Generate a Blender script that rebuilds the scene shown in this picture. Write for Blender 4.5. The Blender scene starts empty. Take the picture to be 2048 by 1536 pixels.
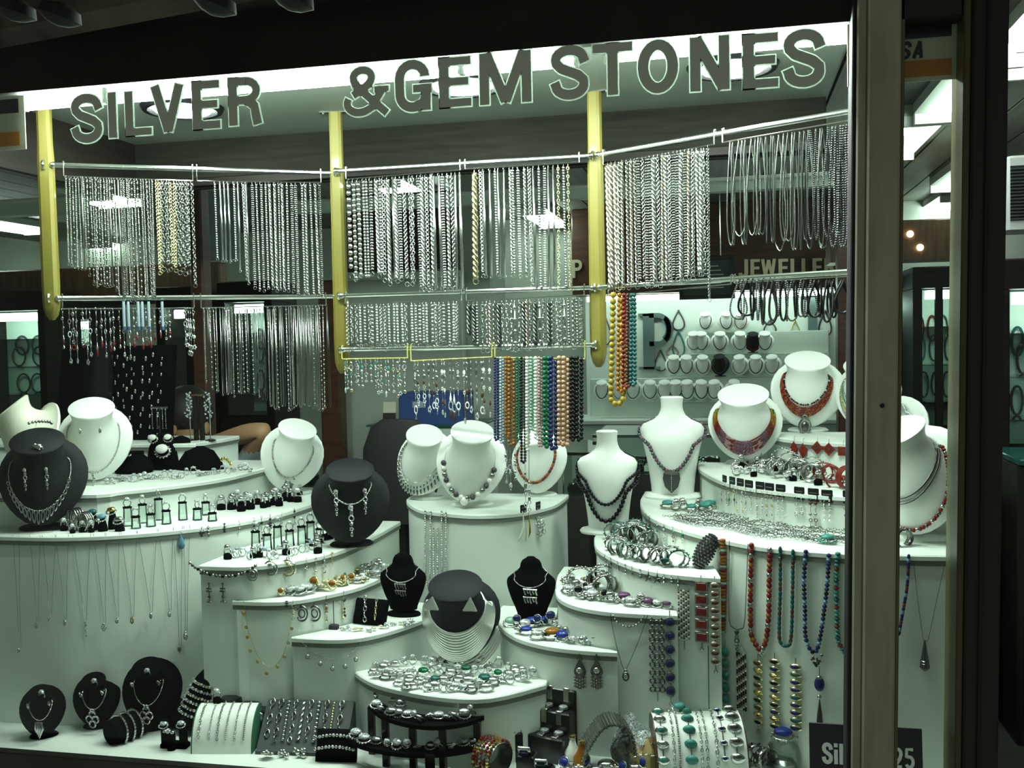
import bpy, math, random
from mathutils import Vector, Matrix
R = math.radians
random.seed(7)
scene = bpy.context.scene
col = scene.collection

# ------------------------------------------------------------------ camera
F_PX = 2000.0
CAM = Vector((0.0, -2.1, 1.5))
YAW, PITCH, ROLL = R(12.4), R(-2.5), R(-1.2)
FWD = Vector((-math.sin(YAW)*math.cos(PITCH), math.cos(YAW)*math.cos(PITCH), math.sin(PITCH)))
_r0 = Vector((math.cos(YAW), math.sin(YAW), 0)); _u0 = _r0.cross(FWD)
RGT = math.cos(ROLL)*_r0 + math.sin(ROLL)*_u0
UPV = -math.sin(ROLL)*_r0 + math.cos(ROLL)*_u0
cd = bpy.data.cameras.new('camera'); cam = bpy.data.objects.new('camera', cd); col.objects.link(cam)
cd.sensor_fit = 'HORIZONTAL'; cd.sensor_width = 36; cd.lens = 36*F_PX/2048
cd.clip_start = .05; cd.clip_end = 60
M = Matrix.Identity(4)
for i in range(3):
    M[i][0] = RGT[i]; M[i][1] = UPV[i]; M[i][2] = -FWD[i]; M[i][3] = CAM[i]
cam.matrix_world = M
scene.camera = cam

# ------------------------------------------------------------------ world, exposure
w = bpy.data.worlds.new('world'); scene.world = w; w.use_nodes = True
w.node_tree.nodes['Background'].inputs[0].default_value = (.55, .6, .5, 1)
w.node_tree.nodes['Background'].inputs[1].default_value = .32
vs = scene.view_settings
vs.view_transform = 'Standard'; vs.look = 'None'; vs.gamma = 1; vs.use_curve_mapping = False
vs.exposure = -0.2
TUBE_E = 112.0        # window tubes
SPOT_E = 215.0        # recessed spots in the soffit
SHOP_E = 28.0        # shop ceiling fittings
CASE_E = 20.0         # strip lights in show cases

def ray(px, py):
    return (FWD + RGT*((px-1024)/F_PX) + UPV*((768-py)/F_PX))
def aty(px, py, Y):
    d = ray(px, py); return CAM + d*((Y-CAM.y)/d.y)
def atz(px, py, z):
    d = ray(px, py); return CAM + d*((z-CAM.z)/d.z)
def ppm(p):                       # metres per pixel at a point
    return (Vector(p)-CAM).dot(FWD)/F_PX

# ------------------------------------------------------------------ materials
MATS = {}
def mat(name, c, rough=.5, metal=0, spec=.5, emit=None, es=0, alpha=None, noise=0, nscale=30, bump=0, bscale=200, trans=0, coat=0, stretch=None, ior=None, c2=None):
    if name in MATS: return MATS[name]
    m = bpy.data.materials.new(name); m.use_nodes = True
    nt = m.node_tree; b = nt.nodes['Principled BSDF']
    b.inputs['Base Color'].default_value = (*c, 1)
    b.inputs['Roughness'].default_value = rough
    b.inputs['Metallic'].default_value = metal
    b.inputs['Specular IOR Level'].default_value = spec
    if trans: b.inputs['Transmission Weight'].default_value = trans
    if ior: b.inputs['IOR'].default_value = ior
    if coat: b.inputs['Coat Weight'].default_value = coat
    if emit:
        b.inputs['Emission Color'].default_value = (*emit, 1); b.inputs['Emission Strength'].default_value = es
    if noise or c2:
        tc = nt.nodes.new('ShaderNodeTexCoord'); n = nt.nodes.new('ShaderNodeTexNoise')
        n.inputs['Scale'].default_value = nscale; n.inputs['Detail'].default_value = 5
        mp = nt.nodes.new('ShaderNodeMapping'); nt.links.new(tc.outputs['Object'], mp.inputs[0]); nt.links.new(mp.outputs[0], n.inputs['Vector'])
        if stretch: mp.inputs['Scale'].default_value = stretch
        r = nt.nodes.new('ShaderNodeMix'); r.data_type = 'RGBA'
        k = 1-noise
        r.inputs[6].default_value = (*(c2 if c2 else (c[0]*k, c[1]*k, c[2]*k)), 1); r.inputs[7].default_value = (*c, 1)
        rm = nt.nodes.new('ShaderNodeMapRange'); rm.inputs[1].default_value = .35; rm.inputs[2].default_value = .65
        nt.links.new(n.outputs['Fac'], rm.inputs[0]); nt.links.new(rm.outputs[0], r.inputs[0]); nt.links.new(r.outputs[2], b.inputs['Base Color'])
    if bump:
        tc = nt.nodes.new('ShaderNodeTexCoord'); n = nt.nodes.new('ShaderNodeTexNoise'); n.inputs['Scale'].default_value = bscale
        nt.links.new(tc.outputs['Object'], n.inputs['Vector'])
        bp = nt.nodes.new('ShaderNodeBump'); bp.inputs['Strength'].default_value = bump; bp.inputs['Distance'].default_value = .002
        nt.links.new(n.outputs['Fac'], bp.inputs['Height']); nt.links.new(bp.outputs[0], b.inputs['Normal'])
    MATS[name] = m; return m
def glassmat(name, tint=(.92, 1, .96), refl=.05):
    if name in MATS: return MATS[name]
    m = bpy.data.materials.new(name); m.use_nodes = True; nt = m.node_tree
    nt.nodes.clear(); o = nt.nodes.new('ShaderNodeOutputMaterial')
    t = nt.nodes.new('ShaderNodeBsdfTransparent'); t.inputs[0].default_value = (*tint, 1)
    g = nt.nodes.new('ShaderNodeBsdfGlossy'); g.inputs['Roughness'].default_value = .02
    fr = nt.nodes.new('ShaderNodeFresnel'); fr.inputs[0].default_value = 1.45
    mu = nt.nodes.new('ShaderNodeMath'); mu.operation = 'MULTIPLY'; mu.inputs[1].default_value = refl*20
    mx = nt.nodes.new('ShaderNodeMixShader')
    nt.links.new(fr.outputs[0], mu.inputs[0]); nt.links.new(mu.outputs[0], mx.inputs[0])
    nt.links.new(t.outputs[0], mx.inputs[1]); nt.links.new(g.outputs[0], mx.inputs[2]); nt.links.new(mx.outputs[0], o.inputs[0])
    MATS[name] = m; return m
def emitmat(name, c, s):
    if name in MATS: return MATS[name]
    m = bpy.data.materials.new(name); m.use_nodes = True; nt = m.node_tree
    nt.nodes.clear(); o = nt.nodes.new('ShaderNodeOutputMaterial'); e = nt.nodes.new('ShaderNodeEmission')
    e.inputs[0].default_value = (*c, 1); e.inputs[1].default_value = s; nt.links.new(e.outputs[0], o.inputs[0])
    MATS[name] = m; return m

mat('white', (.72, .78, .72), .45, noise=.05, nscale=6)
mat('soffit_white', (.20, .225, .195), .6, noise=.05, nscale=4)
mat('trim', (.16, .18, .15), .4, metal=.2)
mat('bust_white', (.80, .84, .79), .42, bump=.15, bscale=900)
mat('bust_cream', (.72, .74, .60), .45, bump=.15, bscale=900)
mat('velvet', (.0022, .0026, .003), .95, spec=.04, bump=.3, bscale=1500)
mat('charcoal', (.006, .008, .009), .6, spec=.22, bump=.3, bscale=1200)
mat('black_gloss', (.008, .008, .009), .25)
mat('black_matte', (.012, .012, .012), .7)
mat('silver', (.60, .61, .59), .24, 1)
mat('bright_silver', (.93, .93, .90), .3, 1)
mat('silver_dull', (.38, .39, .36), .27, 1)
mat('silver_dark', (.15, .155, .15), .3, 1)
mat('gold', (.83, .62, .18), .2, 1)
mat('pale_gold', (.86, .78, .45), .2, 1)
mat('copper', (.50, .44, .38), .35, 1)
mat('steel', (.80, .82, .78), .16, 1)
mat('crystal', (.88, .93, .92), .08, .25, 1, c2=(.12, .14, .14), nscale=260)  # bright and dark noise paints sparkle into the colour
mat('red', (0.231, 0.019, 0.011), .3, spec=.28, noise=.35, nscale=150)
mat('orange', (0.330, 0.110, 0.017), .3, spec=.28, noise=.35, nscale=150)
mat('amber', (0.303, 0.116, 0.011), .18, spec=.28, noise=.3, nscale=60)
mat('yellow', (0.341, 0.248, 0.028), .2, spec=.28, noise=.25, nscale=60)
mat('turq', (0.055, 0.264, 0.220), .3, spec=.28, noise=.3, nscale=150)
mat('green', (0.006, 0.121, 0.055), .2, spec=.28, noise=.3, nscale=90)
mat('teal', (0.011, 0.088, 0.083), .25, spec=.28)
mat('lapis', (0.014, 0.019, 0.121), .25, spec=.28, noise=.4, nscale=150)
mat('blue', (0.017, 0.033, 0.231), .2, spec=.28)
mat('skyblue', (0.138, 0.303, 0.413), .25, spec=.28, noise=.25, nscale=60)
mat('iceblue', (0.330, 0.413, 0.468), .2, spec=.28)
mat('onyx', (.003, .003, .004), .2, spec=.25)
mat('grey_stone', (0.088, 0.083, 0.094), .25, spec=.28, noise=.4, nscale=120)
mat('garnet', (.15, .015, .015), .2, spec=.28)
mat('brown_stone', (0.088, 0.044, 0.028), .3, spec=.28, noise=.4, nscale=150)
mat('peach', (0.440, 0.259, 0.165), .2, spec=.28)
mat('pearl', (.82, .82, .76), .2, coat=.8)
mat('pink', (0.413, 0.264, 0.264), .2, spec=.28)
mat('mint', (0.248, 0.413, 0.330), .2, spec=.28)
mat('purple', (0.110, 0.039, 0.099), .25, spec=.28)
mat('plum', (0.182, 0.072, 0.110), .3, spec=.28)
mat('yellow_wood', (.21, .175, .026), .5, noise=.16, nscale=3, stretch=(14, 14, .8), coat=.2)
mat('dark_wood', (.014, .011, .008), .6, spec=.2, noise=.5, nscale=4, stretch=(1, 1, 12))
mat('brown_wood', (.11, .055, .025), .45, noise=.45, nscale=5, stretch=(12, 2, 1))
mat('red_wood', (.085, .03, .012), .4, noise=.45, nscale=5, stretch=(1, 1, 10))
mat('header_wood', (.020, .020, .015), .8, spec=.08, noise=.35, nscale=5, stretch=(1, 8, 14))
mat('pier_paint', (.43, .42, .32), .75, noise=.25, nscale=7, stretch=(4, 4, .6))
mat('pier_edge', (.16, .14, .08), .6, noise=.2, nscale=9)
mat('dark_frame', (.012, .012, .008), .5)
mat('fascia', (.018, .017, .013), .7, noise=.5, nscale=6)
mat('olive_frame', (.085, .075, .022), .4, noise=.3, nscale=8)
mat('ceiling_wood', (.19, .20, .16), .5, noise=.3, nscale=3, stretch=(10, .6, 10))
mat('canopy_dirty', (.11, .10, .07), .9, c2=(.012, .012, .011), nscale=5)
mat('slot', (.02, .022, .018), .9)
mat('mint_wall', (.72, .80, .74), .6)
mat('mint_board', (.60, .70, .62), .55)
mat('grey_wall', (.42, .47, .40), .7, noise=.08, nscale=3)
mat('dark_grey_wall', (.10, .12, .10), .7, noise=.2, nscale=3)
mat('floor_tile', (.10, .10, .09), .3, noise=.2, nscale=4)
mat('letter_grey', (.70, .76, .66), .6)
mat('letter_rim', (.75, .8, .75), .5)
_nt = MATS['letter_rim'].node_tree; _t = _nt.nodes.new('ShaderNodeBsdfTranslucent'); _t.inputs[0].default_value = (.42, .47, .43, 1)
_nt.links.new(_t.outputs[0], _nt.nodes['Material Output'].inputs[0])
mat('sign_metal', (.13, .20, .19), .35, .4)
mat('sign_gold', (.75, .68, .45), .35, .6)
mat('blue_box', (.02, .06, .22), .5)
mat('card_white', (.62, .60, .48), .5)
mat('card_orange', (.62, .20, .02), .5)
mat('card_black', (.012, .01, .02), .5)
mat('print_white', (.8, .82, .8), .5)
mat('skin', (.42, .24, .13), .55, spec=.3)
mat('shirt', (.45, .52, .58), .8)
mat('hair', (.012, .009, .007), .6)
mat('trouser', (.03, .03, .04), .8)
mat('green_felt', (.02, .12, .06), .9)
mat('grey_pad', (.05, .062, .06), .7)
mat('plastic_clear', (.9, .95, .93), .06, trans=.9, ior=1.35)
mat('rock', (.34, .36, .30), .5, noise=.4, nscale=40, bump=.6, bscale=120)
mat('cardboard', (.35, .26, .10), .7)
mat('wire_yellow', (.55, .50, .12), .4)
mat('cord', (.03, .03, .03), .7)
mat('white_plastic', (.75, .78, .74), .35)
mat('navy_tag', (.04, .07, .16), .4)
mat('tag_white', (.6, .66, .66), .5)
glassmat('pane', (.93, .985, .95), .014)
glassmat('inner_glass', (.88, .98, .93), .05)
glassmat('acrylic', (.86, .93, .90), .10)
emitmat('tube_light', (.90, 1.0, .93), TUBE_E)
emitmat('spot_light', (.92, 1.0, .95), SPOT_E)
emitmat('shop_light', (.85, 1.0, .93), SHOP_E)
emitmat('case_light', (.84, 1.0, .92), CASE_E)
emitmat('warm_light', (1.0, .72, .35), 12)
emitmat('flame_light', (1.0, .35, .08), 3)

# ------------------------------------------------------------------ mesh builder
class MB:
    def __init__(s): s.v = []; s.f = []; s.m = []; s.slots = []; s.cur = 0
    def use(s, name):
        if name not in s.slots: s.slots.append(name)
        s.cur = s.slots.index(name); return s
    def add(s, vs, fs, mt=None):
        o = len(s.v); s.v += [tuple(v) for v in vs]
        s.f += [tuple(i+o for i in f) for f in fs]; s.m += [s.cur]*len(fs); return s
    def box(s, a, b, mtx=None):
        x0, y0, z0 = a; x1, y1, z1 = b
        vs = [Vector(p) for p in ((x0,y0,z0),(x1,y0,z0),(x1,y1,z0),(x0,y1,z0),(x0,y0,z1),(x1,y0,z1),(x1,y1,z1),(x0,y1,z1))]
        if mtx: vs = [mtx @ v for v in vs]
        return s.add(vs, [(0,3,2,1),(4,5,6,7),(0,1,5,4),(1,2,6,5),(2,3,7,6),(3,0,4,7)])
    def bbox(s, a, b, r=.004, mtx=None):      # box with chamfered vertical and top edges
        x0, y0, z0 = a; x1, y1, z1 = b
        pl = [(x0+r,y0),(x1-r,y0),(x1,y0+r),(x1,y1-r),(x1-r,y1),(x0+r,y1),(x0,y1-r),(x0,y0+r)]
        cx, cy = (x0+x1)/2, (y0+y1)/2
        def ins(p): return (p[0]+(r if p[0] < cx else -r)*.8, p[1]+(r if p[1] < cy else -r)*.8)
        rings = [[(*p, z0) for p in pl], [(*p, z1-r) for p in pl], [(*ins(p), z1) for p in pl]]
        return s.loft([[Vector(v) for v in rr] for rr in rings], cap0=True, cap1=True, mtx=mtx)
    def loft(s, rings, cap0=False, cap1=False, closed=True, mtx=None):
        n = len(rings[0]); vs = []; fs = []
        for r in rings: vs += [mtx @ Vector(v) if mtx else Vector(v) for v in r]
        for i in range(len(rings)-1):
            for j in range(n if closed else n-1):
                k = (j+1) % n
                fs.append((i*n+j, i*n+k, (i+1)*n+k, (i+1)*n+j))
        if cap0: fs.append(tuple(range(n-1, -1, -1)))
        if cap1: fs.append(tuple(range((len(rings)-1)*n, len(rings)*n)))
        return s.add(vs, fs)
    def tube(s, pts, r, n=6, cap=True, flat=1.0):
        pts = [Vector(p) for p in pts]; rings = []
        up = None
        for i, p in enumerate(pts):
            t = (pts[min(i+1, len(pts)-1)]-pts[max(i-1, 0)])
            if t.length < 1e-9: t = Vector((0,0,1))
            t.normalize()
            if up is None:
                up = Vector((0,1,0)) if abs(t.y) < .9 else Vector((1,0,0))
            a = t.cross(up)
            if a.length < 1e-6: a = t.orthogonal()
            a.normalize(); b = a.cross(t).normalized(); up = b
            rr = r[i] if isinstance(r, (list, tuple)) else r
            rings.append([p+a*math.cos(2*math.pi*k/n)*rr+b*math.sin(2*math.pi*k/n)*rr*flat for k in range(n)])
        return s.loft(rings, cap, cap)
    def lathe(s, prof, n=16, mtx=None, cap=True, sx=1, sy=1):   # prof: (r,z)
        rings = [[Vector((r*sx*math.cos(2*math.pi*k/n), r*sy*math.sin(2*math.pi*k/n), z)) for k in range(n)] for r, z in prof]
        return s.loft(rings, cap, cap, mtx=mtx)
    def ball(s, c, r, n=8, m=5, sc=(1,1,1), mtx=None):
        c = Vector(c); vs = [Vector((0,0,-r))]; fs = []
        for i in range(1, m):
            a = -math.pi/2+math.pi*i/m
            for k in range(n):
                vs.append(Vector((r*math.cos(a)*math.cos(2*math.pi*k/n), r*math.cos(a)*math.sin(2*math.pi*k/n), r*math.sin(a))))
        vs.append(Vector((0,0,r)))
        for k in range(n): fs.append((0, 1+(k+1) % n, 1+k))
        for i in range(m-2):
            for k in range(n):
                fs.append((1+i*n+k, 1+i*n+(k+1) % n, 1+(i+1)*n+(k+1) % n, 1+(i+1)*n+k))
        t = 1+(m-2)*n; e = len(vs)-1
        for k in range(n): fs.append((t+k, t+(k+1) % n, e))
        vs = [Vector((v.x*sc[0], v.y*sc[1], v.z*sc[2])) for v in vs]
        if mtx: vs = [mtx @ v for v in vs]
        return s.add([v+c for v in vs], fs)
    def torus(s, R1, r, n=12, m=5, mtx=None, sx=1, sy=1):
        rings = []
        for i in range(n):
            a = 2*math.pi*i/n
            rings.append([Vector(((R1+r*math.cos(2*math.pi*k/m))*math.cos(a)*sx, (R1+r*math.cos(2*math.pi*k/m))*math.sin(a)*sy, r*math.sin(2*math.pi*k/m))) for k in range(m)])
        rings.append(rings[0])
        return s.loft(rings, mtx=mtx)
    def prism(s, poly, z0, z1, mtx=None):
        return s.loft([[Vector((x, y, z0)) for x, y in poly], [Vector((x, y, z1)) for x, y in poly]], True, True, mtx=mtx)
    def gem(s, c, r, h, n=8, mtx=None):     # faceted stone, table up (z)
        rings = [[Vector((r*k*math.cos(2*math.pi*(i+o)/n), r*k*math.sin(2*math.pi*(i+o)/n), z)) for i in range(n)] for k, z, o in ((.55, 0, 0), (1, h*.45, .5), (.6, h, 0))]
        T = Matrix.Translation(Vector(c)); T = T @ mtx if mtx else T
        return s.loft(rings, True, True, mtx=T)
    def mesh(s, name, smooth=True):
        me = bpy.data.meshes.new(name); me.from_pydata([tuple(v) for v in s.v], [], s.f)
        for sl in s.slots: me.materials.append(MATS[sl])
        if s.slots: me.polygons.foreach_set('material_index', s.m)
        if smooth: me.polygons.foreach_set('use_smooth', [True]*len(me.polygons))
        me.update(); return me
    def obj(s, name, mt=None, parent=None, smooth=True, loc=None, sharp=35):
        if mt and not s.slots: s.use(mt); s.m = [0]*len(s.f)
        me = s.mesh(name, smooth)
        if smooth and sharp: 
            try: me.set_sharp_from_angle(angle=R(sharp))
            except Exception: pass
        return link(name, me, parent, loc)
def link(name, me, parent=None, loc=None, rot=None, scale=None):
    o = bpy.data.objects.new(name, me); col.objects.link(o)
    if parent: o.parent = parent
    if loc is not None: o.location = loc
    if rot is not None: o.rotation_euler = rot
    if scale is not None: o.scale = scale if hasattr(scale, '__len__') else (scale,)*3
    return o
LABELS = {}
def tag(o, label, cat, group=None, kind=None):
    if label: 
        o['label'] = label; LABELS.setdefault(label, []).append(o.name)
    if cat: o['category'] = cat
    if group: o['group'] = group
    if kind: o['kind'] = kind
    return o
def thing(name, label, cat, loc=(0,0,0), rot=None, group=None, scale=None):
    o = bpy.data.objects.new(name, None); col.objects.link(o); o.location = loc
    o.empty_display_size = .02
    if rot is not None: o.rotation_euler = rot
    if scale: o.scale = (scale,)*3
    return tag(o, label, cat, group)
def struct(o): o['kind'] = 'structure'; return o
def copy_tree(o, parent=None):
    c = o.copy(); col.objects.link(c)
    if parent: c.parent = parent
    for ch in list(o.children): copy_tree(ch, c)
    return c
ORD = ['first','second','third','fourth','fifth','sixth','seventh','eighth','ninth','tenth','eleventh','twelfth']
def nth(i):
    if i < 12: return ORD[i]
    n = i+1; return '%d%s' % (n, 'th' if 10 < n % 100 < 14 else {1:'st',2:'nd',3:'rd'}.get(n % 10, 'th'))
def lerp(a, b, t): return a+(b-a)*t
def interp(xs, x):            # xs: list of (x, y)
    if x <= xs[0][0]: return xs[0][1]
    for (a, b), (c, d) in zip(xs, xs[1:]):
        if x <= c: return b+(d-b)*(x-a)/(c-a)
    return xs[-1][1]
def resample(pts, step):
    pts = [Vector(p) for p in pts]; out = [pts[0].copy()]; acc = 0.0
    for a, b in zip(pts, pts[1:]):
        L = (b-a).length
        if L < 1e-9: continue
        d = step-acc
        while d <= L:
            out.append(a.lerp(b, d/L)); d += step
        acc = L-(d-step)
    return out
def frame(t, hint=Vector((0,-1,0))):   # matrix whose Z is along t
    t = t.normalized(); x = hint.cross(t)
    if x.length < 1e-4: x = t.orthogonal()
    x.normalize(); y = t.cross(x)
    return Matrix((x, y, t)).transposed().to_4x4()
# ------------------------------------------------------------------ room shell
Z_SOFF, Z_FLOOR = 2.15, .50
ZT = dict(A=1.185, B=1.10, C=1.008, D=.938, E=.85, F=.758, G=.67)
CEIL = 2.46
def pxr(px0, py0, px1, py1, Y):
    a = aty(px0, (py0+py1)/2, Y); b = aty(px1, (py0+py1)/2, Y); t = aty((px0+px1)/2, py0, Y); u = aty((px0+px1)/2, py1, Y)
    return a.x, b.x, u.z, t.z
def pbox(name, px0, py0, px1, py1, Y, dep, m, parent=None, r=.004):
    x0, x1, z0, z1 = pxr(px0, py0, px1, py1, Y)
    return MB().bbox((x0, Y, z0), (x1, Y+dep, z1), r).obj(name, m, parent)
fl = struct(MB().box((-6, -.06, -.06), (4, 6.2, 0)).obj('floor', 'floor_tile', smooth=False))
struct(MB().box((-6, 5.75, 0), (4, 5.9, 3)).obj('wall_back', 'grey_wall', smooth=False))
struct(MB().box((-6.1, .1, 0), (-6, 5.8, 3)).obj('wall_left', 'grey_wall', smooth=False))
struct(MB().box((4, .1, 0), (4.1, 5.8, 3)).obj('wall_right', 'grey_wall', smooth=False))
ce = struct(MB().box((-6, .05, CEIL+.02), (4, 5.9, CEIL+.06)).obj('ceiling', 'slot', smooth=False))
for i in range(50):
    x = -6+i*.2
    MB().bbox((x+.006, .98 if x < .2 else .06, 0), (x+.194, 5.75, .02), .004).obj('plank', 'ceiling_wood', ce, loc=(0, 0, CEIL), smooth=False)
# fascia over the window, sill below, canopy outside
struct(MB().bbox((-4, -.004, 2.113), (.30, .02, 2.75), .004).obj('trim_1', 'fascia'))
struct(MB().bbox((-4, -.12, 2.24), (.32, -.004, 2.75), .006).obj('trim_2', 'fascia'))
_a = [aty(-60, 108, -.25), aty(560, -8, -.55), aty(560, -90, -.55), aty(-60, -90, -.25)]
_e = Vector((0, -.04, .02))
struct(MB().loft([_a, [q+_e for q in _a]], True, True).obj('trim_15', 'canopy_dirty', smooth=False))
for _x, _y in ((30, 20), (120, 30), (430, 8), (585, -2)):
    _p = aty(_x, _y, -.62); struct(MB().lathe([(.005, .02), (.03, .012), (.036, -.004), (.02, -.014), (.004, -.018)], 12, Matrix.Translation(_p) @ Matrix.Rotation(R(20), 4, 'Y')).obj('trim_16', 'black_matte'))
cp = struct(MB().bbox((-4, -1.2, 2.74), (3, .02, 2.80), .004).obj('trim_3', 'header_wood'))
struct(MB().bbox((-4, -.12, 0), (.30, .03, .492), .004).obj('wall_front', 'dark_wood'))
struct(MB().bbox((-4, -.13, .478), (.262, .035, .507), .006).obj('trim_4', 'dark_wood'))
struct(MB().bbox((-4, .035, .46), (.53, 1.35, Z_FLOOR), .003).obj('trim_5', 'white'))     # display floor board
# soffit of the window box
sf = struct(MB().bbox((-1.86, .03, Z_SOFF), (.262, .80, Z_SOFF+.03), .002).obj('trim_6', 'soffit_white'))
struct(MB().bbox((-1.9, .80, 2.0), (.262, .83, 2.30), .004).obj('trim_7', 'header_wood'))
struct(MB().bbox((-1.9, .775, 2.005), (.262, .80, 2.03), .004).obj('trim_8', 'dark_wood'))
struct(MB().bbox((-1.88, .03, 1.98), (-1.855, .80, 2.3), .004).obj('trim_9', 'dark_wood'))
struct(MB().bbox((-6, .98, 2.24), (.262, 1.0, CEIL+.02), .004).obj('trim_10', 'header_wood'))
struct(MB().bbox((-6, .02, 2.30), (.262, 1.0, 2.33), .004).obj('trim_11', 'dark_grey_wall'))
struct(MB().bbox((-4, .02, 2.16), (-1.9, .06, 2.32), .004).obj('trim_12', 'dark_wood'))
# pier, jamb, panes
a = aty(1731, 768, -.06); b = aty(1797, 768, -.06)
PX0, PX1 = a.x, b.x
pier = struct(MB().bbox((PX0, -.06, 0), (PX1, .03, 2.9), .004).obj('wall_pier', 'pier_paint'))
MB().bbox((PX0-.019, -.052, 0), (PX0, .03, 2.9), .003).obj('edge_strip', 'pier_paint', pier)
MB().bbox((PX0-.027, -.045, .5), (PX0-.019, .02, 2.2), .002).obj('gasket', 'black_matte', pier)
MB().bbox((PX1, -.05, 0), (PX1+.008, .03, 2.9), .002).obj('edge_bead', 'pier_edge', pier)
mb = MB()
p = aty(1766, 811, -.06); mb.lathe([(.0045, -.001), (.0045, .0012), (.002, .002)], 8, Matrix.Translation((p.x, -.0605, p.z)) @ Matrix.Rotation(R(90), 4, 'X'))
mb.obj('screw_head', 'black_matte', pier)
a = aty(1930, 768, -.06); b = aty(2009, 768, -.06)
JX0, JX1 = a.x, b.x
jamb = struct(MB().bbox((JX0+.006, -.06, 0), (JX1, .06, 2.9), .004).obj('door_1', 'dark_frame'))
MB().bbox((JX0-.008, -.055, 0), (JX0+.006, .05, 2.9), .003).obj('frame_bead', 'olive_frame', jamb)
MB().bbox((JX0+.030, -.066, 0), (JX0+.036, -.06, 2.9), .001).obj('frame_groove', 'black_matte', jamb)
MB().bbox((JX1, -.05, 2.62), (JX1+1.0, .05, 2.9), .003).obj('door_head', 'dark_frame', jamb)
for _o, _x in ((pier, PX0), (jamb, JX0)):      # both uprights lean very slightly
    _o.rotation_euler = (0, R(.78), 0); _p = Vector((_x, 0, 1.46)); _o.location = _p-Matrix.Rotation(R(.78), 3, 'Y') @ _p
win = struct(MB().box((-4, .0, .507), (PX0-.03, .006, 2.115)).obj('window_1', 'pane', smooth=False))
win2 = struct(MB().box((PX1+.004, .0, .3), (JX0, .006, 2.62)).obj('window_2', 'pane', smooth=False))
struct(MB().bbox((PX1, -.05, aty(1860, 34, -.05).z), (JX0, .03, 2.9), .003).obj('trim_13', 'dark_frame'))
struct(MB().bbox((PX1, -.05, 0), (JX0, .03, .32), .003).obj('trim_14', 'dark_frame'))

# ------------------------------------------------------------------ window tubes and recessed spots
def batten(name, label, x0, x1, Y, z):
    t = thing(name, label, 'lamp', ((x0+x1)/2, Y, z))
    L = (x1-x0)/2
    MB().bbox((-L, -.02, .020), (L, .03, .045), .003).obj('housing', 'white_plastic', t)
    for dy in (0,):
        MB().tube([(-L+.004, dy, 0), (L-.004, dy, 0)], .015, 12).obj('tube', 'tube_light', t)
    for sx in (-1, 1):
        MB().bbox((sx*L-.005, -.014, -.014), (sx*L+.005, .016, .022), .002).obj('socket', 'white_plastic', t)
zt = 2.098
xs = [aty(px, py, .06).x for px, py in ((48, 188), (218, 168), (925, 97), (1152, 85), (1212, 70), (1702, 48))]
batten('fluorescent_batten', 'short end length of white fluorescent tubing at far left under fascia', xs[0], xs[1]-.004, .055, zt)
batten('fluorescent_batten', 'long white fluorescent tube above the word SILVER', xs[1]+.004, xs[2]-.004, .055, zt)
batten('fluorescent_batten', 'white fluorescent tube above the letters EM of GEM', xs[2]+.004, xs[3], .055, zt)
batten('fluorescent_batten', 'white fluorescent tube above the letters TONES at the right', xs[4], xs[5], .055, zt+.003)
def downlight(label, px, py):
    p = atz(px, py, Z_SOFF)
    t = thing('recessed_spotlight', label, 'lamp', (p.x, p.y, Z_SOFF))
    MB().torus(.098, .013, 28, 6).obj('rim', 'black_gloss', t)
    MB().lathe([(.088, .0), (.08, .02), (.06, .03)], 28, cap=False).obj('reflector', 'steel', t)
    MB().lathe([(.076, -.004), (.072, -.012), (.045, -.018), (.01, -.02)], 24).obj('lens', 'spot_light', t)
downlight('round black-rimmed spotlight in soffit behind the word SILVER', 365, 215)
downlight('round bright spotlight in soffit behind the word GEM', 925, 168)
downlight('round black-rimmed spotlight in soffit behind the letters ONES', 1465, 132)

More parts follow.
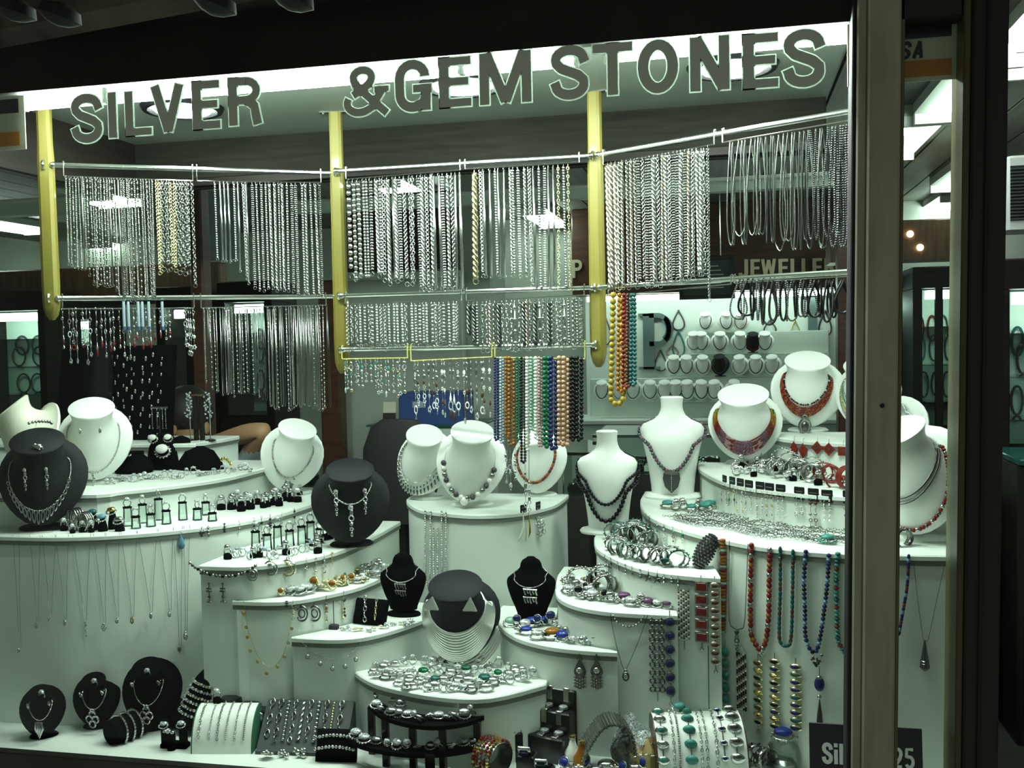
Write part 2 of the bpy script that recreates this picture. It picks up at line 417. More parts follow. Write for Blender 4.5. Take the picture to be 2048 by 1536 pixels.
# ------------------------------------------------------------------ lettering helpers (flat vinyl / cut letters)
def arc(cx, cy, rx, ry, a0, a1, n=10):
    return [(cx+rx*math.cos(R(lerp(a0, a1, i/n))), cy+ry*math.sin(R(lerp(a0, a1, i/n)))) for i in range(n+1)]
W = .2
G = {   # unit height glyph strokes: (points, width)
 'I': (.24, [([(.12, 0), (.12, 1)], .2)]),
 'L': (.5, [([(.12, 0), (.12, 1)], .2), ([(.05, .08), (.5, .08)], .16)]),
 'V': (.66, [([(.11, 1), (.33, .03)], .2), ([(.55, 1), (.33, .03)], .2)]),
 'E': (.54, [([(.12, 0), (.12, 1)], .2), ([(.05, .08), (.54, .08)], .16), ([(.05, .92), (.54, .92)], .16), ([(.05, .51), (.5, .51)], .15)]),
 'R': (.62, [([(.12, 0), (.12, 1)], .2), ([(.05, .92), (.34, .92)]+arc(.34, .72, .18, .2, 90, -90)+[(.05, .52)], .17), ([(.38, .5), (.48, .38), (.5, .2), (.53, 0)], .2)]),
 'P': (.6, [([(.12, 0), (.12, 1)], .2), ([(.05, .92), (.34, .92)]+arc(.34, .70, .18, .22, 90, -90)+[(.05, .48)], .17)]),
 'S': (.6, [([(.52, .68)]+arc(.3, .75, .2, .18, 0, 180, 10)+[(.11, .68), (.18, .58), (.42, .44), (.5, .34)]+arc(.3, .25, .2, .18, 0, -180, 10)+[(.08, .32)], .19)]),
 'G': (.66, [([(.54, .68)]+arc(.33, .66, .22, .27, 20, 180, 8)+arc(.33, .33, .22, .26, 180, 300, 8), .19), ([(.56, 0), (.56, .5)], .18), ([(.34, .44), (.65, .44)], .15), (arc(.33, .33, .22, .26, 290, 350, 5), .17)]),
 'M': (.84, [([(.11, 0), (.11, 1)], .19), ([(.73, 0), (.73, 1)], .19), ([(.15, .98), (.42, .04)], .19), ([(.69, .98), (.42, .04)], .19)]),
 'T': (.6, [([(.3, 0), (.3, 1)], .2), ([(0, .92), (.6, .92)], .17)]),
 'O': (.68, [(arc(.34, .5, .23, .41, 0, 360, 24), .2)]),
 'N': (.66, [([(.11, 0), (.11, 1)], .19), ([(.55, 0), (.55, 1)], .19), ([(.13, .96), (.53, .05)], .2)]),
 'J': (.5, [([(.38, 1), (.38, .28)]+arc(.22, .26, .16, .19, 0, -180, 8), .2)]),
 'W': (.92, [([(.1, 1), (.26, .03)], .17), ([(.46, .95), (.26, .03)], .16), ([(.46, .95), (.66, .03)], .16), ([(.82, 1), (.66, .03)], .17)]),
 'A': (.66, [([(.11, 0), (.33, .97)], .18), ([(.55, 0), (.33, .97)], .18), ([(.16, .27), (.5, .27)], .13)]),
 '&': (.78, [([(.74, .03), (.24, .62)], .15), ([(.24, .62)]+arc(.36, .77, .15, .15, 200, -20, 9)+[(.46, .62)], .15), ([(.47, .63), (.2, .42)], .15), (arc(.3, .26, .2, .19, 150, 300, 9)+[(.5, .16), (.68, .52)], .15), ([(.55, .52), (.78, .52)], .1)]),
 'i': (.22, [([(.11, 0), (.11, .7)], .18), ([(.11, .82), (.11, 1)], .18)]),
 'l': (.22, [([(.11, 0), (.11, 1)], .18)]),
 'v': (.52, [([(.08, .7), (.26, .04)], .16), ([(.44, .7), (.26, .04)], .16)]),
 'e': (.56, [(arc(.28, .35, .2, .28, -40, -330, 14)+[(.47, .37), (.1, .37)], .14)]),
 'r': (.38, [([(.1, 0), (.1, .7)], .17), ([(.1, .45), (.2, .6), (.36, .62)], .15)]),
 '9': (.58, [(arc(.28, .68, .19, .23, 0, 360, 16), .16), ([(.47, .68), (.46, .35), (.38, .1), (.2, .05)], .16)]),
 '2': (.58, [(arc(.28, .7, .2, .22, 170, -20, 10)+[(.42, .48), (.1, .08)], .16), ([(.06, .07), (.52, .07)], .15)]),
 '5': (.58, [([(.5, .93), (.14, .93), (.12, .55)]+arc(.28, .33, .21, .25, 115, -150, 12), .15)]),
}
def glyph(mb, ch, h, y0, y1, grow=0.0, wide=1.0, slant=0, pos=lambda x, y: (x, y)):
    w, st = G[ch]
    for si, (pts, sw) in enumerate(st):
        y0 -= .00025
        hw = sw*h/2*1.0+grow
        P = [Vector((x*h*wide+slant*y*h, y*h)) for x, y in pts]
        closed = (P[0]-P[-1]).length < 1e-6
        n = len(P); L = []; Rr = []
        for i, p in enumerate(P):
            if closed: t = P[(i+1) % (n-1)]-P[(i-1) % (n-1)]
            else: t = P[min(i+1, n-1)]-P[max(i-1, 0)]
            t.normalize(); q = p.copy()
            if not closed:
                if i == 0: q -= t*grow
                if i == n-1: q += t*grow
            nn = Vector((-t.y, t.x)); L.append(q+nn*hw); Rr.append(q-nn*hw)
        vs = []; fs = []
        for i in range(n):
            for v in (L[i], Rr[i]):
                X, Z = pos(v.x, v.y); vs += [(X, y0, Z), (X, y1, Z)]
        for i in range(n-1):
            a, c = 4*i, 4*i+4
            fs += [(a, a+2, c+2, c), (a+1, c+1, c+3, a+3), (a, c, c+1, a+1), (a+2, a+3, c+3, c+2)]
        fs += [(0, 1, 3, 2), (4*n-4, 4*n-2, 4*n-1, 4*n-3)]
        mb.add(vs, fs)
    return w*h*wide
def glyph_obj(name, ch, px0, px1, ptop, pbot, Y, m, rim=None, thick=.002, parent=None, slant=0, label=None, cat=None, weight=1):
    x0 = aty(px0, (ptop+pbot)/2, Y).x; x1 = aty(px1, (ptop+pbot)/2, Y).x
    zt = aty((px0+px1)/2, ptop, Y).z; zb = aty((px0+px1)/2, pbot, Y).z
    h = zt-zb; wide = (x1-x0)/(G[ch][0]*h)
    t = thing(name, label, cat, (x0, Y, zb)) if not parent else None
    root = t or parent
    off = Vector((0, 0, 0)) if t else Vector((x0, Y, zb))
    f = lambda x, y: (x+off.x, y+off.z)
    mb = MB(); glyph(mb, ch, h, off.y-thick, off.y, 0, wide, slant, f); o = mb.obj('letter_face' if t else name, m, root, smooth=False)
    if rim:
        mb = MB(); glyph(mb, ch, h, off.y, off.y+.0012, .0028, wide, slant, f); mb.obj('letter_rim', rim, root, smooth=False)
    return t or o
sx = [('S', 140, 208, 190, 284), ('I', 213, 238, 185, 276), ('L', 245, 303, 182, 271), ('V', 299, 373, 170, 265), ('E', 381, 440, 162, 258), ('R', 452, 526, 155, 250)]
WORD = {0: 'SILVER', 1: '', 2: 'GEM', 3: 'STONES'}
lets = [(c, *r, 'SILVER') for c, *r in sx]
lets += [('&', 682, 778, 132, 232, 'ampersand'), ('G', 787, 864, 122, 222, 'GEM'), ('E', 873, 942, 115, 214, 'GEM'), ('M', 954, 1068, 104, 207, 'GEM')]
lets += [('S', 1098, 1181, 93, 197, 'STONES'), ('T', 1186, 1265, 87, 190, 'STONES'), ('O', 1272, 1360, 80, 186, 'STONES'), ('N', 1376, 1463, 73, 181, 'STONES'), ('E', 1480, 1556, 68, 176, 'STONES'), ('S', 1563, 1653, 61, 172, 'STONES')]
cnt = {}
for ch, x0, x1, t0, b0, wd in lets:
    k = (ch, wd); cnt[k] = cnt.get(k, 0)+1
    if wd == 'ampersand': lab = 'large grey ampersand cut letter on the shop window glass'
    else:
        lab = 'large grey letter %s in the word %s on window glass' % (ch, wd)
        if wd == 'STONES' and ch == 'S': lab = 'large grey %s letter S of STONES on window glass' % ('first' if cnt[k] == 1 else 'last')
    glyph_obj('window_letter', ch, x0, x1, t0, b0, -.0035, 'letter_grey', 'letter_rim', .0015, label=lab, cat='letter')

# card stickers
def card_sign(label, px0, px1, ptop, pbot, Y, txt):
    x0, x1, z0, z1 = pxr(px0, ptop, px1, pbot, Y)
    w, h = x1-x0, z1-z0
    t = thing('card_sign', label, 'sign', (x0, Y, z0))
    MB().bbox((0, -.003, 0), (w, 0, h), .001).obj('card', 'card_white', t)
    e = .06*w
    MB().box((e, -.0042, h*.68), (w-e, -.003, h*.94)).obj('dark_band', 'card_black', t, smooth=False)
    MB().box((e, -.0042, h*.07), (w-e, -.003, h*.33)).obj('orange_band', 'card_orange', t, smooth=False)
    mb = MB(); x = w*.30; hh = h*.27
    for c in txt:
        x += glyph(mb, c, hh, -.0046, -.003, 0, .95, .15, lambda a, b, x=x: (a+x, b+h*.37))+hh*.12
    mb.obj('lettering', 'card_black', t, smooth=False)
card_sign('card payment sign with black and orange bands half behind the pier', 1694, 1916, 40, 166, .012, 'VISA')
card_sign('card payment sign with orange band cut by left picture edge', -140, 52, 198, 305, .012, 'VISA')

# ------------------------------------------------------------------ stepped display
OUT = dict(
 C=[(-2.6, .20), (-1.89, .195), (-1.68, .215), (-1.52, .29), (-1.38, .42), (-1.31, .57), (-1.285, .72), (-1.28, .88)],
 B=[(-2.6, .33), (-1.80, .33), (-1.68, .41), (-1.59, .52), (-1.515, .68), (-1.50, .90)],
 A=[(-2.6, .84), (-1.80, .85), (-1.73, .88), (-1.70, 1.0)],
 D=[(-1.345, .225), (-1.21, .235), (-1.11, .32), (-1.05, .46), (-1.03, .66)],
 E=[(-1.255, .225), (-1.13, .235), (-1.05, .30), (-.98, .42), (-.95, .60)],
 F=[(-1.10, .235), (-.97, .24), (-.89, .30), (-.82, .44), (-.80, .56)],
 G=[(-.94, .26), (-.88, .20), (-.81, .16), (-.68, .122), (-.56, .132), (-.45, .24)])
OUTR = dict(
 F=[(-.63, .56), (-.60, .43), (-.53, .32), (-.44, .262), (-.35, .243), (-.272, .24)],
 E=[(-.47, .60), (-.44, .40), (-.385, .305), (-.31, .262), (-.23, .25), (-.13, .247)],
 D=[(-.38, .70), (-.355, .56), (-.28, .41), (-.20, .315), (-.11, .275), (-.03, .26)],
 C=[(-.27, .95), (-.255, .80), (-.21, .63), (-.11, .46), (-.02, .36), (.09, .275), (.25, .23), (.52, .235)],
 B=[(-.10, 1.05), (-.085, .93), (-.03, .73), (.04, .61), (.17, .51), (.30, .46), (.52, .44)],
 A=[(.11, 1.2), (.14, 1.08), (.20, .99), (.34, .89), (.52, .86)])
BACKY = 1.12
FACES = {}
def smoothline(pts, n=4):
    P = [Vector((x, y, 0)) for x, y in pts]; out = []
    for i in range(len(P)-1):
        p0, p1, p2, p3 = P[max(i-1, 0)], P[i], P[i+1], P[min(i+2, len(P)-1)]
        for k in range(n):
            t = k/n
            out.append(.5*((2*p1)+(p2-p0)*t+(2*p0-5*p1+4*p2-p3)*t*t+(3*p1-p0-3*p2+p3)*t**3))
    out.append(P[-1]); return [(p.x, p.y) for p in out]
def offset(line, d):   # push an open line outwards (to the right-hand side looking along it)
    o = []
    for i, p in enumerate(line):
        a = Vector(line[max(i-1, 0)]); b = Vector(line[min(i+1, len(line)-1)]); t = (b-a).normalized()
        o.append((p[0]+t.y*d, p[1]-t.x*d))
    return o
def tier(key, label, line, z, side, back=BACKY, inner=None, zb=Z_FLOOR):
    ln = smoothline(line); FACES[key] = (ln, z)
    t = thing('display_step', label, 'display stand', (0, 0, zb))
    def closed(l):
        if inner:
            q = FACES[inner][0]; q = offset(q, .007)
            if side == 'L':
                q = [p for p in q if p[0] > l[0][0]+.004]; return l+[(l[-1][0], max(q[-1][1], l[-1][1]+.01))]+q[::-1]
            q = [p for p in q if p[0] < l[-1][0]-.004]; return l+q[::-1]+[(l[0][0], max(q[0][1], l[0][1]+.01))]
        return l+[(l[-1][0], max(back, l[-1][1]+.01)), (l[0][0], max(back, l[0][1]+.01))]
    MB().prism(closed(ln), 0, z-.0238-zb).obj('front_panel', 'white', t, sharp=25)
    l2 = offset(ln, .006); l3 = offset(ln, .003)
    tb = MB().loft([[Vector((x, y, zz)) for x, y in closed(l)] for l, zz in ((l2, z-.012-zb), (l2, z-.003-zb), (l3, z-zb))], True, True).obj('top_board', 'white', t, sharp=25)
    MB().prism(closed(offset(ln, .0045)), z-.024-zb, z-.013-zb).obj('trim_strip', 'trim', tb, sharp=25)
    return t
tier('AL', 'highest white curved step on the left behind the black velvet stands', OUT['A'], ZT['A'], 'L', 1.12, zb=ZT['B'])
tier('BL', 'second highest white curved step on the left carrying small rings', OUT['B'], ZT['B'], 'L', 1.11, zb=ZT['C'])
tier('CL', 'wide white step on the left with pendant necklaces down its front', OUT['C'], ZT['C'], 'L', 1.10)
tier('DL', 'white left step with clear ring stands and beaded necklace swag', OUT['D'], ZT['D'], 'L', .92, inner='CL')
tier('EL', 'white left step covered with gold chains, hoop earrings on its front', OUT['E'], ZT['E'], 'L', .82, inner='DL')
tier('FL', 'lowest white left step carrying the black bracelet pillow', OUT['F'], ZT['F'], 'L', .72, inner='EL')
tier('G', 'low crescent white step in centre covered with brooches', OUT['G'], ZT['G'], 'L', .36)
tier('CR', 'wide white right step heaped with silver chains, bead strands below', OUTR['C'], ZT['C'], 'R', 1.10)
tier('DR', 'white right step with silver cuffs and starfish earrings', OUTR['D'], ZT['D'], 'R', .92, inner='CR')
tier('ER', 'white right step crowded with rings, thin necklace on its front', OUTR['E'], ZT['E'], 'R', .82, inner='DR')
tier('FR', 'lowest white right step with coloured stone brooches and chandelier earrings', OUTR['F'], ZT['F'], 'R', .72, inner='ER')
tier('BR', 'white right step edged with a row of black earring cards', OUTR['B'], ZT['B'], 'R', 1.12, zb=ZT['C'])
tier('AR', 'highest white right step with red diamond earrings', OUTR['A'], ZT['A'], 'R', 1.24, zb=ZT['B'])
hl = [(-1.005, .95), (-.99, .86), (-.90, .71), (-.79, .65), (-.70, .635), (-.60, .68), (-.53, .81), (-.515, .95)]
tier('H', 'tall white half-round pedestal in the centre below three white busts', hl, 1.008, 'L', 1.02)
def face(px, py, key, off=.004):          # where a pixel meets the upright front of a step
    ln, z = FACES[key]; d = ray(px, py); best = None
    for (x0, y0), (x1, y1) in zip(ln, ln[1:]):
        ex, ey = x1-x0, y1-y0
        den = d.x*ey-d.y*ex
        if abs(den) < 1e-9: continue
        s = ((x0-CAM.x)*ey-(y0-CAM.y)*ex)/den
        u = ((x0-CAM.x)*d.y-(y0-CAM.y)*d.x)/den
        if -.02 <= u <= 1.02 and s > 0 and (best is None or s < best[0]):
            n = Vector((ey, -ex, 0)).normalized(); best = (s, n)
    if best is None: return aty(px, py, .3), Vector((0, -1, 0))
    return CAM+d*best[0]+best[1]*off, best[1]
# ------------------------------------------------------------------ shop interior
def ceiling_light(label, px, py, L=.9, wd=.20, tubes=2):
    p = atz(px, py, CEIL-.06)
    t = thing('ceiling_fitting', label, 'lamp', (p.x, p.y, CEIL))
    MB().bbox((-wd/2, -L/2, -.05), (wd/2, L/2, 0), .006).obj('tray', 'grey_wall', t)
    for i in range(tubes):
        x = 0 if tubes == 1 else (-wd*.3 if i == 0 else wd*.3)
        MB().tube([(x, -L/2+.03, -.075), (x, L/2-.03, -.075)], .018, 10).obj('tube', 'shop_light', t)
    for s in (-1, 1):
        MB().bbox((-wd/2, s*(L/2-.02)-.012, -.095), (wd/2, s*(L/2-.02)+.012, -.048), .004).obj('end_cap', 'white_plastic', t)
ceiling_light('twin-tube ceiling light slanting behind chains left of the column', 815, 385)
ceiling_light('twin-tube ceiling light behind silver chains right of the column', 1085, 435)
ceiling_light('twin-tube ceiling light behind black cords near the pier', 1640, 432)
ceiling_light('large twin-tube ceiling light just right of the pier', 1815, 275)
ceiling_light('single ceiling tube below the card sign', 1925, 180, tubes=1)
ceiling_light('ceiling light seen low between pier and door frame', 1925, 352, tubes=1)
ceiling_light('distant twin-tube ceiling light above the wooden beam', 1885, 410)
ceiling_light('bright ceiling light above the doorway at top right', 2080, 70)
ceiling_light('ceiling tube at far left edge behind yellow post', -10, 448)
ceiling_light('square ceiling light behind fine chains at left', 212, 398, L=.35, wd=.3)
ceiling_light('lower square ceiling light behind fine chains at left', 215, 492, L=.35, wd=.3)

# back wall unit: mint display niche, dark beam with gilt letters
BY = 5.4
x0, x1, z0, z1 = pxr(1165, 592, 1690, 840, BY)
un = thing('wall_display', 'bright mint wall niche at the back of the shop with tiers of busts', 'wall display', ((x0+x1)/2, BY, 0))
ox = -(x0+x1)/2
MB().box((x0+ox, .2, z0), (x1+ox, .24, z1+.1)).obj('back_panel', 'mint_wall', un, smooth=False)
MB().bbox((x0+ox-.05, -.3, 0), (x1+ox, .24, z0), .01).obj('base_cabinet', 'mint_board', un)
MB().bbox((x0+ox-.05, -.34, z0), (x1+ox, .2, z0+.03), .006).obj('counter_top', 'white', un)
ZS = []
for i, (py, dy) in enumerate(((755, .02), (708, .08), (665, .13))):
    zz = aty(1430, py, BY+dy).z; ZS.append((zz, BY+dy))
xa = aty(1340, 700, BY).x+ox
for i, (zz, yy) in enumerate(ZS):
    MB().bbox((xa+i*.12-(.6 if i == 0 else 0), yy-BY-.02, z0+.03), (x1+ox-.1, yy-BY+.05, zz), .004).obj('riser', 'mint_board', un)
MB().tube([(x0+ox+.05, -.05, z1+.0), (x1+ox-.05, -.05, z1+.0)], .02, 8).obj('strip_light', 'case_light', un)
MB().bbox((x0+ox-.05, -.12, z1+.03), (x1+ox+.3, .24, CEIL), .01).obj('beam', 'red_wood', un)
for i, (c, a, b) in enumerate((('P', 1143, 1165), ('S', 1318, 1336), ('J', 1478, 1497), ('E', 1500, 1520), ('W', 1522, 1552), ('E', 1556, 1576), ('L', 1580, 1598), ('L', 1602, 1620), ('E', 1624, 1644), ('R', 1648, 1668), ('S', 1674, 1694))):
    glyph_obj('gilt_letter', c, a, b, 520-i*.4, 556-i*.4, BY-.125, 'sign_gold', thick=.02, label=None, cat=None, parent=un)
for o in [o for o in un.children if o.name.startswith('gilt')]: o.location -= un.location
# big serif P and J
def serif_letter(ch, px0, px1, ptop, pbot):
    x0, x1, z0, z1 = pxr(px0, ptop, px1, pbot, BY+.19)
    w, h = x1-x0, z1-z0
    t = thing('wall_letter', 'tall dark teal serif letter %s on the mint back wall' % ch, 'letter', (x0, BY+.2, z0))
    mb = MB()
    def st(pts, hw):
        G['_'] = (1, [([(x*w/h, y) for x, y in pts], hw)]); glyph(mb, '_', h, -.05, -.004)
    if ch == 'P':
        st([(.28, 0), (.28, 1)], .2); st([(0, .02), (.58, .02)], .05); st([(0, .98), (.4, .98)], .05)
        st([(.3, .965), (.55, .965)]+[(.55+.3*math.cos(R(a)), .71+.255*math.sin(R(a))) for a in range(85, -95, -15)]+[(.3, .455)], .085)
        st([(.62+.24*math.cos(R(a)), .71+.2*math.sin(R(a))) for a in range(70, -80, -15)], .13)
    else:
        st([(.68, 1), (.68, .25)]+[(.42+.26*math.cos(R(a)), .2+.16*math.sin(R(a))) for a in range(0, -180, -20)]+[(.1, .28)], .16); st([(.4, .98), (.96, .98)], .05)
        mb.ball((.2*w, -.025, .28*h), .08*h, 8, 5, (1, .4, 1))
    mb.obj('letter_body', 'sign_metal', t, smooth=False)
serif_letter('P', 1278, 1350, 627, 738)
serif_letter('J', 1572, 1650, 590, 700)
# framed certificate hanging from the beam
x0, x1, z0, z1 = pxr(1358, 512, 1470, 598, 4.6)
ct = thing('framed_certificate', 'grey framed certificate hanging below the gilt lettering', 'frame', ((x0+x1)/2, 4.6, z0))
w2 = (x1-x0)/2; hh = z1-z0
MB().box((-w2, 0, .02), (w2, .01, hh)).obj('backing', 'grey_pad', ct, smooth=False)
for a, b in (((-w2, -.012, 0), (w2, .012, .025)), ((-w2, -.012, hh-.025), (w2, .012, hh)), ((-w2, -.012, .025), (-w2+.025, .012, hh-.025)), ((w2-.025, -.012, .025), (w2, .012, hh-.025))):
    MB().bbox(a, b, .004).obj('frame_bar', 'dark_frame', ct)
mb = MB()
for i in range(6): mb.box((-w2*.6, -.002, hh*(.25+.1*i)), (w2*.6*(1-.15*(i % 3)), 0, hh*(.27+.1*i)))
mb.obj('text_lines', 'tag_white', ct, smooth=False)
MB().tube([(-w2*.5, .005, hh), (-w2*.5, .005, CEIL-z0)], .004, 5).obj('hanging_wire', 'steel', ct)
MB().tube([(w2*.5, .005, hh), (w2*.5, .005, CEIL-z0)], .004, 5).obj('hanging_wire', 'steel', ct)
# wooden uprights and wall pieces
def board(name, label, cat, px0, py0, px1, py1, Y, dep, m, ground=False, parts=None):
    x0, x1, z0, z1 = pxr(px0, py0, px1, py1, Y)
    if ground: z0 = 0
    t = thing(name, label, cat, ((x0+x1)/2, Y, z0))
    w = (x1-x0)/2; h = z1-z0
    MB().bbox((-w, 0, 0), (w, dep, h), min(.008, w*.3)).obj('body', m, t)
    return t, w, h
t, w, h = board('wooden_post', 'dark brown wooden upright behind the coral necklace bust', 'post', 1676, 470, 1706, 900, 3.6, .12, 'red_wood', True)
MB().bbox((-w-.01, -.01, 0), (w+.01, .13, .12), .004).obj('plinth', 'dark_wood', t)
t, w, h = board('column', 'pale grey square column behind chains in the middle', 'column', 920, 300, 985, 1000, 2.6, .3, 'grey_wall', True)
z = h; MB().bbox((-w-.02, -.02, CEIL-.1), (w+.02, .32, CEIL), .006).obj('capital', 'grey_wall', t); MB().bbox((-w, 0, h-.001), (w, .3, CEIL-.1), .004).obj('shaft', 'grey_wall', t)
t, w, h = board('partition_panel', 'plain pale grey partition panel behind crystal bracelets', 'partition', 678, 545, 930, 1100, 2.5, .05, 'grey_wall', True)
MB().bbox((-w, -.012, h-.03), (w, 0, h), .003).obj('top_rail', 'white_plastic', t)
t, w, h = board('wall_cabinet', 'dark red-brown wall cabinet behind thick silver chains', 'cabinet', 690, 385, 915, 540, 2.75, .3, 'red_wood')
for s in (0, 1): 
    d = MB().bbox((-w+.02+s*w, -.02, .02), (-.01+s*w, 0, h-.02), .004).obj('door', 'red_wood', t); MB().ball((-.04+s*.06, -.03, h*.4), .01).obj('knob', 'gold', d)
t, w, h = board('door_post', 'red-brown wooden door post behind upper left chains', 'post', 384, 372, 410, 1000, 1.9, .08, 'red_wood', True)
MB().bbox((-w, 0, h), (w, .08, CEIL), .004).obj('extension', 'red_wood', t)
t, w, h = board('door_post', 'dark brown wooden door post below the middle yellow post', 'post', 640, 560, 680, 1000, 2.3, .08, 'red_wood', True)
t, w, h = board('back_lintel', 'wide brown wooden lintel across the back at left', 'beam', -120, 535, 440, 605, 3.6, .1, 'brown_wood')
MB().bbox((-w, -.02, -.02), (w, .1, 0), .004).obj('lower_moulding', 'dark_wood', t)
t, w, h = board('reflection_board', 'pale mint board for a reflected band high behind the hanging chains', 'beam', 590, 372, 1680, 398, 1.75, .06, 'mint_board')  # board added to stand in for a pale band reflected in the glass
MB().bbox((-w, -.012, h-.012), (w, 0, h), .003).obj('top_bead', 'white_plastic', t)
t, w, h = board('reflection_board', 'pale board for a reflected band high at the left behind yellow post', 'beam', -150, 400, 165, 432, 1.75, .06, 'mint_board')  # left stretch of the same reflected band, also an added board
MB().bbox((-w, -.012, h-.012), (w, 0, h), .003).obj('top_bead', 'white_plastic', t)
t, w, h = board('roller_blind', 'pale blue fabric panel behind the second group of chains', 'panel', 410, 375, 472, 520, 2.2, .02, 'iceblue')
MB().tube([(-w, .01, h), (w, .01, h)], .015, 8).obj('roller', 'white_plastic', t)
for s in (-1, 1): MB().bbox((s*w*.9-.01, 0, h), (s*w*.9+.01, .02, CEIL-t.location.z), .002).obj('bracket', 'white_plastic', t)
# lit show cases
def showcase(label, px0, py0, px1, py1, Y, dep=.35, strands=4, shelves=3, mullions=(), seed=1, wood='dark_wood', legs=True):
    rnd = random.Random(seed)
    x0, x1, z0, z1 = pxr(px0, py0, px1, py1, Y)
    t = thing('show_case', label, 'show case', ((x0+x1)/2, Y, 0))
    w = (x1-x0)/2; f = .05
    MB().box((-w, dep-.02, z0), (w, dep, z1)).obj('back_panel', 'mint_wall', t, smooth=False)
    MB().bbox((-w-f, 0, 0), (w+f, dep, z0), .006).obj('base', wood, t)
    MB().bbox((-w-f, 0, z1), (w+f, dep, z1+.12), .006).obj('cornice', wood, t)
    for s in (-1, 1): MB().bbox((s*(w+f/2)-f/2, 0, z0), (s*(w+f/2)+f/2, dep, z1), .004).obj('frame_post', wood, t)
    for m in mullions: MB().bbox((m*w-.02, -.005, z0), (m*w+.02, .03, z1), .003).obj('mullion', wood, t)
    MB().box((-w, .005, z0), (w, .009, z1)).obj('glass_door', 'inner_glass', t, smooth=False)
    MB().bbox((-w+.03, .06, z1-.06), (w-.03, .10, z1-.012), .004).obj('strip_light', 'case_light', t)
    for i in range(shelves):
        zz = lerp(z0, z1, (i+.7)/(shelves+.7))
        MB().box((-w, .08, zz-.006), (w, dep-.02, zz)).obj('glass_shelf', 'acrylic', t, smooth=False)
    for i in range(shelves):
        hz = (z1-z0)/(shelves+.7); zz = lerp(z0, z1, (i+1.7)/(shelves+.7)) if i < shelves-1 else z1-.1
        for k in range(strands):
            cx = lerp(-w*.85, w*.85, (k+.5)/strands)+rnd.uniform(-.02, .02); ww = w*.6/strands; dd = min(hz*.7, rnd.uniform(.14, .22))
            pts = [(cx+ww*math.sin(a)*(1 if a < 3.2 else 1), dep-.035, zz-.05-dd*.5*(1-math.cos(a))) for a in [i2*math.pi*2/14 for i2 in range(15)]]
            n = tag(MB().tube([Vector(p)+t.location for p in pts], .006, 5, cap=False).obj('hung_necklace', rnd.choice(['silver_dark', 'teal', 'turq', 'grey_stone', 'silver', 'garnet'])), None, 'necklace', 'necklaces hung in %s' % label)
            tag(n, '%s necklace, %s shelf, in the %s' % (nth(k), ['lowest', 'middle', 'top'][i], ' '.join(label.split()[:9])), None)
    return t, w, z0, z1
showcase('lit show case at the left edge below the lintel', -60, 622, 78, 830, 3.2, strands=3, seed=2)
showcase('narrow lit show case behind the pointed end of left yellow post', 96, 640, 180, 850, 3.75, strands=2, seed=3)
showcase('lit show case behind earrings near the left door post', 330, 615, 372, 830, 3.1, strands=2, seed=4)
showcase('lit show case behind long thin chains beside the middle post', 452, 604, 530, 830, 3.2, strands=3, seed=5)
showcase('lit show case seen right of the pier at the back', 1845, 575, 1935, 860, 3.9, strands=3, mullions=(-.25,), seed=6)
showcase('lit show case with busts beyond the doorway at far right', 2020, 575, 2230, 905, 2.2, strands=5, seed=7)
showcase('dim show case behind the pale side of right corner', 1700, 600, 1800, 860, 4.4, strands=3, seed=8)
# air conditioner
x0, x1, z0, z1 = pxr(2015, 305, 2250, 455, 2.4)
ac = thing('air_conditioner', 'wall air conditioner with dark louvre grille at right edge', 'air conditioner', ((x0+x1)/2, 2.4, z0)); w = (x1-x0)/2; h = z1-z0
MB().bbox((-w, 0, 0), (w, .25, h), .01).obj('case', 'white_plastic', ac)
MB().box((-w+.01, -.004, h*.12), (w-.02, 0, h*.86)).obj('intake', 'slot', ac, smooth=False)
for i in range(16):
    MB().box((-w+.01, -.014, h*(.13+.045*i)), (w-.02, -.004, h*(.15+.045*i))).obj('louvre', 'grey_pad', ac, smooth=False)
t, w, h = board('corner_counter', 'dark glass-topped counter low beyond the doorway', 'counter', 2035, 930, 2260, 1095, 1.75, .38, 'dark_frame', True)
MB().bbox((-w, -.02, h), (w, .40, h+.02), .004).obj('glass_top', 'teal', t)
MB().bbox((-w+.02, -.006, .06), (w-.02, 0, h*.42), .004).obj('lower_panel', 'teal', t)
# beam with small warm lights on the right
t, w, h = board('ceiling_bulkhead', 'brown wooden bulkhead with small warm lights right of the pier', 'bulkhead', 1660, 440, 1960, 520, 4.2, .3, 'brown_wood')
for px, py in ((1840, 495), (1820, 468), (1880, 428)):
    p = aty(px, py, 4.19); MB().lathe([(.015, 0), (.02, .006), (.008, .012)], 10, Matrix.Translation(p-t.location) @ Matrix.Rotation(R(90), 4, 'X')).obj('warm_lamp', 'warm_light', t)
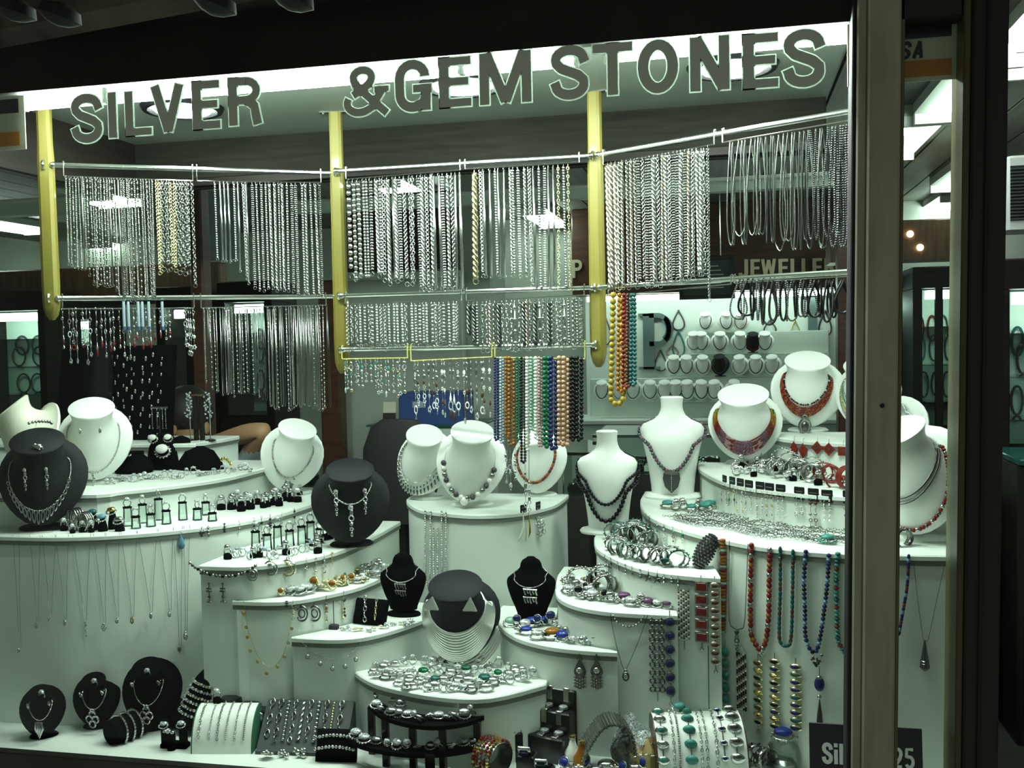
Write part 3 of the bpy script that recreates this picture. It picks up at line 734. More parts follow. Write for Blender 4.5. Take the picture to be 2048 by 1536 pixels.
# counter, blue box, chair, desk items
x0, x1, z0, z1 = pxr(735, 850, 960, 1100, 2.1)
t = thing('glass_counter', 'pale counter with dark green glass top behind the white busts', 'counter', ((x0+x1)/2, 2.1, 0)); w = (x1-x0)/2; zc = z1
MB().bbox((-w+.03, .02, 0), (w, .35, zc-.008), .006).obj('cabinet', 'mint_board', t)
MB().bbox((-w, 0, zc-.008), (w, .36, zc), .002).obj('glass_top', 'teal', t)
MB().bbox((-w+.09, .014, .1), (-w+.095, .02, zc-.03), .001).obj('door_gap', 'dark_frame', t)
x0, x1, _, z1 = pxr(797, 788, 925, 848, 2.15)
t = thing('storage_box', 'royal blue storage box standing on the glass counter', 'box', ((x0+x1)/2, 2.15, zc)); w = (x1-x0)/2; h = max(.1, z1-zc)
MB().bbox((-w, 0, 0), (w, .2, h), .004).obj('carton', 'blue_box', t); MB().bbox((-w*.55, -.004, h*.55), (-w*.2, 0, h*.75), .001).obj('paper_label', 'iceblue', t)
MB().bbox((-w, -.003, h*.92), (w, .2, h+.006), .003).obj('lid', 'blue_box', t)
x0, x1, _, z1 = pxr(783, 800, 797, 848, 2.16)
t = thing('desk_calendar', 'small upright white and black card beside the blue box', 'calendar', ((x0+x1)/2-.03, 2.16, zc))
MB().box((-.03, .0, 0), (.03, .004, .1), Matrix.Rotation(R(-12), 4, 'X')).obj('card', 'card_white', t); MB().box((-.03, -.002, .0), (.03, .0, .05), Matrix.Rotation(R(-12), 4, 'X')).obj('print_block', 'black_matte', t)
# office chair
p = aty(800, 940, 1.45)
t = thing('office_chair', 'black padded office chair behind the pearl fringe bust', 'chair', (p.x, 1.45, 0)); zc0 = p.z
mb = MB(); rings = []
for k, (z, s) in enumerate(((-.2, .5), (-.17, .8), (-.05, 1), (.08, .96), (.16, .75), (.19, .45))):
    rings.append([Vector((.15*s*math.cos(2*math.pi*i/16), .035*math.sin(2*math.pi*i/16)*(.6+.4*s), zc0+z)) for i in range(16)])
mb.loft(rings, True, True); mb.obj('backrest', 'black_matte', t)
MB().bbox((-.2, .02, .42), (.2, .45, .5), .03).obj('seat', 'black_matte', t)
MB().tube([(0, .22, .08), (0, .22, .42)], .03, 8).obj('gas_lift', 'black_gloss', t)
MB().tube([(0, .1, .45), (0, .03, .5), (0, .03, zc0-.1)], .02, 6).obj('back_bar', 'black_gloss', t)
for k in range(5):
    a = k*2*math.pi/5; MB().tube([(0, .22, .09), (.25*math.cos(a), .22+.25*math.sin(a), .05)], .02, 6).obj('foot_arm', 'black_gloss', t); MB().ball((.25*math.cos(a), .22+.25*math.sin(a), .028), .028).obj('castor', 'black_gloss', t)
# glass showcase tables in the middle distance (dark, with jewellery trays)
def tray_counter(label, px0, py0, px1, py1, Y, dep, n, seed):
    rnd = random.Random(seed)
    x0, x1, z0, z1 = pxr(px0, py0, px1, py1, Y)
    t = thing('counter_case', label, 'counter', ((x0+x1)/2, Y, 0)); w = (x1-x0)/2
    MB().bbox((-w, .02, 0), (w, dep, z1-.18), .006).obj('base', 'dark_frame', t)
    MB().box((-w, .02, z1-.18), (w, .026, z1-.01)).obj('front_glass', 'inner_glass', t, smooth=False)
    MB().bbox((-w-.01, 0, z1-.012), (w+.01, dep+.01, z1), .002).obj('glass_top', 'acrylic', t)
    for s in (-1, 1): MB().bbox((s*w-.012, .012, z1-.19), (s*w+.012, .036, z1-.012), .002).obj('corner_bar', 'steel', t)
    for k in range(n):
        x = lerp(-w+.1, w-.1, (k+.5)/n)
        tr = MB().bbox((x-w*.8/n, .08, z1-.175), (x+w*.8/n, dep-.05, z1-.15), .004).obj('tray', rnd.choice(['velvet', 'white', 'grey_pad']), t)
        mb = MB()
        for q in range(14): mb.torus(.012, .004, 8, 4, Matrix.Translation((x+rnd.uniform(-.7, .7)*w*.8/n, rnd.uniform(.1, dep-.08), z1-.145)))
        mb.obj('ring_rows', 'silver', tr)['kind'] = 'stuff'
tray_counter('dark glass counter case low behind the tall black bead bust', 1190, 870, 1480, 1000, 2.4, .5, 4, 3)
tray_counter('dark glass counter case between pedestal and black bead bust', 1120, 905, 1180, 1120, 1.9, .5, 2, 4)
tray_counter('glass counter case with jewellery beyond the right pier', 1880, 900, 1990, 1060, 1.9, .5, 2, 5)
tray_counter('dark glass counter case behind the white heart bust at left', 455, 905, 640, 1000, 2.6, .4, 2, 6)
# ------------------------------------------------------------------ hanging posts and rods
PL = {'l': ((-1.712, .20), (-1.09, .555)), 'm': ((-1.06, .53), (-.355, .53)), 'r': ((-.335, .523), (.262, .187))}
Z1, Z2, Z3 = 1.979, 1.634, 1.484
def onplane(px, py, k, off=0):
    (x0, y0), (x1, y1) = PL[k]
    ex, ey = x1-x0, y1-y0; n = Vector((ey, -ex, 0)).normalized()
    d = ray(px, py); o = Vector((x0, y0, 0))+n*off
    s = (o-CAM).dot(n)/d.dot(n)
    return CAM+d*s
def post(label, x, y, zlow, rz):
    t = thing('hanging_post', label, 'post', (x, y, zlow), rot=(0, 0, rz))
    H = Z_SOFF-zlow; rings = []
    for z, sx, sy in ((0, .006, .006), (.012, .014, .013), (.035, .019, .017), (.10, .020, .018), (H*.55, .0185, .017), (H*.72, .0185, .017), (H*.8, .0165, .016), (H*.93, .0165, .016), (H-.004, .0165, .016)):
        rings.append([Vector((sx*c[0], sy*c[1], z)) for c in ((-1, -.6), (-.6, -1), (.6, -1), (1, -.6), (1, .6), (.6, 1), (-.6, 1), (-1, .6))])
    MB().loft(rings, True, True).obj('timber', 'yellow_wood', t, sharp=40)
    mb = MB(); mb.bbox((-.045, -.012, H-.004), (.045, .012, H), .002)
    br = mb.obj('ceiling_bracket', 'steel', t)
    for sx in (-1, 1): MB().lathe([(.004, 0), (.004, -.003), (.001, -.004)], 6, Matrix.Translation((sx*.035, 0, H-.004))).obj('screw', 'steel', br)
    for z in [zz-zlow for zz in (Z1, Z2, Z3) if zz > zlow+.02]:
        MB().torus(.011, .0035, 12, 5, Matrix.Translation((0, -.017, z)) @ Matrix.Rotation(R(90), 4, 'Y')).obj('rod_eye', 'steel', t)
post('leftmost yellow wooden post hanging from the window soffit', -1.735, .205, onplane(105, 640, 'l').z, R(20))
post('middle yellow wooden post hanging from the soffit', -1.075, .562, onplane(668, 748, 'm').z, R(8))
post('right-hand yellow wooden post hanging left of the amber beads', -.345, .55, onplane(1188, 735, 'm').z, R(-12))
def rod(label, k, z, e0=0, e1=1, r=.0065):
    (x0, y0), (x1, y1) = PL[k]
    t = thing('display_rod', label, 'rod', (x0, y0, z))
    a = Vector((0, 0, 0)); b = Vector((x1-x0, y1-y0, 0))
    MB().tube([a.lerp(b, e0), a.lerp(b, e1)], r, 10).obj('bar', 'steel', t)
    for e in (e0, e1): MB().ball(a.lerp(b, e), r*1.35, 8, 6).obj('end_knob', 'steel', t)
rod('upper steel rod between left and middle yellow posts', 'l', Z1)
rod('lower steel rod between left and middle yellow posts', 'l', Z2)
rod('upper steel rod between middle and right yellow posts', 'm', Z1)
rod('second steel rod between middle and right yellow posts', 'm', Z2)
rod('lowest steel rod between middle and right yellow posts', 'm', Z3)
rod('upper steel rod running from right yellow post to the pier', 'r', Z1)
rod('lower steel rod running from right yellow post to the pier', 'r', Z2)
def wire(label, k, p0, p1, zr, m='steel'):
    a = onplane(*p0, k, .006); b = onplane(*p1, k, .006)
    t = thing('hanging_wire', label, 'wire', a)
    MB().tube([Vector(), b-a], .0016, 5).obj('bar', m, t)
    for e in (a, b):
        top = Vector((e.x, e.y, zr+.009)); n = (b-a).normalized().cross(Vector((0, 0, 1))); q = n*.012
        MB().tube([e-a, top-a, top-a-q*.5+Vector((0, 0, .002)), top-a-q*1.4-Vector((0, 0, .008))], .0018, 5).obj('hook', m, t)

# ------------------------------------------------------------------ chain meshes
def twist(mb, L, w, pitch, n=2, r=None, seg=6):
    r = r or w*.28; st = max(4, int(L/pitch*seg))
    for k in range(n):
        mb.tube([(w*.26*math.cos(2*math.pi*(i/seg+k/n)), w*.26*math.sin(2*math.pi*(i/seg+k/n)), -L*i/st) for i in range(st+1)], r, 4)
def links(mb, L, w, ratio=1.5, flat=.25, alt=True, every=1.0):
    step = w*ratio*.78; n = int(L/step)
    for i in range(n):
        T = Matrix.Translation((0, 0, -step*(i+.5))) @ Matrix.Rotation(R(90), 4, 'X')
        if alt and i % 2: T = Matrix.Translation((0, 0, -step*(i+.5))) @ Matrix.Rotation(R(70), 4, 'Z') @ Matrix.Rotation(R(90), 4, 'X')
        elif not alt: T = Matrix.Translation((0, 0, -step*(i+.5))) @ Matrix.Rotation(R(35), 4, 'Z') @ Matrix.Rotation(R(90), 4, 'X')
        mb.torus(w*.36, w*.14, 8, 4, T, 1, ratio*.9)
def balls(mb, L, w, gap=.95, var=0, sc=1):
    z = 0; i = 0
    while z < L:
        ww = w*(1 if not var or i % 3 else 1.5); mb.ball((0, 0, -z-ww/2), ww/2, 6, 4, (1, 1, sc)); z += ww*gap*sc; i += 1
CH = {}
def chain_mesh(style, w, L, m):
    key = (style, round(w, 4), round(L, 3), m)
    if key in CH: return CH[key]
    mb = MB().use(m)
    mb.torus(w*.5+.0012, .0007, 8, 4, Matrix.Translation((0, 0, .001)) @ Matrix.Rotation(R(90), 4, 'Y'))
    if style == 'rope': twist(mb, L, w, w*2.2)
    elif style == 'braid': twist(mb, L, w*1.2, w*3, 3, w*.3)
    elif style == 'curb': links(mb, L, w, 1.25, alt=False)
    elif style == 'cable': links(mb, L, w, 1.5)
    elif style == 'link': links(mb, L, w, 2.1)
    elif style == 'ball': balls(mb, L, w)
    elif style == 'station': 
        mb.tube([(0, 0, 0), (0, 0, -L)], w*.22, 4); z = w
        while z < L: mb.ball((0, 0, -z), w*.5, 6, 4); z += w*2.4
    elif style == 'snake': mb.tube([(0, 0, 0), (0, 0, -L)], w*.42, 6)
    elif style == 'herring':
        n = int(L/(w*.7)); 
        for i in range(n):
            z = -w*.7*(i+.5); 
            for s in (-1, 1): mb.box((-w*.28, -w*.12, -w*.16), (w*.28, w*.12, w*.16), Matrix.Translation((s*w*.22, 0, z)) @ Matrix.Rotation(R(s*38), 4, 'Y'))
    elif style == 'crystal':
        n = int(L/(w*1.05))
        for i in range(n): mb.gem((0, 0, -w*1.05*(i+.5)), w*.5, w*.5, 6, Matrix.Rotation(R(90), 4, 'X'))
    elif style == 'double':
        for s in (-1, 1): mb.tube([(s*w*.2, 0, 0), (s*w*.55, 0, -L*.5), (s*w*.45, 0, -L*.97), (0, 0, -L)], w*.2, 5)
    if style not in ('double',):
        mb.torus(w*.45+.0008, .0007, 8, 4, Matrix.Translation((0, 0, -L-w*.4)) @ Matrix.Rotation(R(90), 4, 'X'))
    me = mb.mesh('chain'); CH[key] = me; return me
NAME = dict(rope='rope', braid='braided', curb='curb', cable='cable', link='long-link', ball='ball', station='beaded', snake='snake', herring='flat herringbone', crystal='crystal', double='looped')
COLR = {'silver': 'silver', 'silver_dull': 'silver', 'silver_dark': 'oxidised silver', 'pale_gold': 'pale gold', 'copper': 'coppery', 'gold': 'gold', 'crystal': 'clear crystal'}
def row(k, n, px0, px1, top, bot, styles, where, group, kind='chain', seed=1, noun='chain', off=.006, wj=.15):
    rnd = random.Random(seed)
    for i in range(n):
        px = lerp(px0, px1, (i+.5)/n)+rnd.uniform(-.25, .25)*(px1-px0)/n
        a = onplane(px, interp(top, px), k, off); b = onplane(px, interp(bot, px)+rnd.uniform(-5, 5), k, off)
        L = a.z-b.z
        st, wpx, m = styles(px, rnd) if callable(styles) else rnd.choice(styles)
        w = wpx*ppm(a)
        w = round(w/.0006)*.0006 or .0012
        Lq = max(.03, round(L/.04)*.04)
        me = chain_mesh(st, w, Lq, m)
        o = link('necklace_chain' if noun == 'chain' else noun.replace(' ', '_'), me, None, (a.x, a.y, a.z-w*.5-.001), (rnd.uniform(-.01, .01), rnd.uniform(-.012, .012), rnd.uniform(-.4, .4)), (1, 1, L/Lq))
        tag(o, '%s %s %s, %s from left %s' % (COLR[m], NAME[st], noun, nth(i), where), kind, group)
wire('thin wire bar below upper left rod, left half', 'l', (128, 352), (386, 362), Z1)
wire('thin wire bar below upper left rod, right half', 'l', (394, 362), (642, 365), Z1)
wire('thin wire bar below upper middle rod, left half', 'm', (692, 358), (920, 340), Z1)
wire('thin wire bar below upper middle rod, right half', 'm', (930, 338), (1158, 324), Z1)
wire('thin wire bar below upper right rod, beside yellow post', 'r', (1206, 330), (1428, 288), Z1)
wire('thin wire bar below upper right rod, beside the pier', 'r', (1445, 285), (1702, 240), Z1, 'copper')
wire('thin wire bar below lower left rod, left half', 'l', (125, 618), (388, 616), Z2)
wire('thin wire bar below lower left rod, right half', 'l', (402, 616), (652, 610), Z2)
wire('thin wire bar below second middle rod, left half', 'm', (690, 608), (922, 600), Z2)
wire('thin wire bar below second middle rod, right half', 'm', (932, 602), (1168, 590), Z2)
wire('yellow wire below the lowest middle rod, left part', 'm', (684, 718), (815, 716), Z3, 'wire_yellow')
wire('yellow wire below the lowest middle rod, centre part', 'm', (822, 722), (984, 714), Z3, 'wire_yellow')
wire('yellow wire below the lowest middle rod, bead part', 'm', (990, 715), (1170, 718), Z3, 'wire_yellow')
wire('sagging silver wire below the lower right rod beside amber beads', 'r', (1216, 592), (1462, 568), Z2)
wire('thin wire bar below lower right rod carrying cord bracelets', 'r', (1468, 566), (1704, 552), Z2)
S, D, K, PG, CU = 'silver', 'silver_dull', 'silver_dark', 'pale_gold', 'copper'
fine = [('rope', 4, D), ('cable', 4.5, S), ('snake', 3.5, D), ('ball', 3.5, D), ('curb', 4.5, D), ('station', 5, D)]
row('l', 31, 130, 306, [(130, 353), (306, 360)], [(130, 520), (170, 538), (180, 565), (222, 568), (235, 598), (306, 590)], fine, 'on upper left wire', 'fine chains on the upper left wire', seed=1)
def s1b(px, r): return ('curb', 7, PG) if px < 322 or 335 < px < 350 else ('rope', 6, CU) if r.random() < .3 else ('cable', 8, D)
row('l', 13, 308, 385, [(308, 360), (385, 362)], [(308, 535), (345, 532), (376, 538), (380, 565)], s1b, 'at right end of upper left wire', 'fine chains on the upper left wire', seed=2)
def s2(px, r):
    return r.choice([('rope', 6, S), ('curb', 6, S), ('ball', 5, S), ('snake', 5, S), ('herring', 6, D), ('cable', 6, S)])
row('l', 24, 426, 642, [(426, 364), (642, 366)], [(426, 512), (470, 515), (480, 545), (505, 570), (560, 572), (600, 580), (642, 592)], s2, 'beside middle post, upper row', 'chains on the upper left wire beside the middle post', seed=3)
def s3(px, r):
    if px < 705: return ('crystal', 12, S)
    if px < 722: return ('ball', 10, S)
    return r.choice([('rope', 8, S), ('herring', 8, S), ('curb', 9, S), ('snake', 7, S), ('braid', 8, S), ('cable', 8, S), ('ball', 6, S)])
row('m', 27, 695, 922, [(695, 360), (922, 344)], [(695, 545), (760, 540), (766, 555), (825, 556), (832, 575), (915, 568), (922, 590)], s3, 'on upper middle wire', 'thick silver chains on the upper middle wire', seed=4)
def s4(px, r):
    if px < 955: return ('braid', 11, PG)
    return r.choice([('rope', 7, S), ('snake', 6, S), ('herring', 7, S), ('curb', 8, S), ('ball', 6, S), ('cable', 7, PG)])
row('m', 20, 943, 1142, [(943, 340), (1142, 328)], [(943, 550), (1020, 545), (1050, 548), (1060, 568), (1142, 570)], s4, 'before the pale column', 'silver chains in front of the column', seed=5)
def s5(px, r):
    if px < 1240: return ('braid', 11, CU) if r.random() < .6 else ('braid', 11, D)
    return r.choice([('rope', 8, D), ('curb', 9, S), ('cable', 9, S), ('braid', 9, S), ('herring', 8, D), ('link', 8, S), ('rope', 7, CU)])
row('r', 26, 1210, 1412, [(1210, 326), (1362, 300), (1412, 296)], [(1210, 570), (1300, 560), (1360, 552), (1412, 535)], s5, 'right of right-hand yellow post', 'thick chains right of the right-hand yellow post', seed=6)
tag(link('necklace_chain', chain_mesh('curb', .0078, .36, S), None, onplane(1415, 295, 'r', .006)), 'single long curb chain hanging apart right of the thick chains', 'chain', 'thick chains right of the right-hand yellow post')
# looped cords and thin chains beside the pier
def loop_mesh(w, L, r, m, style='tube'):
    key = ('loop', round(w, 3), round(L, 3), round(r, 5), m, style)
    if key in CH: return CH[key]
    pts = [(w*.12*s if False else 0, 0, 0) for s in (1,)]
    P = []
    for i in range(25):
        a = i/24*2*math.pi; prof = math.sin(a/2)**1
        x = w*.5*math.sin(a)*(abs(math.sin(a/2))**1.6)*1.25; z = -L*(.5-.5*math.cos(a)); P.append(Vector((x, .002*math.sin(a*2), z)))
    mb = MB().use(m)
    if style == 'tube': mb.tube(P, r, 5, cap=False)
    else:
        for i, p in enumerate(resample(P, r*1.9)): mb.ball(p, r*1.05, 6, 4)
    mb.torus(.003, .0007, 8, 4, Matrix.Rotation(R(90), 4, 'Y'))
    CH[key] = mb.mesh('loop'); return CH[key]
rnd = random.Random(9)
for i in range(30):
    px = lerp(1456, 1700, (i+.5)/30)+rnd.uniform(-3, 3)
    a = onplane(px, interp([(1456, 286), (1700, 250)], px), 'r', .006); b = onplane(px, interp([(1456, 492), (1520, 480), (1560, 500), (1640, 495), (1700, 500)], px)+rnd.uniform(-16, 6), 'r', .006)
    L = round((a.z-b.z)/.02)*.02; w = rnd.choice([.012, .02, .03, .04])
    if px > 1665: st, m, r = 'bead', K, .0028
    elif px > 1610 and rnd.random() < .5: st, m, r = 'bead', K, .0024
    else: st, m, r = 'tube', rnd.choice([D, K, K]), .0016
    o = link('cord_necklace', loop_mesh(w, L, r, m, st), None, a, (0, 0, R(-30)+rnd.uniform(-.5, .5)))
    tag(o, '%s looped necklace, %s from left on the upper wire beside the pier' % ('dark beaded' if st == 'bead' else 'thin silver' if m == D else 'dark cord', nth(i)), 'necklace', 'looped necklaces beside the pier')
for i in range(24):
    px = lerp(1472, 1704, (i+.5)/24)+rnd.uniform(-3, 3)
    a = onplane(px, 562, 'r', .006); b = onplane(px, interp([(1472, 632), (1560, 642), (1704, 628)], px)+rnd.uniform(-8, 8), 'r', .006)
    m = rnd.choice(['black_gloss', 'black_gloss', 'black_matte', K])
    o = link('cord_bracelet', loop_mesh(rnd.choice([.02, .032, .045]), round((a.z-b.z)/.01)*.01, .0028 if m != K else .0024, m, 'bead' if m == K else 'tube'), None, a, (0, 0, R(-30)+rnd.uniform(-.9, .9)))
    mb = MB()
    tag(o, '%s bracelet loop, %s from left on the lower wire by the pier' % ('black leather cord' if m != K else 'dark silver bead', nth(i)), 'bracelet', 'cord bracelets on the lower wire by the pier')
# lower left: long thin chains
def s8(px, r): return r.choice([('double', 5, D), ('snake', 2.6, D), ('double', 7, D), ('cable', 3.6, D), ('double', 4, K), ('station', 4, D)])
row('l', 40, 405, 655, [(405, 617), (655, 611)], [(405, 755), (440, 790), (500, 778), (540, 815), (600, 808), (655, 815)], s8, 'on lower wire beside middle post', 'long thin chains on the lower left wire', seed=11)
# crystal bracelets
def s9(px, r): return r.choice([('crystal', 7, S), ('crystal', 8, S), ('ball', 7, S), ('cable', 8, S), ('crystal', 6, 'crystal'), ('curb', 8, S)])
row('m', 27, 690, 918, [(690, 610), (918, 602)], [(690, 690), (918, 680)], s9, 'on second middle wire', 'crystal bracelets on the second middle wire', 'bracelet', 12, 'bracelet')
def s10(px, r): return r.choice([('cable', 9, D), ('link', 9, S), ('curb', 10, D), ('ball', 7, D), ('rope', 7, CU), ('braid', 9, K), ('station', 10, S)])
row('m', 28, 934, 1166, [(934, 604), (1166, 594)], [(934, 660), (960, 690), (1166, 682)], s10, 'below the second rod by right-hand post', 'silver bracelets left of the right-hand yellow post', 'bracelet', 13, 'bracelet')
# dangling earrings and charms
def charm(mb, m, kind, z, s):
    mb.use(m)
    if kind == 0: mb.ball((0, 0, z-s), s, 6, 5, (.8, .5, 1.2))
    elif kind == 1: mb.torus(s, s*.25, 10, 4, Matrix.Translation((0, 0, z-s)) @ Matrix.Rotation(R(90), 4, 'X'))
    elif kind == 2: mb.gem((0, 0, z-s), s, s*.8, 6, Matrix.Rotation(R(90), 4, 'X'))
    elif kind == 3: mb.ball((0, 0, z-s), s, 6, 5, (1, .3, 1))
    elif kind == 4: mb.lathe([(s*.1, z), (s*.6, z-s*1.4), (s*.7, z-s*1.8), (s*.2, z-s*2.3)], 6)
    else:
        for a in range(5): mb.ball((s*.7*math.cos(a*1.257), 0, z-s+s*.7*math.sin(a*1.257)), s*.4, 5, 4)
def dangler_mesh(seed, L, mats):
    r = random.Random(seed); mb = MB().use(mats[0]); mb.torus(.003, .0006, 8, 4, Matrix.Rotation(R(90), 4, 'Y'))
    z = -.003
    while z > -L:
        if r.random() < .45:
            mb.use(mats[0]); mb.tube([(0, 0, z), (0, 0, z-.012)], .0007, 4); z -= .012
        s = r.uniform(.003, .0055); m = r.choice(mats); kd = r.randrange(6)
        charm(mb, m, kd, z, s); z -= s*2.1
    return mb.mesh('dangle')
def danglers(k, n, px0, px1, top, bot, mats, where, group, seed, noun='drop earring', off=.006, var=10):
    r = random.Random(seed); P = [dangler_mesh(seed*10+j, L, mats) for j, L in enumerate((.06, .07, .08, .065, .075, .09))]
    Ls = (.06, .07, .08, .065, .075, .09)
    for i in range(n):
        px = lerp(px0, px1, (i+.5)/n)+r.uniform(-.3, .3)*(px1-px0)/n
        a = onplane(px, interp(top, px), k, off); b = onplane(px, interp(bot, px)+r.uniform(-var, var), k, off)
        j = r.randrange(6)
        o = link(noun.replace(' ', '_'), P[j], None, a-Vector((0, 0, .002)), (0, 0, r.uniform(-.6, .6)), (1, 1, max(.4, (a.z-b.z)/Ls[j])))
        tag(o, 'dangling silver %s, %s from left %s' % (noun, nth(i), where), 'earring' if 'ear' in noun else 'pendant', group)
danglers('l', 24, 122, 342, [(122, 618), (342, 617)], [(122, 690), (220, 695), (342, 668)], [S, D, 'crystal', S, D, S, 'garnet'], 'on lower left wire', 'drop earrings on the lower left wire', 21)
danglers('l', 5, 366, 388, [(366, 617), (388, 617)], [(366, 690), (388, 690)], [S, 'crystal'], 'at right end of lower left wire', 'drop earrings on the lower left wire', 22)
danglers('m', 17, 684, 812, [(684, 719), (812, 717)], [(684, 775), (740, 765), (770, 790), (812, 775)], [S, 'crystal', 'pale_gold', S, 'turq'], 'on yellow wire beside middle post', 'drop earrings on the yellow wire', 23)
danglers('m', 18, 824, 982, [(824, 724), (982, 716)], [(824, 820), (982, 815)], [S, 'crystal', D, S, 'pearl', S, 'brown_stone'], 'on yellow wire in the centre', 'drop earrings on the yellow wire', 24)
# slim tag tubes below the lower left rod
for i, px in enumerate((247, 256, 276, 284, 297, 324)):
    a = onplane(px, 603, 'l', .012); b = onplane(px, 660, 'l', .012); L = a.z-b.z
    t = thing('tag_tube', 'slim pale blue tag tube, %s from left below the lower left rod' % nth(i), 'tag', (a.x, a.y, b.z), group='tag tubes below the lower left rod')
    MB().lathe([(.003, 0), (.0036, .004), (.0036, L-.004), (.003, L)], 8).obj('tube', 'iceblue', t)
    MB().lathe([(.0042, L*.0), (.0042, L*.12)], 8).obj('cap', 'navy_tag', t)

# ------------------------------------------------------------------ bead strands
BEADS = {}
def bead_mesh(m, r, sc=(1, 1, 1), n=8):
    k = (m, round(r, 4), sc)
    if k not in BEADS: BEADS[k] = MB().use(m).ball((0, 0, 0), r, n, 6, sc).mesh('bead')
    return BEADS[k]
def bead_strand(name, label, cat, pts, m, r, group=None, mats=None, sc=(1, 1, 1), gap=1.9, join=False, cord='cord'):
    pts = [Vector(p) for p in pts]; base = min(pts, key=lambda p: p.z).copy()
    t = thing(name, label, cat, base, group=group)
    MB().tube([p-base for p in pts], .0008, 4).obj('cord', cord, t)
    P = resample(pts, r*gap)
    if join:
        mb = MB(); 
        for i, p in enumerate(P): mb.use(mats[i % len(mats)] if mats else m); mb.ball(p-base, r, 6, 4, sc)
        mb.obj('bead_row', None, t, sharp=None)
    else:
        for i, p in enumerate(P):
            mm = mats[i % len(mats)] if mats else m
            q = P[min(i+1, len(P)-1)]-P[max(i-1, 0)]
            o = link('bead', bead_mesh(mm, r, sc), t, p-base)
            if sc != (1, 1, 1) and q.length > 1e-6: o.rotation_euler = frame(q).to_euler()
    return t
def uloop(k, pxl, pxr_, ytop, ybot, off=.008, n=10, pinch=.0):
    out = []; cx = (pxl+pxr_)/2; hw = (pxr_-pxl)/2
    r = hw
    for i in range(n+1): out.append(onplane(pxl+(cx-pxl)*pinch*(1-i/n), lerp(ytop, ybot-r, i/n), k, off))
    for i in range(1, 8):
        a = math.pi*i/8; out.append(onplane(cx-r*math.cos(a), ybot-r+r*math.sin(a), k, off))
    for i in range(n, -1, -1): out.append(onplane(pxr_-(pxr_-cx)*pinch*(1-i/n), lerp(ytop, ybot-r, i/n), k, off-.004))
    return out
st = [('lapis', 990, 996, 880, 3, 'dark grey-blue'), ('iceblue', 1001, 1006, 885, 3.2, 'pale ice blue'), ('amber', 1012, 1020, 872, 4, 'amber brown'), ('amber', 1018, 1028, 890, 4.2, 'darker amber'), ('green', 1034, 1040, 880, 3, 'muted green'),
      ('onyx', 1043, 1050, 925, 3.2, 'dark chip'), ('pearl', 1053, 1058, 900, 3.6, 'white pearl'), ('mint', 1062, 1068, 860, 3.4, 'pale mint'), ('pearl', 1071, 1076, 878, 3.8, 'cream pearl'), ('pink', 1078, 1083, 893, 3.2, 'pink pearl'),
      ('green', 1089, 1097, 893, 5, 'bright green malachite'), ('lapis', 1102, 1112, 898, 4.8, 'deep blue lapis'), ('peach', 1118, 1128, 890, 5, 'peach pearl'), ('peach', 1127, 1136, 890, 5, 'second peach pearl'), ('onyx', 1142, 1149, 880, 4.4, 'black onyx'), ('onyx', 1154, 1163, 880, 4.6, 'rightmost black onyx')]
for m, a, b, yb, r, nm in st:
    p = onplane(a, 720, 'm', .008); rr = r*ppm(p)
    bead_strand('bead_strand', '%s bead strand hanging from the yellow wire by right-hand post' % nm, 'necklace', uloop('m', a, b, 716, yb), m, rr, 'bead strands on the yellow wire', join=r < 4.3)
st = [('yellow', 1222, 1247, 808, 6.5, 'large yellow amber'), ('amber', 1236, 1252, 782, 5.2, 'orange-brown amber'), ('garnet', 1246, 1256, 775, 4.6, 'dark red-brown'), ('brown_stone', 1254, 1262, 772, 3.6, 'brown and white'), ('teal', 1262, 1270, 770, 4.4, 'dark teal chunky')]
for m, a, b, yb, r, nm in st:
    p = onplane(a, 600, 'r', .008); rr = r*ppm(p)
    bead_strand('bead_strand', '%s bead strand hanging right of the right-hand yellow post' % nm, 'necklace', uloop('r', a, b, 590, yb, pinch=.35), m, rr, 'bead strands right of the right-hand yellow post', join=r < 4.3)
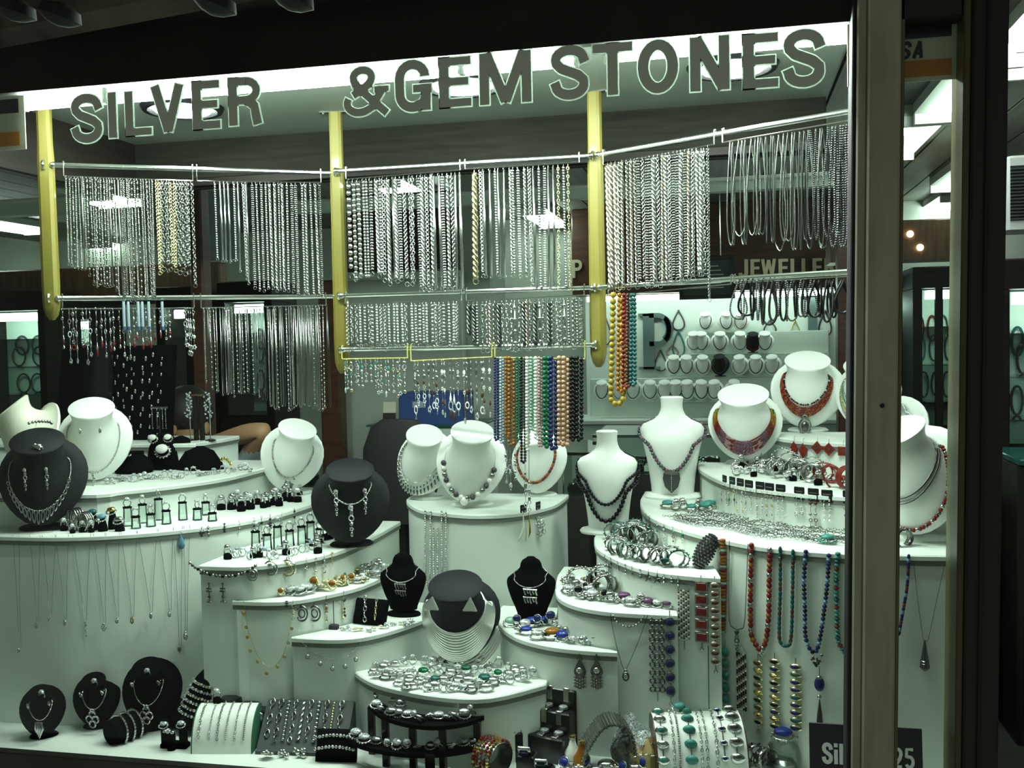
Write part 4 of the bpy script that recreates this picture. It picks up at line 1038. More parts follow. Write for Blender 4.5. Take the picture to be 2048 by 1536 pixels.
# ------------------------------------------------------------------ busts
def cat(a, b, c, d, t): return .5*((2*b)+(c-a)*t+(2*a-5*b+4*c-d)*t*t+(3*b-a-3*c+d)*t**3)
class Bust: pass
def neck_bust(label, px, py, z, H, m='bust_white', rz=0, roll=0, lean=22, wide=1.0, base=True, pitch=0, name='neck_bust', neck=1.0, drop=0.0, yoff=.06):
    """round-collared neck display leaning back on a short foot; local unit = H"""
    b = Bust(); b.H = H
    p = atz(px, py, z)
    t = thing(name, label, 'bust', (p.x, p.y+yoff*H, z), rot=(0, 0, rz)); b.t = t
    L = R(lean)
    # rings: centre, in-plane up axis angle from vertical (towards the back), rx, ry, egg
    b.rings = [((0, -.15, .87), 58, .245*neck, .215*neck, 0), ((0, -.115, .745), 54, .21*neck, .20*neck, 0), ((0, -.05, .60), 42, .27*neck, .29, .05), ((0, .02, .50), lean+4, .35, .41, .10), ((0, .05, .475), lean, .40, .445, .14)]
    RM = Matrix.Translation((0, 0, .5*H)) @ Matrix.Rotation(roll, 4, 'Y') @ Matrix.Rotation(pitch, 4, 'X') @ Matrix.Translation((0, 0, -.5*H))
    def ringpt(i, a, grow=0):
        c, ang, rx, ry, egg = b.rings[i]
        v = Vector((0, math.sin(R(ang)), math.cos(R(ang))))
        s = math.sin(a)
        x = (rx*wide+grow)*math.cos(a)*(1+egg*s-egg*.3*s*s); y = (ry+grow)*s
        return Vector(c)+Vector((x, 0, 0))+v*y
    def surf(s, a):
        i = min(int(s), len(b.rings)-2); f = s-i
        q = [ringpt(max(0, min(len(b.rings)-1, i+k)), a) for k in (-1, 0, 1, 2)]
        return cat(*q, f)
    def nrm(s, a):
        e = .03; u = surf(min(s+e, 3.99), a)-surf(max(s-e, 0), a); v = surf(s, a+e)-surf(s, a-e)
        n = v.cross(u); n.normalize()
        return n if n.y < 0 or abs(n.y) < .2 else -n
    b.local = lambda s, a, o=0: RM @ ((surf(s, a)+nrm(s, a)*o/H)*H)
    N = 28; rings = []
    A = [2*math.pi*i/N for i in range(N)]
    c0, ang0 = Vector(b.rings[0][0]), R(b.rings[0][1]); n0 = Vector((0, -math.cos(ang0), math.sin(ang0)))
    rings.append([RM @ (((ringpt(0, a)-c0)*.93+c0+n0*.012)*H) for a in A])
    for s in [0, .25, .5, .75, 1, 1.25, 1.5, 1.75, 2, 2.33, 2.66, 3, 3.5, 4]: rings.append([RM @ (surf(s, a)*H) for a in A])
    vb = Vector((0, math.cos(L), -math.sin(L)))
    cb = Vector(b.rings[4][0])
    rings.append([RM @ (((ringpt(4, a)-cb)*1.0+cb+vb*.02)*H) for a in A])
    rings.append([RM @ (((ringpt(4, a)-cb)*.93+cb+vb*.04)*H) for a in A])
    MB().loft(rings[::-1], True, True).obj('neck_form', m, t, sharp=50)
    if base:
        MB().lathe([(.085*H, .012*H), (.075*H, .06*H), (.085*H, .30*H), (.06*H, .42*H)], 14, Matrix.Translation((0, .13*H, 0)) @ Matrix.Rotation(R(-4), 4, 'X')).obj('foot_stem', m, t)
        MB().lathe([(.24*H, 0), (.245*H, .015*H), (.22*H, .035*H), (.08*H, .045*H)], 22, Matrix.Translation((0, .10*H, 0)), sy=.75).obj('foot_disc', m, t)
    b.M = Matrix.Translation(t.location) @ Matrix.Rotation(rz, 4, 'Z')
    b.pt = lambda s, a, o=0: b.M @ b.local(s, a, o)
    return b
def stand_bust(label, px, py, z, H, m, W=.56, rz=0, prof=None, base=True, name='shoulder_bust', lean=0, depth=.5):
    b = Bust(); b.H = H; p = atz(px, py, z)
    t = thing(name, label, 'bust', (p.x, p.y+.07*H, z), rot=(0, 0, rz)); b.t = t
    # (z, half width, half depth, y centre)
    prof = prof or [(.05, .235, .13, 0), (.15, .245, .14, 0), (.35, .275, .15, -.01), (.52, .315, .155, -.015), (.62, .345, .14, -.01), (.69, .355, .115, 0), (.725, .33, .10, .005), (.755, .25, .095, .01), (.79, .175, .09, .015), (.84, .135, .085, .015), (.91, .118, .08, .015), (.96, .124, .085, .012), (.985, .13, .09, .012)]
    b.prof = prof
    def sec(zz):
        zz = max(prof[0][0], min(prof[-1][0], zz))
        for i in range(len(prof)-1):
            if zz <= prof[i+1][0]:
                f = (zz-prof[i][0])/(prof[i+1][0]-prof[i][0]); q = [prof[max(0, min(len(prof)-1, i+k))] for k in (-1, 0, 1, 2)]
                return [cat(q[0][j], q[1][j], q[2][j], q[3][j], f) for j in (1, 2, 3)]
        return prof[-1][1:]
    SH = Matrix.Identity(4); SH[1][2] = math.tan(R(lean))
    def loc(zz, a, o=0):
        w, d, y = sec(zz)
        return SH @ (Vector(((w*W/.56)*math.cos(a), y-d*(.6+.4*depth/.5)*-math.sin(a), zz))*H+Vector((math.cos(a), math.sin(a), 0))*o)
    N = 24; rings = []
    zs = [lerp(prof[0][0], prof[-1][0], i/22) for i in range(23)]
    for zz in zs: rings.append([loc(zz, 2*math.pi*i/N) for i in range(N)])
    top = rings[-1]; c = sum(top, Vector())/N
    rings.append([(v-c)*.85+c+Vector((0, 0, .012*H)) for v in top])
    MB().loft(rings, True, True).obj('torso_form', m, t, sharp=50)
    if base: MB().lathe([(.27*H, 0), (.28*H, .02*H), (.26*H, .045*H), (.2*H, .055*H)], 22, sy=.62).obj('foot_disc', m, t)
    b.M = Matrix.Translation(t.location) @ Matrix.Rotation(rz, 4, 'Z')
    b.pt = lambda zz, a, o=0: b.M @ loc(zz, a, o)
    return b
def draped(b, sb, sf, p=1.0, o=.003, n=40, a0=90, a1=-270):   # closed path round a neck bust
    out = []
    for i in range(n+1):
        a = R(lerp(a0, a1, i/n)); k = ((1-math.sin(a))/2)**p
        out.append(b.pt(lerp(sb, sf, k), a, o))
    return out
def along(mb, pts, style, w):
    if style == 'tube': mb.tube(pts, w/2, 5, cap=False); return
    if style == 'rope':
        P = resample(pts, w*.35)
        for k in range(2):
            q = []
            for i, p in enumerate(P):
                t = P[min(i+1, len(P)-1)]-P[max(i-1, 0)]; F = frame(t); a = i*.9+k*math.pi
                q.append(p+F.to_3x3() @ Vector((math.cos(a), math.sin(a), 0))*w*.25)
            mb.tube(q, w*.27, 4, cap=False)
        return
    P = resample(pts, w*(.95 if style in ('ball', 'crystal') else 1.15))
    for i, p in enumerate(P):
        t = P[min(i+1, len(P)-1)]-P[max(i-1, 0)]
        F = frame(t) if t.length > 1e-7 else Matrix.Identity(4)
        T = Matrix.Translation(p) @ F
        if style == 'ball': mb.ball(p, w*.5, 6, 4)
        elif style == 'crystal': mb.ball(p, w*.5, 5, 4)
        else: mb.torus(w*.38, w*.13, 8, 4, T @ Matrix.Rotation(R(90*(i % 2)), 4, 'Z') @ Matrix.Rotation(R(90), 4, 'X'), 1, 1.4)
def rebase(pts):
    base = min(pts, key=lambda p: p.z).copy(); return base, [p-base for p in pts]
def chain_necklace(label, pts, style='cable', w=.003, m='silver', drop=None, group=None, name='necklace'):
    base, q = rebase(pts); t = thing(name, label, 'necklace', base, group=group)
    mb = MB().use(m); along(mb, q, style, w); mb.obj('chain', None, t, sharp=None)
    if drop: drop(t)
    return t
def pend(kind, m, s, m2='crystal', dz=0):
    def f(t):
        mb = MB().use(m)
        o = Vector((.004, -.011, -dz))
        if kind == 'drop': mb.ball(o+Vector((0, 0, -s)), s, 8, 6, (.65, .4, 1.1))
        elif kind == 'oval':
            mb.ball(o+Vector((0, 0, -s*1.1)), s, 14, 8, (.8, .25, 1.1)); mb.use(m2).ball(o+Vector((0, -s*.15, -s*1.1)), s*.6, 12, 6, (.8, .35, 1.1))
            mb.use(m).torus(s*.75, s*.12, 18, 5, Matrix.Translation(o+Vector((0, -s*.1, -s*1.1))) @ Matrix.Rotation(R(90), 4, 'X'), .85, 1.15); mb.torus(s*.3, s*.12, 10, 5, Matrix.Translation(o+Vector((0, 0, s*.1))) @ Matrix.Rotation(R(90), 4, 'X'))
        elif kind == 'chain':
            for i in range(6): charm(mb, m if i % 2 else m2, (2, 0, 1, 2, 5, 0)[i], o.z-s*1.8*i, s*(1-.07*i))
        elif kind == 'word':
            r = random.Random(int(s*1e5)); 
            for rowi in range(2):
                for k in range(5):
                    h = s*r.uniform(.9, 1.5); x = (k-2)*s*.55; z = -rowi*s*1.5
                    mb.tube([o+Vector((x, 0, z)), o+Vector((x+s*.08, 0, z-h*.6)), o+Vector((x+s*.3, 0, z-h))], s*.16, 5)
                mb.tube([o+Vector((-s*1.3, 0, -rowi*s*1.5-s*.1)), o+Vector((s*1.4, 0, -rowi*s*1.5-s*.2))], s*.12, 5)
        elif kind == 'knot':
            for k in range(4): mb.torus(s*.5, s*.13, 12, 5, Matrix.Translation(o+Vector((s*.5*math.cos(k*1.571), 0, -s*1.2+s*.7*math.sin(k*1.571)))) @ Matrix.Rotation(R(90), 4, 'X'))
            mb.torus(s*.3, s*.12, 10, 5, Matrix.Translation(o) @ Matrix.Rotation(R(90), 4, 'X'))
        elif kind == 'feather':
            for k in range(4): mb.tube([o+Vector((s*(k-1.5)*.3, 0, 0)), o+Vector((s*(k-1.5)*.35+s*.1, -.001, -s)), o+Vector((s*(k-1.5)*.15-s*.2, 0, -s*(1.6+.25*k)))], [s*.12, s*.2, s*.05], 5)
        elif kind == 'cluster':
            r = random.Random(3)
            for k in range(22):
                zz = -r.random()**.7*s*2.2; ww = s*(1-abs(zz)/(s*2.4))*1.5
                mb.gem(o+Vector((r.uniform(-ww, ww), -.002, zz)), s*.28, s*.25, 6, Matrix.Rotation(R(90), 4, 'X'))
        mb.obj('pendant', None, t, sharp=40)
    return f
def bust_items(b, s, a, m, kind, sz, label, noun='earring'):
    p = b.pt(s, R(a), .003); t = thing(noun, label, noun, p); pend(kind, m, sz)(t); return t

Z = ZT
# --- left group
b = neck_bust('cream neck bust at the far left, turned away and leaning', 62, 985, Z['B'], .28, 'bust_cream', rz=R(-25), roll=R(-24))
chain_necklace('fine gold chain on the cream bust at far left', draped(b, 1.3, 2.6), 'cable', .0025, 'pale_gold', pend('drop', 'pale_gold', .008))
b = neck_bust('charcoal neck bust with silver fringe necklace at left edge', 80, 1062, Z['C'], .285, 'charcoal', rz=R(27))
P = draped(b, 1.2, 2.6, 1.1); t = chain_necklace('silver fringe necklace of looped drops on the charcoal bust', P, 'ball', .0045, 'silver')
base = t.location.copy(); r = random.Random(5)
for i in range(19):
    a = R(-90+(i-9)*7.6); k = ((1-math.sin(a))/2)**1.1; p = b.pt(lerp(1.2, 2.6, k), a, .004)-base; L = .032*(1-abs(i-9)/13)
    MB().torus(.0045, .0013, 10, 4, Matrix.Translation(p+Vector((0, -.003, -L/2))) @ Matrix.Rotation(R((i-9)*4), 4, 'Y') @ Matrix.Rotation(R(90), 4, 'X'), 1, L/.009).obj('loop_drop', 'silver', t)
bust_items(b, 1.0, -115, 'silver', 'chain', .006, 'left silver drop earring pinned on the charcoal bust', 'earring')
bust_items(b, 1.0, -65, 'silver', 'chain', .006, 'right silver drop earring pinned on the charcoal bust', 'earring')
c = b.pt(0, R(-90)); t = thing('dome_ring', 'domed silver crystal ring on top of the charcoal bust', 'ring', b.pt(0, R(-90))+Vector((0, .02, .02)))
mb = MB().use('silver'); mb.ball((0, 0, 0), .013, 10, 6, (1, .8, .75)); 
for k in range(14): mb.ball((.012*math.cos(k*.9), -.006-.004*math.sin(k), .008*math.sin(k*.9)), .0028, 5, 4)
mb.obj('dome', None, t)
MB().torus(.010, .0015, 14, 5, Matrix.Translation((0, .004, -.006)) @ Matrix.Rotation(R(90), 4, 'X')).obj('band', 'silver', t)
q = b.pt(0, R(90)); pts = [q+Vector((.035*math.cos(R(180-i*15)), .01*math.sin(R(i*15)), .012+.004*math.sin(R(i*15)))) for i in range(13)]
t = chain_necklace('silver bead bracelet laid over the charcoal bust collar', pts, 'ball', .010, 'silver', name='bracelet'); t['category'] = 'bracelet'
b = neck_bust('white neck bust with single drop necklace on left steps', 186, 969, Z['B'], .262, 'bust_white', rz=R(28))
chain_necklace('slim silver necklace with long drop on the left white bust', draped(b, 1.4, 2.9, 1.5), 'cable', .0062, 'silver_dull', pend('chain', 'silver_dull', .0065))
bust_items(b, .9, -118, 'silver', 'drop', .008, 'left silver leaf earring on the left white bust')
bust_items(b, .9, -62, 'silver', 'drop', .008, 'right silver leaf earring on the left white bust')
b = neck_bust('white neck bust with crystal cluster necklace, turned right', 582, 990, Z['C'], .255, 'bust_white', rz=R(22), roll=R(14))
chain_necklace('crystal cluster necklace on the white bust above left steps', draped(b, 1.2, 2.5, 1.6), 'ball', .0062, 'silver_dull', pend('cluster', 'silver_dull', .017))
b = neck_bust('charcoal neck bust with long silver drop at end of left steps', 700, 1095, Z['D'], .25, 'charcoal', rz=R(22), wide=1.08)
chain_necklace('silver necklace with long jewelled drop on the charcoal bust', draped(b, .5, 1.5, 1.6), 'rope', .005, 'silver', pend('chain', 'silver', .0085))
bust_items(b, .8, -130, 'silver', 'chain', .007, 'left flower earring on charcoal bust with long drop')
bust_items(b, .8, -50, 'silver', 'chain', .007, 'right flower earring on charcoal bust with long drop')
# --- centre pedestal
zH = 1.008
b = neck_bust('white neck bust with pearl fringe bib, left on central pedestal', 846, 1000, zH, .24, 'bust_white', rz=R(-10), roll=R(16))
P = draped(b, 1.2, 2.5, 1.0); t = chain_necklace('silver and pearl fringe bib on the left pedestal bust', P, 'ball', .005, 'silver'); base = t.location.copy()
for i in range(27):
    a = R(-90+(i-13)*8); k = (1-math.sin(a))/2
    for j in range(3):
        p = b.pt(min(3.9, lerp(1.2, 2.5, k)+.28*(j+1)), a, .004)-base
        MB().ball((0, 0, 0), .0042, 6, 5, (.7, .6, 1.5)).obj('drop', 'silver_dark' if j % 2 else 'silver', t, loc=p)
b = neck_bust('large white neck bust with grey pearl necklace on central pedestal', 942, 1014, zH, .262, 'bust_white', rz=R(6), roll=R(8), yoff=.02)
P = draped(b, 1.3, 3.0, 1.25)
bead_strand('pearl_necklace', 'grey pearl necklace with white pearl centre on the large pedestal bust', 'necklace', [b.pt(lerp(1.3, 3.0, ((1-math.sin(R(a)))/2)**1.25), R(a), .006) for a in range(-20, -162, -3)], 'grey_stone', .0085, mats=['grey_stone', 'silver_dull', 'pearl'], gap=2.05)
chain_necklace('thin silver wire of the grey pearl necklace', [b.pt(lerp(1.3, 3.0, ((1-math.sin(R(a)))/2)**1.25), R(a), .003) for a in range(200, -22, -6)], 'tube', .0015, 'silver')
p = b.pt(3.0, R(-90), .008); t = thing('pearl_pendant', 'large silver-set pearl pendant at the bust tip', 'pendant', p)
MB().ball((0, 0, -.008), .013, 12, 8, (1, .7, 1)).obj('pearl', 'pearl', t); MB().torus(.014, .002, 16, 5, Matrix.Translation((0, .001, -.008)) @ Matrix.Rotation(R(90), 4, 'X')).obj('setting', 'silver', t)
b = neck_bust('white round bust with coral necklace behind bead strands', 1070, 998, zH, .225, 'bust_white', rz=R(-6), yoff=.25)
P = draped(b, 1.3, 2.6, 1.1); bead_strand('coral_necklace', 'red-brown coral stick necklace on the bust behind bead strands', 'necklace', P, 'red', .006, mats=['orange', 'red', 'brown_stone'], sc=(.8, .8, 1.3), gap=1.8)
# --- right group
b = stand_bust('tall white shoulder bust with double black bead necklace', 1215, 1068, Z['D'], .298, 'bust_white', W=.46)
def vpath(b, zb, zf, p, o, n=48):
    out = []
    for i in range(n+1):
        a = R(lerp(90, -270, i/n)); k = (1-math.sin(a))/2; zz = lerp(zb, zf, k**p)
        if k > .5: a = -math.acos(max(-1, min(1, math.cos(a)*(1-.26*min(1, (k-.5)/.12)))))
        out.append(b.pt(zz, a, o))
    return out
bead_strand('bead_necklace', 'inner strand of black beads on the tall white shoulder bust', 'necklace', vpath(b, .84, .30, 1.15, .005), 'onyx', .0052, gap=1.95, sc=(1, 1, 1.1))
bead_strand('bead_necklace', 'outer strand of large black beads on tall white shoulder bust', 'necklace', vpath(b, .84, .14, 1.05, .008), 'onyx', .0068, gap=1.95, sc=(1, 1, 1.1))
b = stand_bust('taller white shoulder bust with grey stone beads and silver pendant', 1345, 998, Z['C'], .312, 'bust_white', W=.49)
bead_strand('bead_necklace', 'grey and plum stone bead necklace on the taller shoulder bust', 'necklace', vpath(b, .85, .28, 1.25, .005), 'grey_stone', .0062, mats=['grey_stone', 'plum', 'grey_stone', 'silver_dark'], gap=1.8)
p = b.pt(.27, R(-90), .006); t = thing('shield_pendant', 'large dark silver shield pendant on the taller shoulder bust', 'pendant', p)
mb = MB().use('silver_dark'); mb.loft([[Vector((x*.026, y, zz*.06)) for x, zz in ((-.9, 0), (-1, -.3), (-.75, -.7), (0, -1.02), (.75, -.7), (1, -.3), (.9, 0), (0, .06))] for y in (0, -.006)], True, True); mb.obj('plate', None, t)
MB().box((-.02, -.008, -.004), (.02, -.001, .006)).obj('bar', 'silver_dull', t, smooth=False)
mb = MB()
for i in range(10): mb.ball((0, -.008, -.002-.0056*i), .0022, 6, 4)
mb.obj('bead_line', 'silver', t)
b = neck_bust('white neck bust with rainbow gemstone collar necklace', 1490, 930, Z['B'], .252, 'bust_white', rz=R(-5), wide=1.12, neck=1.12)
def multi(label, b, s0, s1, n, m_of, w, pows=1.0, sb=1.2, cat_='necklace', a_of=None, name='collar_necklace'):
    base = b.pt(s1, R(-90)); t = thing(name, label, cat_, base)
    for j in range(n):
        sf = lerp(s0, s1, j/(n-1)); P = [b.pt(lerp(sb+.25*j/n, sf, ((1-math.sin(R(a)))/2)**pows), R(a), .002+.0006*j) for a in range(90, -271, -5)]
        if callable(m_of):
            mb = MB(); Q = resample(P, w*.95)
            for i, p in enumerate(Q): mb.use(m_of(i/len(Q), j)).ball(p-base, w*.5, 6, 4)
        else: mb = MB().use(m_of); mb.tube([p-base for p in P], w*.5, 5, cap=False)
        mb.obj('strand', None, t, sharp=None)
    return t
def rb(f, j):
    d = abs(f-.5); seq = ['plum', 'pink', 'plum', 'red', 'amber', 'yellow', 'green', 'teal']
    return seq[min(7, int(d*2*9))] if (j+int(f*300)) % 3 else ['plum', 'garnet', 'grey_stone', 'brown_stone', 'yellow', 'green', 'green', 'teal'][min(7, int(d*2*9))]
multi('rainbow gemstone collar of many fine strands on white bust', b, 2.3, 2.9, 9, rb, .0052)
b = neck_bust('large white neck bust with red coral necklace on top right step', 1615, 864, Z['A'], .265, 'bust_white', rz=R(-10), roll=R(4), wide=1.1)
t = multi('twisted red coral bead necklace on the top right bust', b, 2.3, 2.65, 5, lambda f, j: ['red', 'red', 'orange'][(j+int(f*200)) % 3], .0062, 1.15, 1.0)
base = t.location.copy()
bead_strand('bead_necklace', 'black and silver tube bead strand above the red coral necklace', 'necklace', [b.pt(lerp(.7, 2.15, ((1-math.sin(R(a)))/2)**1.2), R(a), .004) for a in range(90, -271, -6)], 'onyx', .0034, mats=['onyx', 'onyx', 'silver', 'onyx', 'red'], gap=2.0, join=True)
t = thing('oval_pendant', 'large oval silver pendant hanging from the red coral necklace', 'pendant', b.pt(2.7, R(-90), .006)); pend('oval', 'silver_dull', .026, 'silver_dark')(t)
b = neck_bust('white neck bust half hidden behind the pier, silver bib', 1735, 868, Z['A'], .25, 'bust_white', rz=R(-20))
multi('layered silver and turquoise bib on bust behind the pier', b, 2.2, 3.2, 4, lambda f, j: ['silver', 'turq', 'gold', 'silver_dull'][j], .006)
b = neck_bust('upper white neck bust right of the pier with silver bib', 1785, 955, Z['B'], .25, 'bust_white', rz=R(-38), roll=R(-10))
multi('silver leaf bib necklace on the bust right of the pier', b, 2.0, 2.8, 4, 'silver', .005)
b = neck_bust('lower white neck bust right of the pier with red bead strand', 1830, 1082, Z['C'], .30, 'bust_white', rz=R(-38), roll=R(-14), wide=1.1)
bead_strand('bead_necklace', 'red, silver and black bead strand on bust right of pier', 'necklace', draped(b, 1.4, 3.2, 1.2, .005), 'red', .005, mats=['red', 'silver_dark', 'red', 'garnet', 'silver'], gap=1.7)
multi('dark flat cord necklace on the lower bust right of pier', b, 2.1, 2.25, 2, 'silver_dark', .005)
# --- black velvet busts
VB = [(.10, .20, .13, 0), (.18, .22, .14, 0), (.35, .285, .15, 0), (.55, .34, .15, 0), (.66, .335, .13, .01), (.74, .25, .11, .02), (.80, .17, .10, .02), (.88, .15, .10, .02), (.94, .125, .09, .02), (.985, .06, .05, .02)]
for lab, px, py, key, pz in (('black velvet bust with silver script pendant on left lowest step', 805, 1232, 'F', .012), ('black velvet bust with silver script pendant on right lowest step', 1062, 1245, 'F', .0135)):
    b = stand_bust(lab, px, py, Z[key], .172, 'velvet', W=.62, prof=VB, name='velvet_bust')
    side = 'left' if px < 900 else 'right'
    chain_necklace('silver chain with script pendant on the %s black velvet bust' % side, vpath(b, .86, .56, 1.6, .003), 'rope', .003, 'silver', pend('word', 'silver', pz))
b = neck_bust('large black neck bust with wide silver collar in the centre', 918, 1328, Z['G'], .24, 'charcoal', rz=R(2), wide=1.08, neck=1.12)
multi('wide silver collar necklace of ten curved strands on black bust', b, 2.0, 3.35, 13, 'bright_silver', .009, 1.0, 1.35)
for s, a in (('left', -128), ('right', -52)):
    t = thing('triangle_earring', '%s silver triangle earring on the large black centre bust' % s, 'earring', b.pt(.05, R(a), .010))
    mb = MB().use('bright_silver')
    for k in range(9): mb.tube([(0, 0, .012), ((k-4)*.0042, -.008, -.020)], [.0014, .0028], 5)
    mb.obj('fan', None, t)
P = [b.pt(3.6, R(a), .005) for a in range(-10, -95, -5)]
t = thing('collar_bracelet', 'silver multi-strand bracelet draped round foot of black bust', 'bracelet', P[-1]); mb = MB().use('bright_silver')
for k in range(5): mb.tube([p-P[-1]+Vector((.004*k, -.004*k, -.006*k)) for p in P], .0032, 5)
mb.obj('strands', None, t)
MB().box((-.035, -.01, -.03), (-.005, 0, -.005)).obj('clasp', 'silver_dull', t, smooth=False)
for i, (px, py, H, kind, lab) in enumerate(((82, 1478, .145, 'feather', 'far left'), (190, 1458, .155, 'knot', 'second'), (300, 1462, .20, 'knot', 'third'))):
    b = neck_bust('small black velvet neck stand, %s on the window floor' % lab, px, py, Z_FLOOR, H, 'velvet', rz=R(30-5*i), wide=.95, neck=.85)
    chain_necklace('silver %s pendant necklace on the %s small black stand' % (kind, lab), draped(b, .9, 1.9, 1.5, .002), 'rope', .0032, 'silver', pend(kind, 'silver', .018))
    for s, a in (('left', -150), ('right', -30)): bust_items(b, .7, a, 'silver', 'cluster' if i else 'feather', .006, '%s silver earring on the %s small black stand' % (s, lab))
    t = thing('crystal_ring', 'crystal ring on top of the %s small black stand' % lab, 'ring', b.pt(0, R(-90), .002)+Vector((0, .012, .010)))
    MB().torus(.008, .0013, 14, 5, Matrix.Rotation(R(90), 4, 'X')).obj('band', 'silver', t); MB().ball((0, -.002, .010), .008, 8, 5, (1, .8, .8)).obj('stone', 'crystal', t)
# --- background busts in the wall niche
proto = None; r = random.Random(8)
def back_bust(label, px, py, Yy, H, m='bust_white'):
    global proto
    p = aty(px, py, Yy)
    key = m
    if key not in BB:
        bb = neck_bust('x', 900, 900, 1.0, 1.0, m, base=True); LABELS.pop('x', None)
        BB[key] = bb.t
        nk = MB().use(r.choice(['silver_dark']))
        N1 = []
        for j, (mm, ww) in enumerate((('silver_dark', .03), ('teal', .04), ('garnet', .035), ('onyx', .04))):
            mb = MB().use(mm); along(mb, [bb.local(lerp(1.3, 2.9, ((1-math.sin(R(a)))/2)**(1+.2*j)), R(a), .01) for a in range(90, -271, -12)], 'ball', ww*1.4); N1.append(mb.mesh('back_necklace'))
        BN[key] = N1; o = bb.t; first = True
        o.location = (p.x, Yy, p.z); o.scale = (H,)*3; root = o
        o['label'] = label; LABELS.setdefault(label, []).append(o.name)
    else:
        root = copy_tree(BB[key]); root.location = (p.x, Yy, p.z); root.scale = (H,)*3; root['label'] = label
    root['group'] = 'busts in the back wall niche'
    root.rotation_euler = (0, 0, r.uniform(-.25, .25))
    n = link('necklace', r.choice(BN[key]), None, root.location, root.rotation_euler, root.scale)
    tag(n, 'dark necklace on %s' % label.replace('small white bust', 'bust').replace('small dark bust', 'dark bust'), 'necklace', 'necklaces in the back wall niche')
BB = {}; BN = {}
for rw, (pxs, py, Yy, H, m) in enumerate((
  ([1205, 1240, 1268, 1300, 1330, 1352, 1375, 1402, 1430, 1468], 803, 5.28, .165, 'bust_white'),
  ([1348, 1372, 1405, 1480, 1512, 1545], 753, 5.36, .165, 'bust_white'),
  ([1388, 1403, 1440, 1480, 1530], 706, 5.42, .165, 'bust_white'),
  ([1412, 1452, 1482], 664, 5.47, .155, 'bust_white'))):
    for i, px in enumerate(pxs):
        back_bust('small white bust, %s from left in the %s row of the mint niche' % (nth(i), ['lowest', 'third', 'second', 'top'][rw]), px, py, Yy, H, m)
back_bust('small dark bust in the third row of the mint niche', 1440, 753, 5.36, .17, 'charcoal')
back_bust('small dark bust in the second row of the mint niche', 1506, 706, 5.42, .16, 'charcoal')
for i, (px, y0, y1, m) in enumerate(((1357, 620, 660, 'silver_dark'), (1357, 660, 712, 'turq'), (1345, 690, 712, 'pink'), (1321, 700, 742, 'silver_dark'), (1540, 640, 668, 'silver_dark'), (1562, 665, 705, 'turq'), (1590, 640, 690, 'pale_gold'), (1650, 620, 672, 'silver_dark'), (1210, 630, 690, 'silver_dark'))):
    a = aty(px, y0, BY+.19); b2 = aty(px, y1, BY+.19); L = a.z-b2.z
    o = link('hung_necklace', loop_mesh(.10, round(L, 2), .006, m), None, a, None, (1, 1, 1)); 
    tag(o, '%s necklace loop pinned on the mint back wall, %s from left' % ({'silver_dark': 'dark', 'turq': 'turquoise', 'pink': 'pink', 'pale_gold': 'gold'}[m], nth(sorted((1357, 1357.1, 1345, 1321, 1540, 1562, 1590, 1650, 1210)).index(px if i != 1 else 1357.1))), 'necklace', 'necklaces pinned on the back wall')
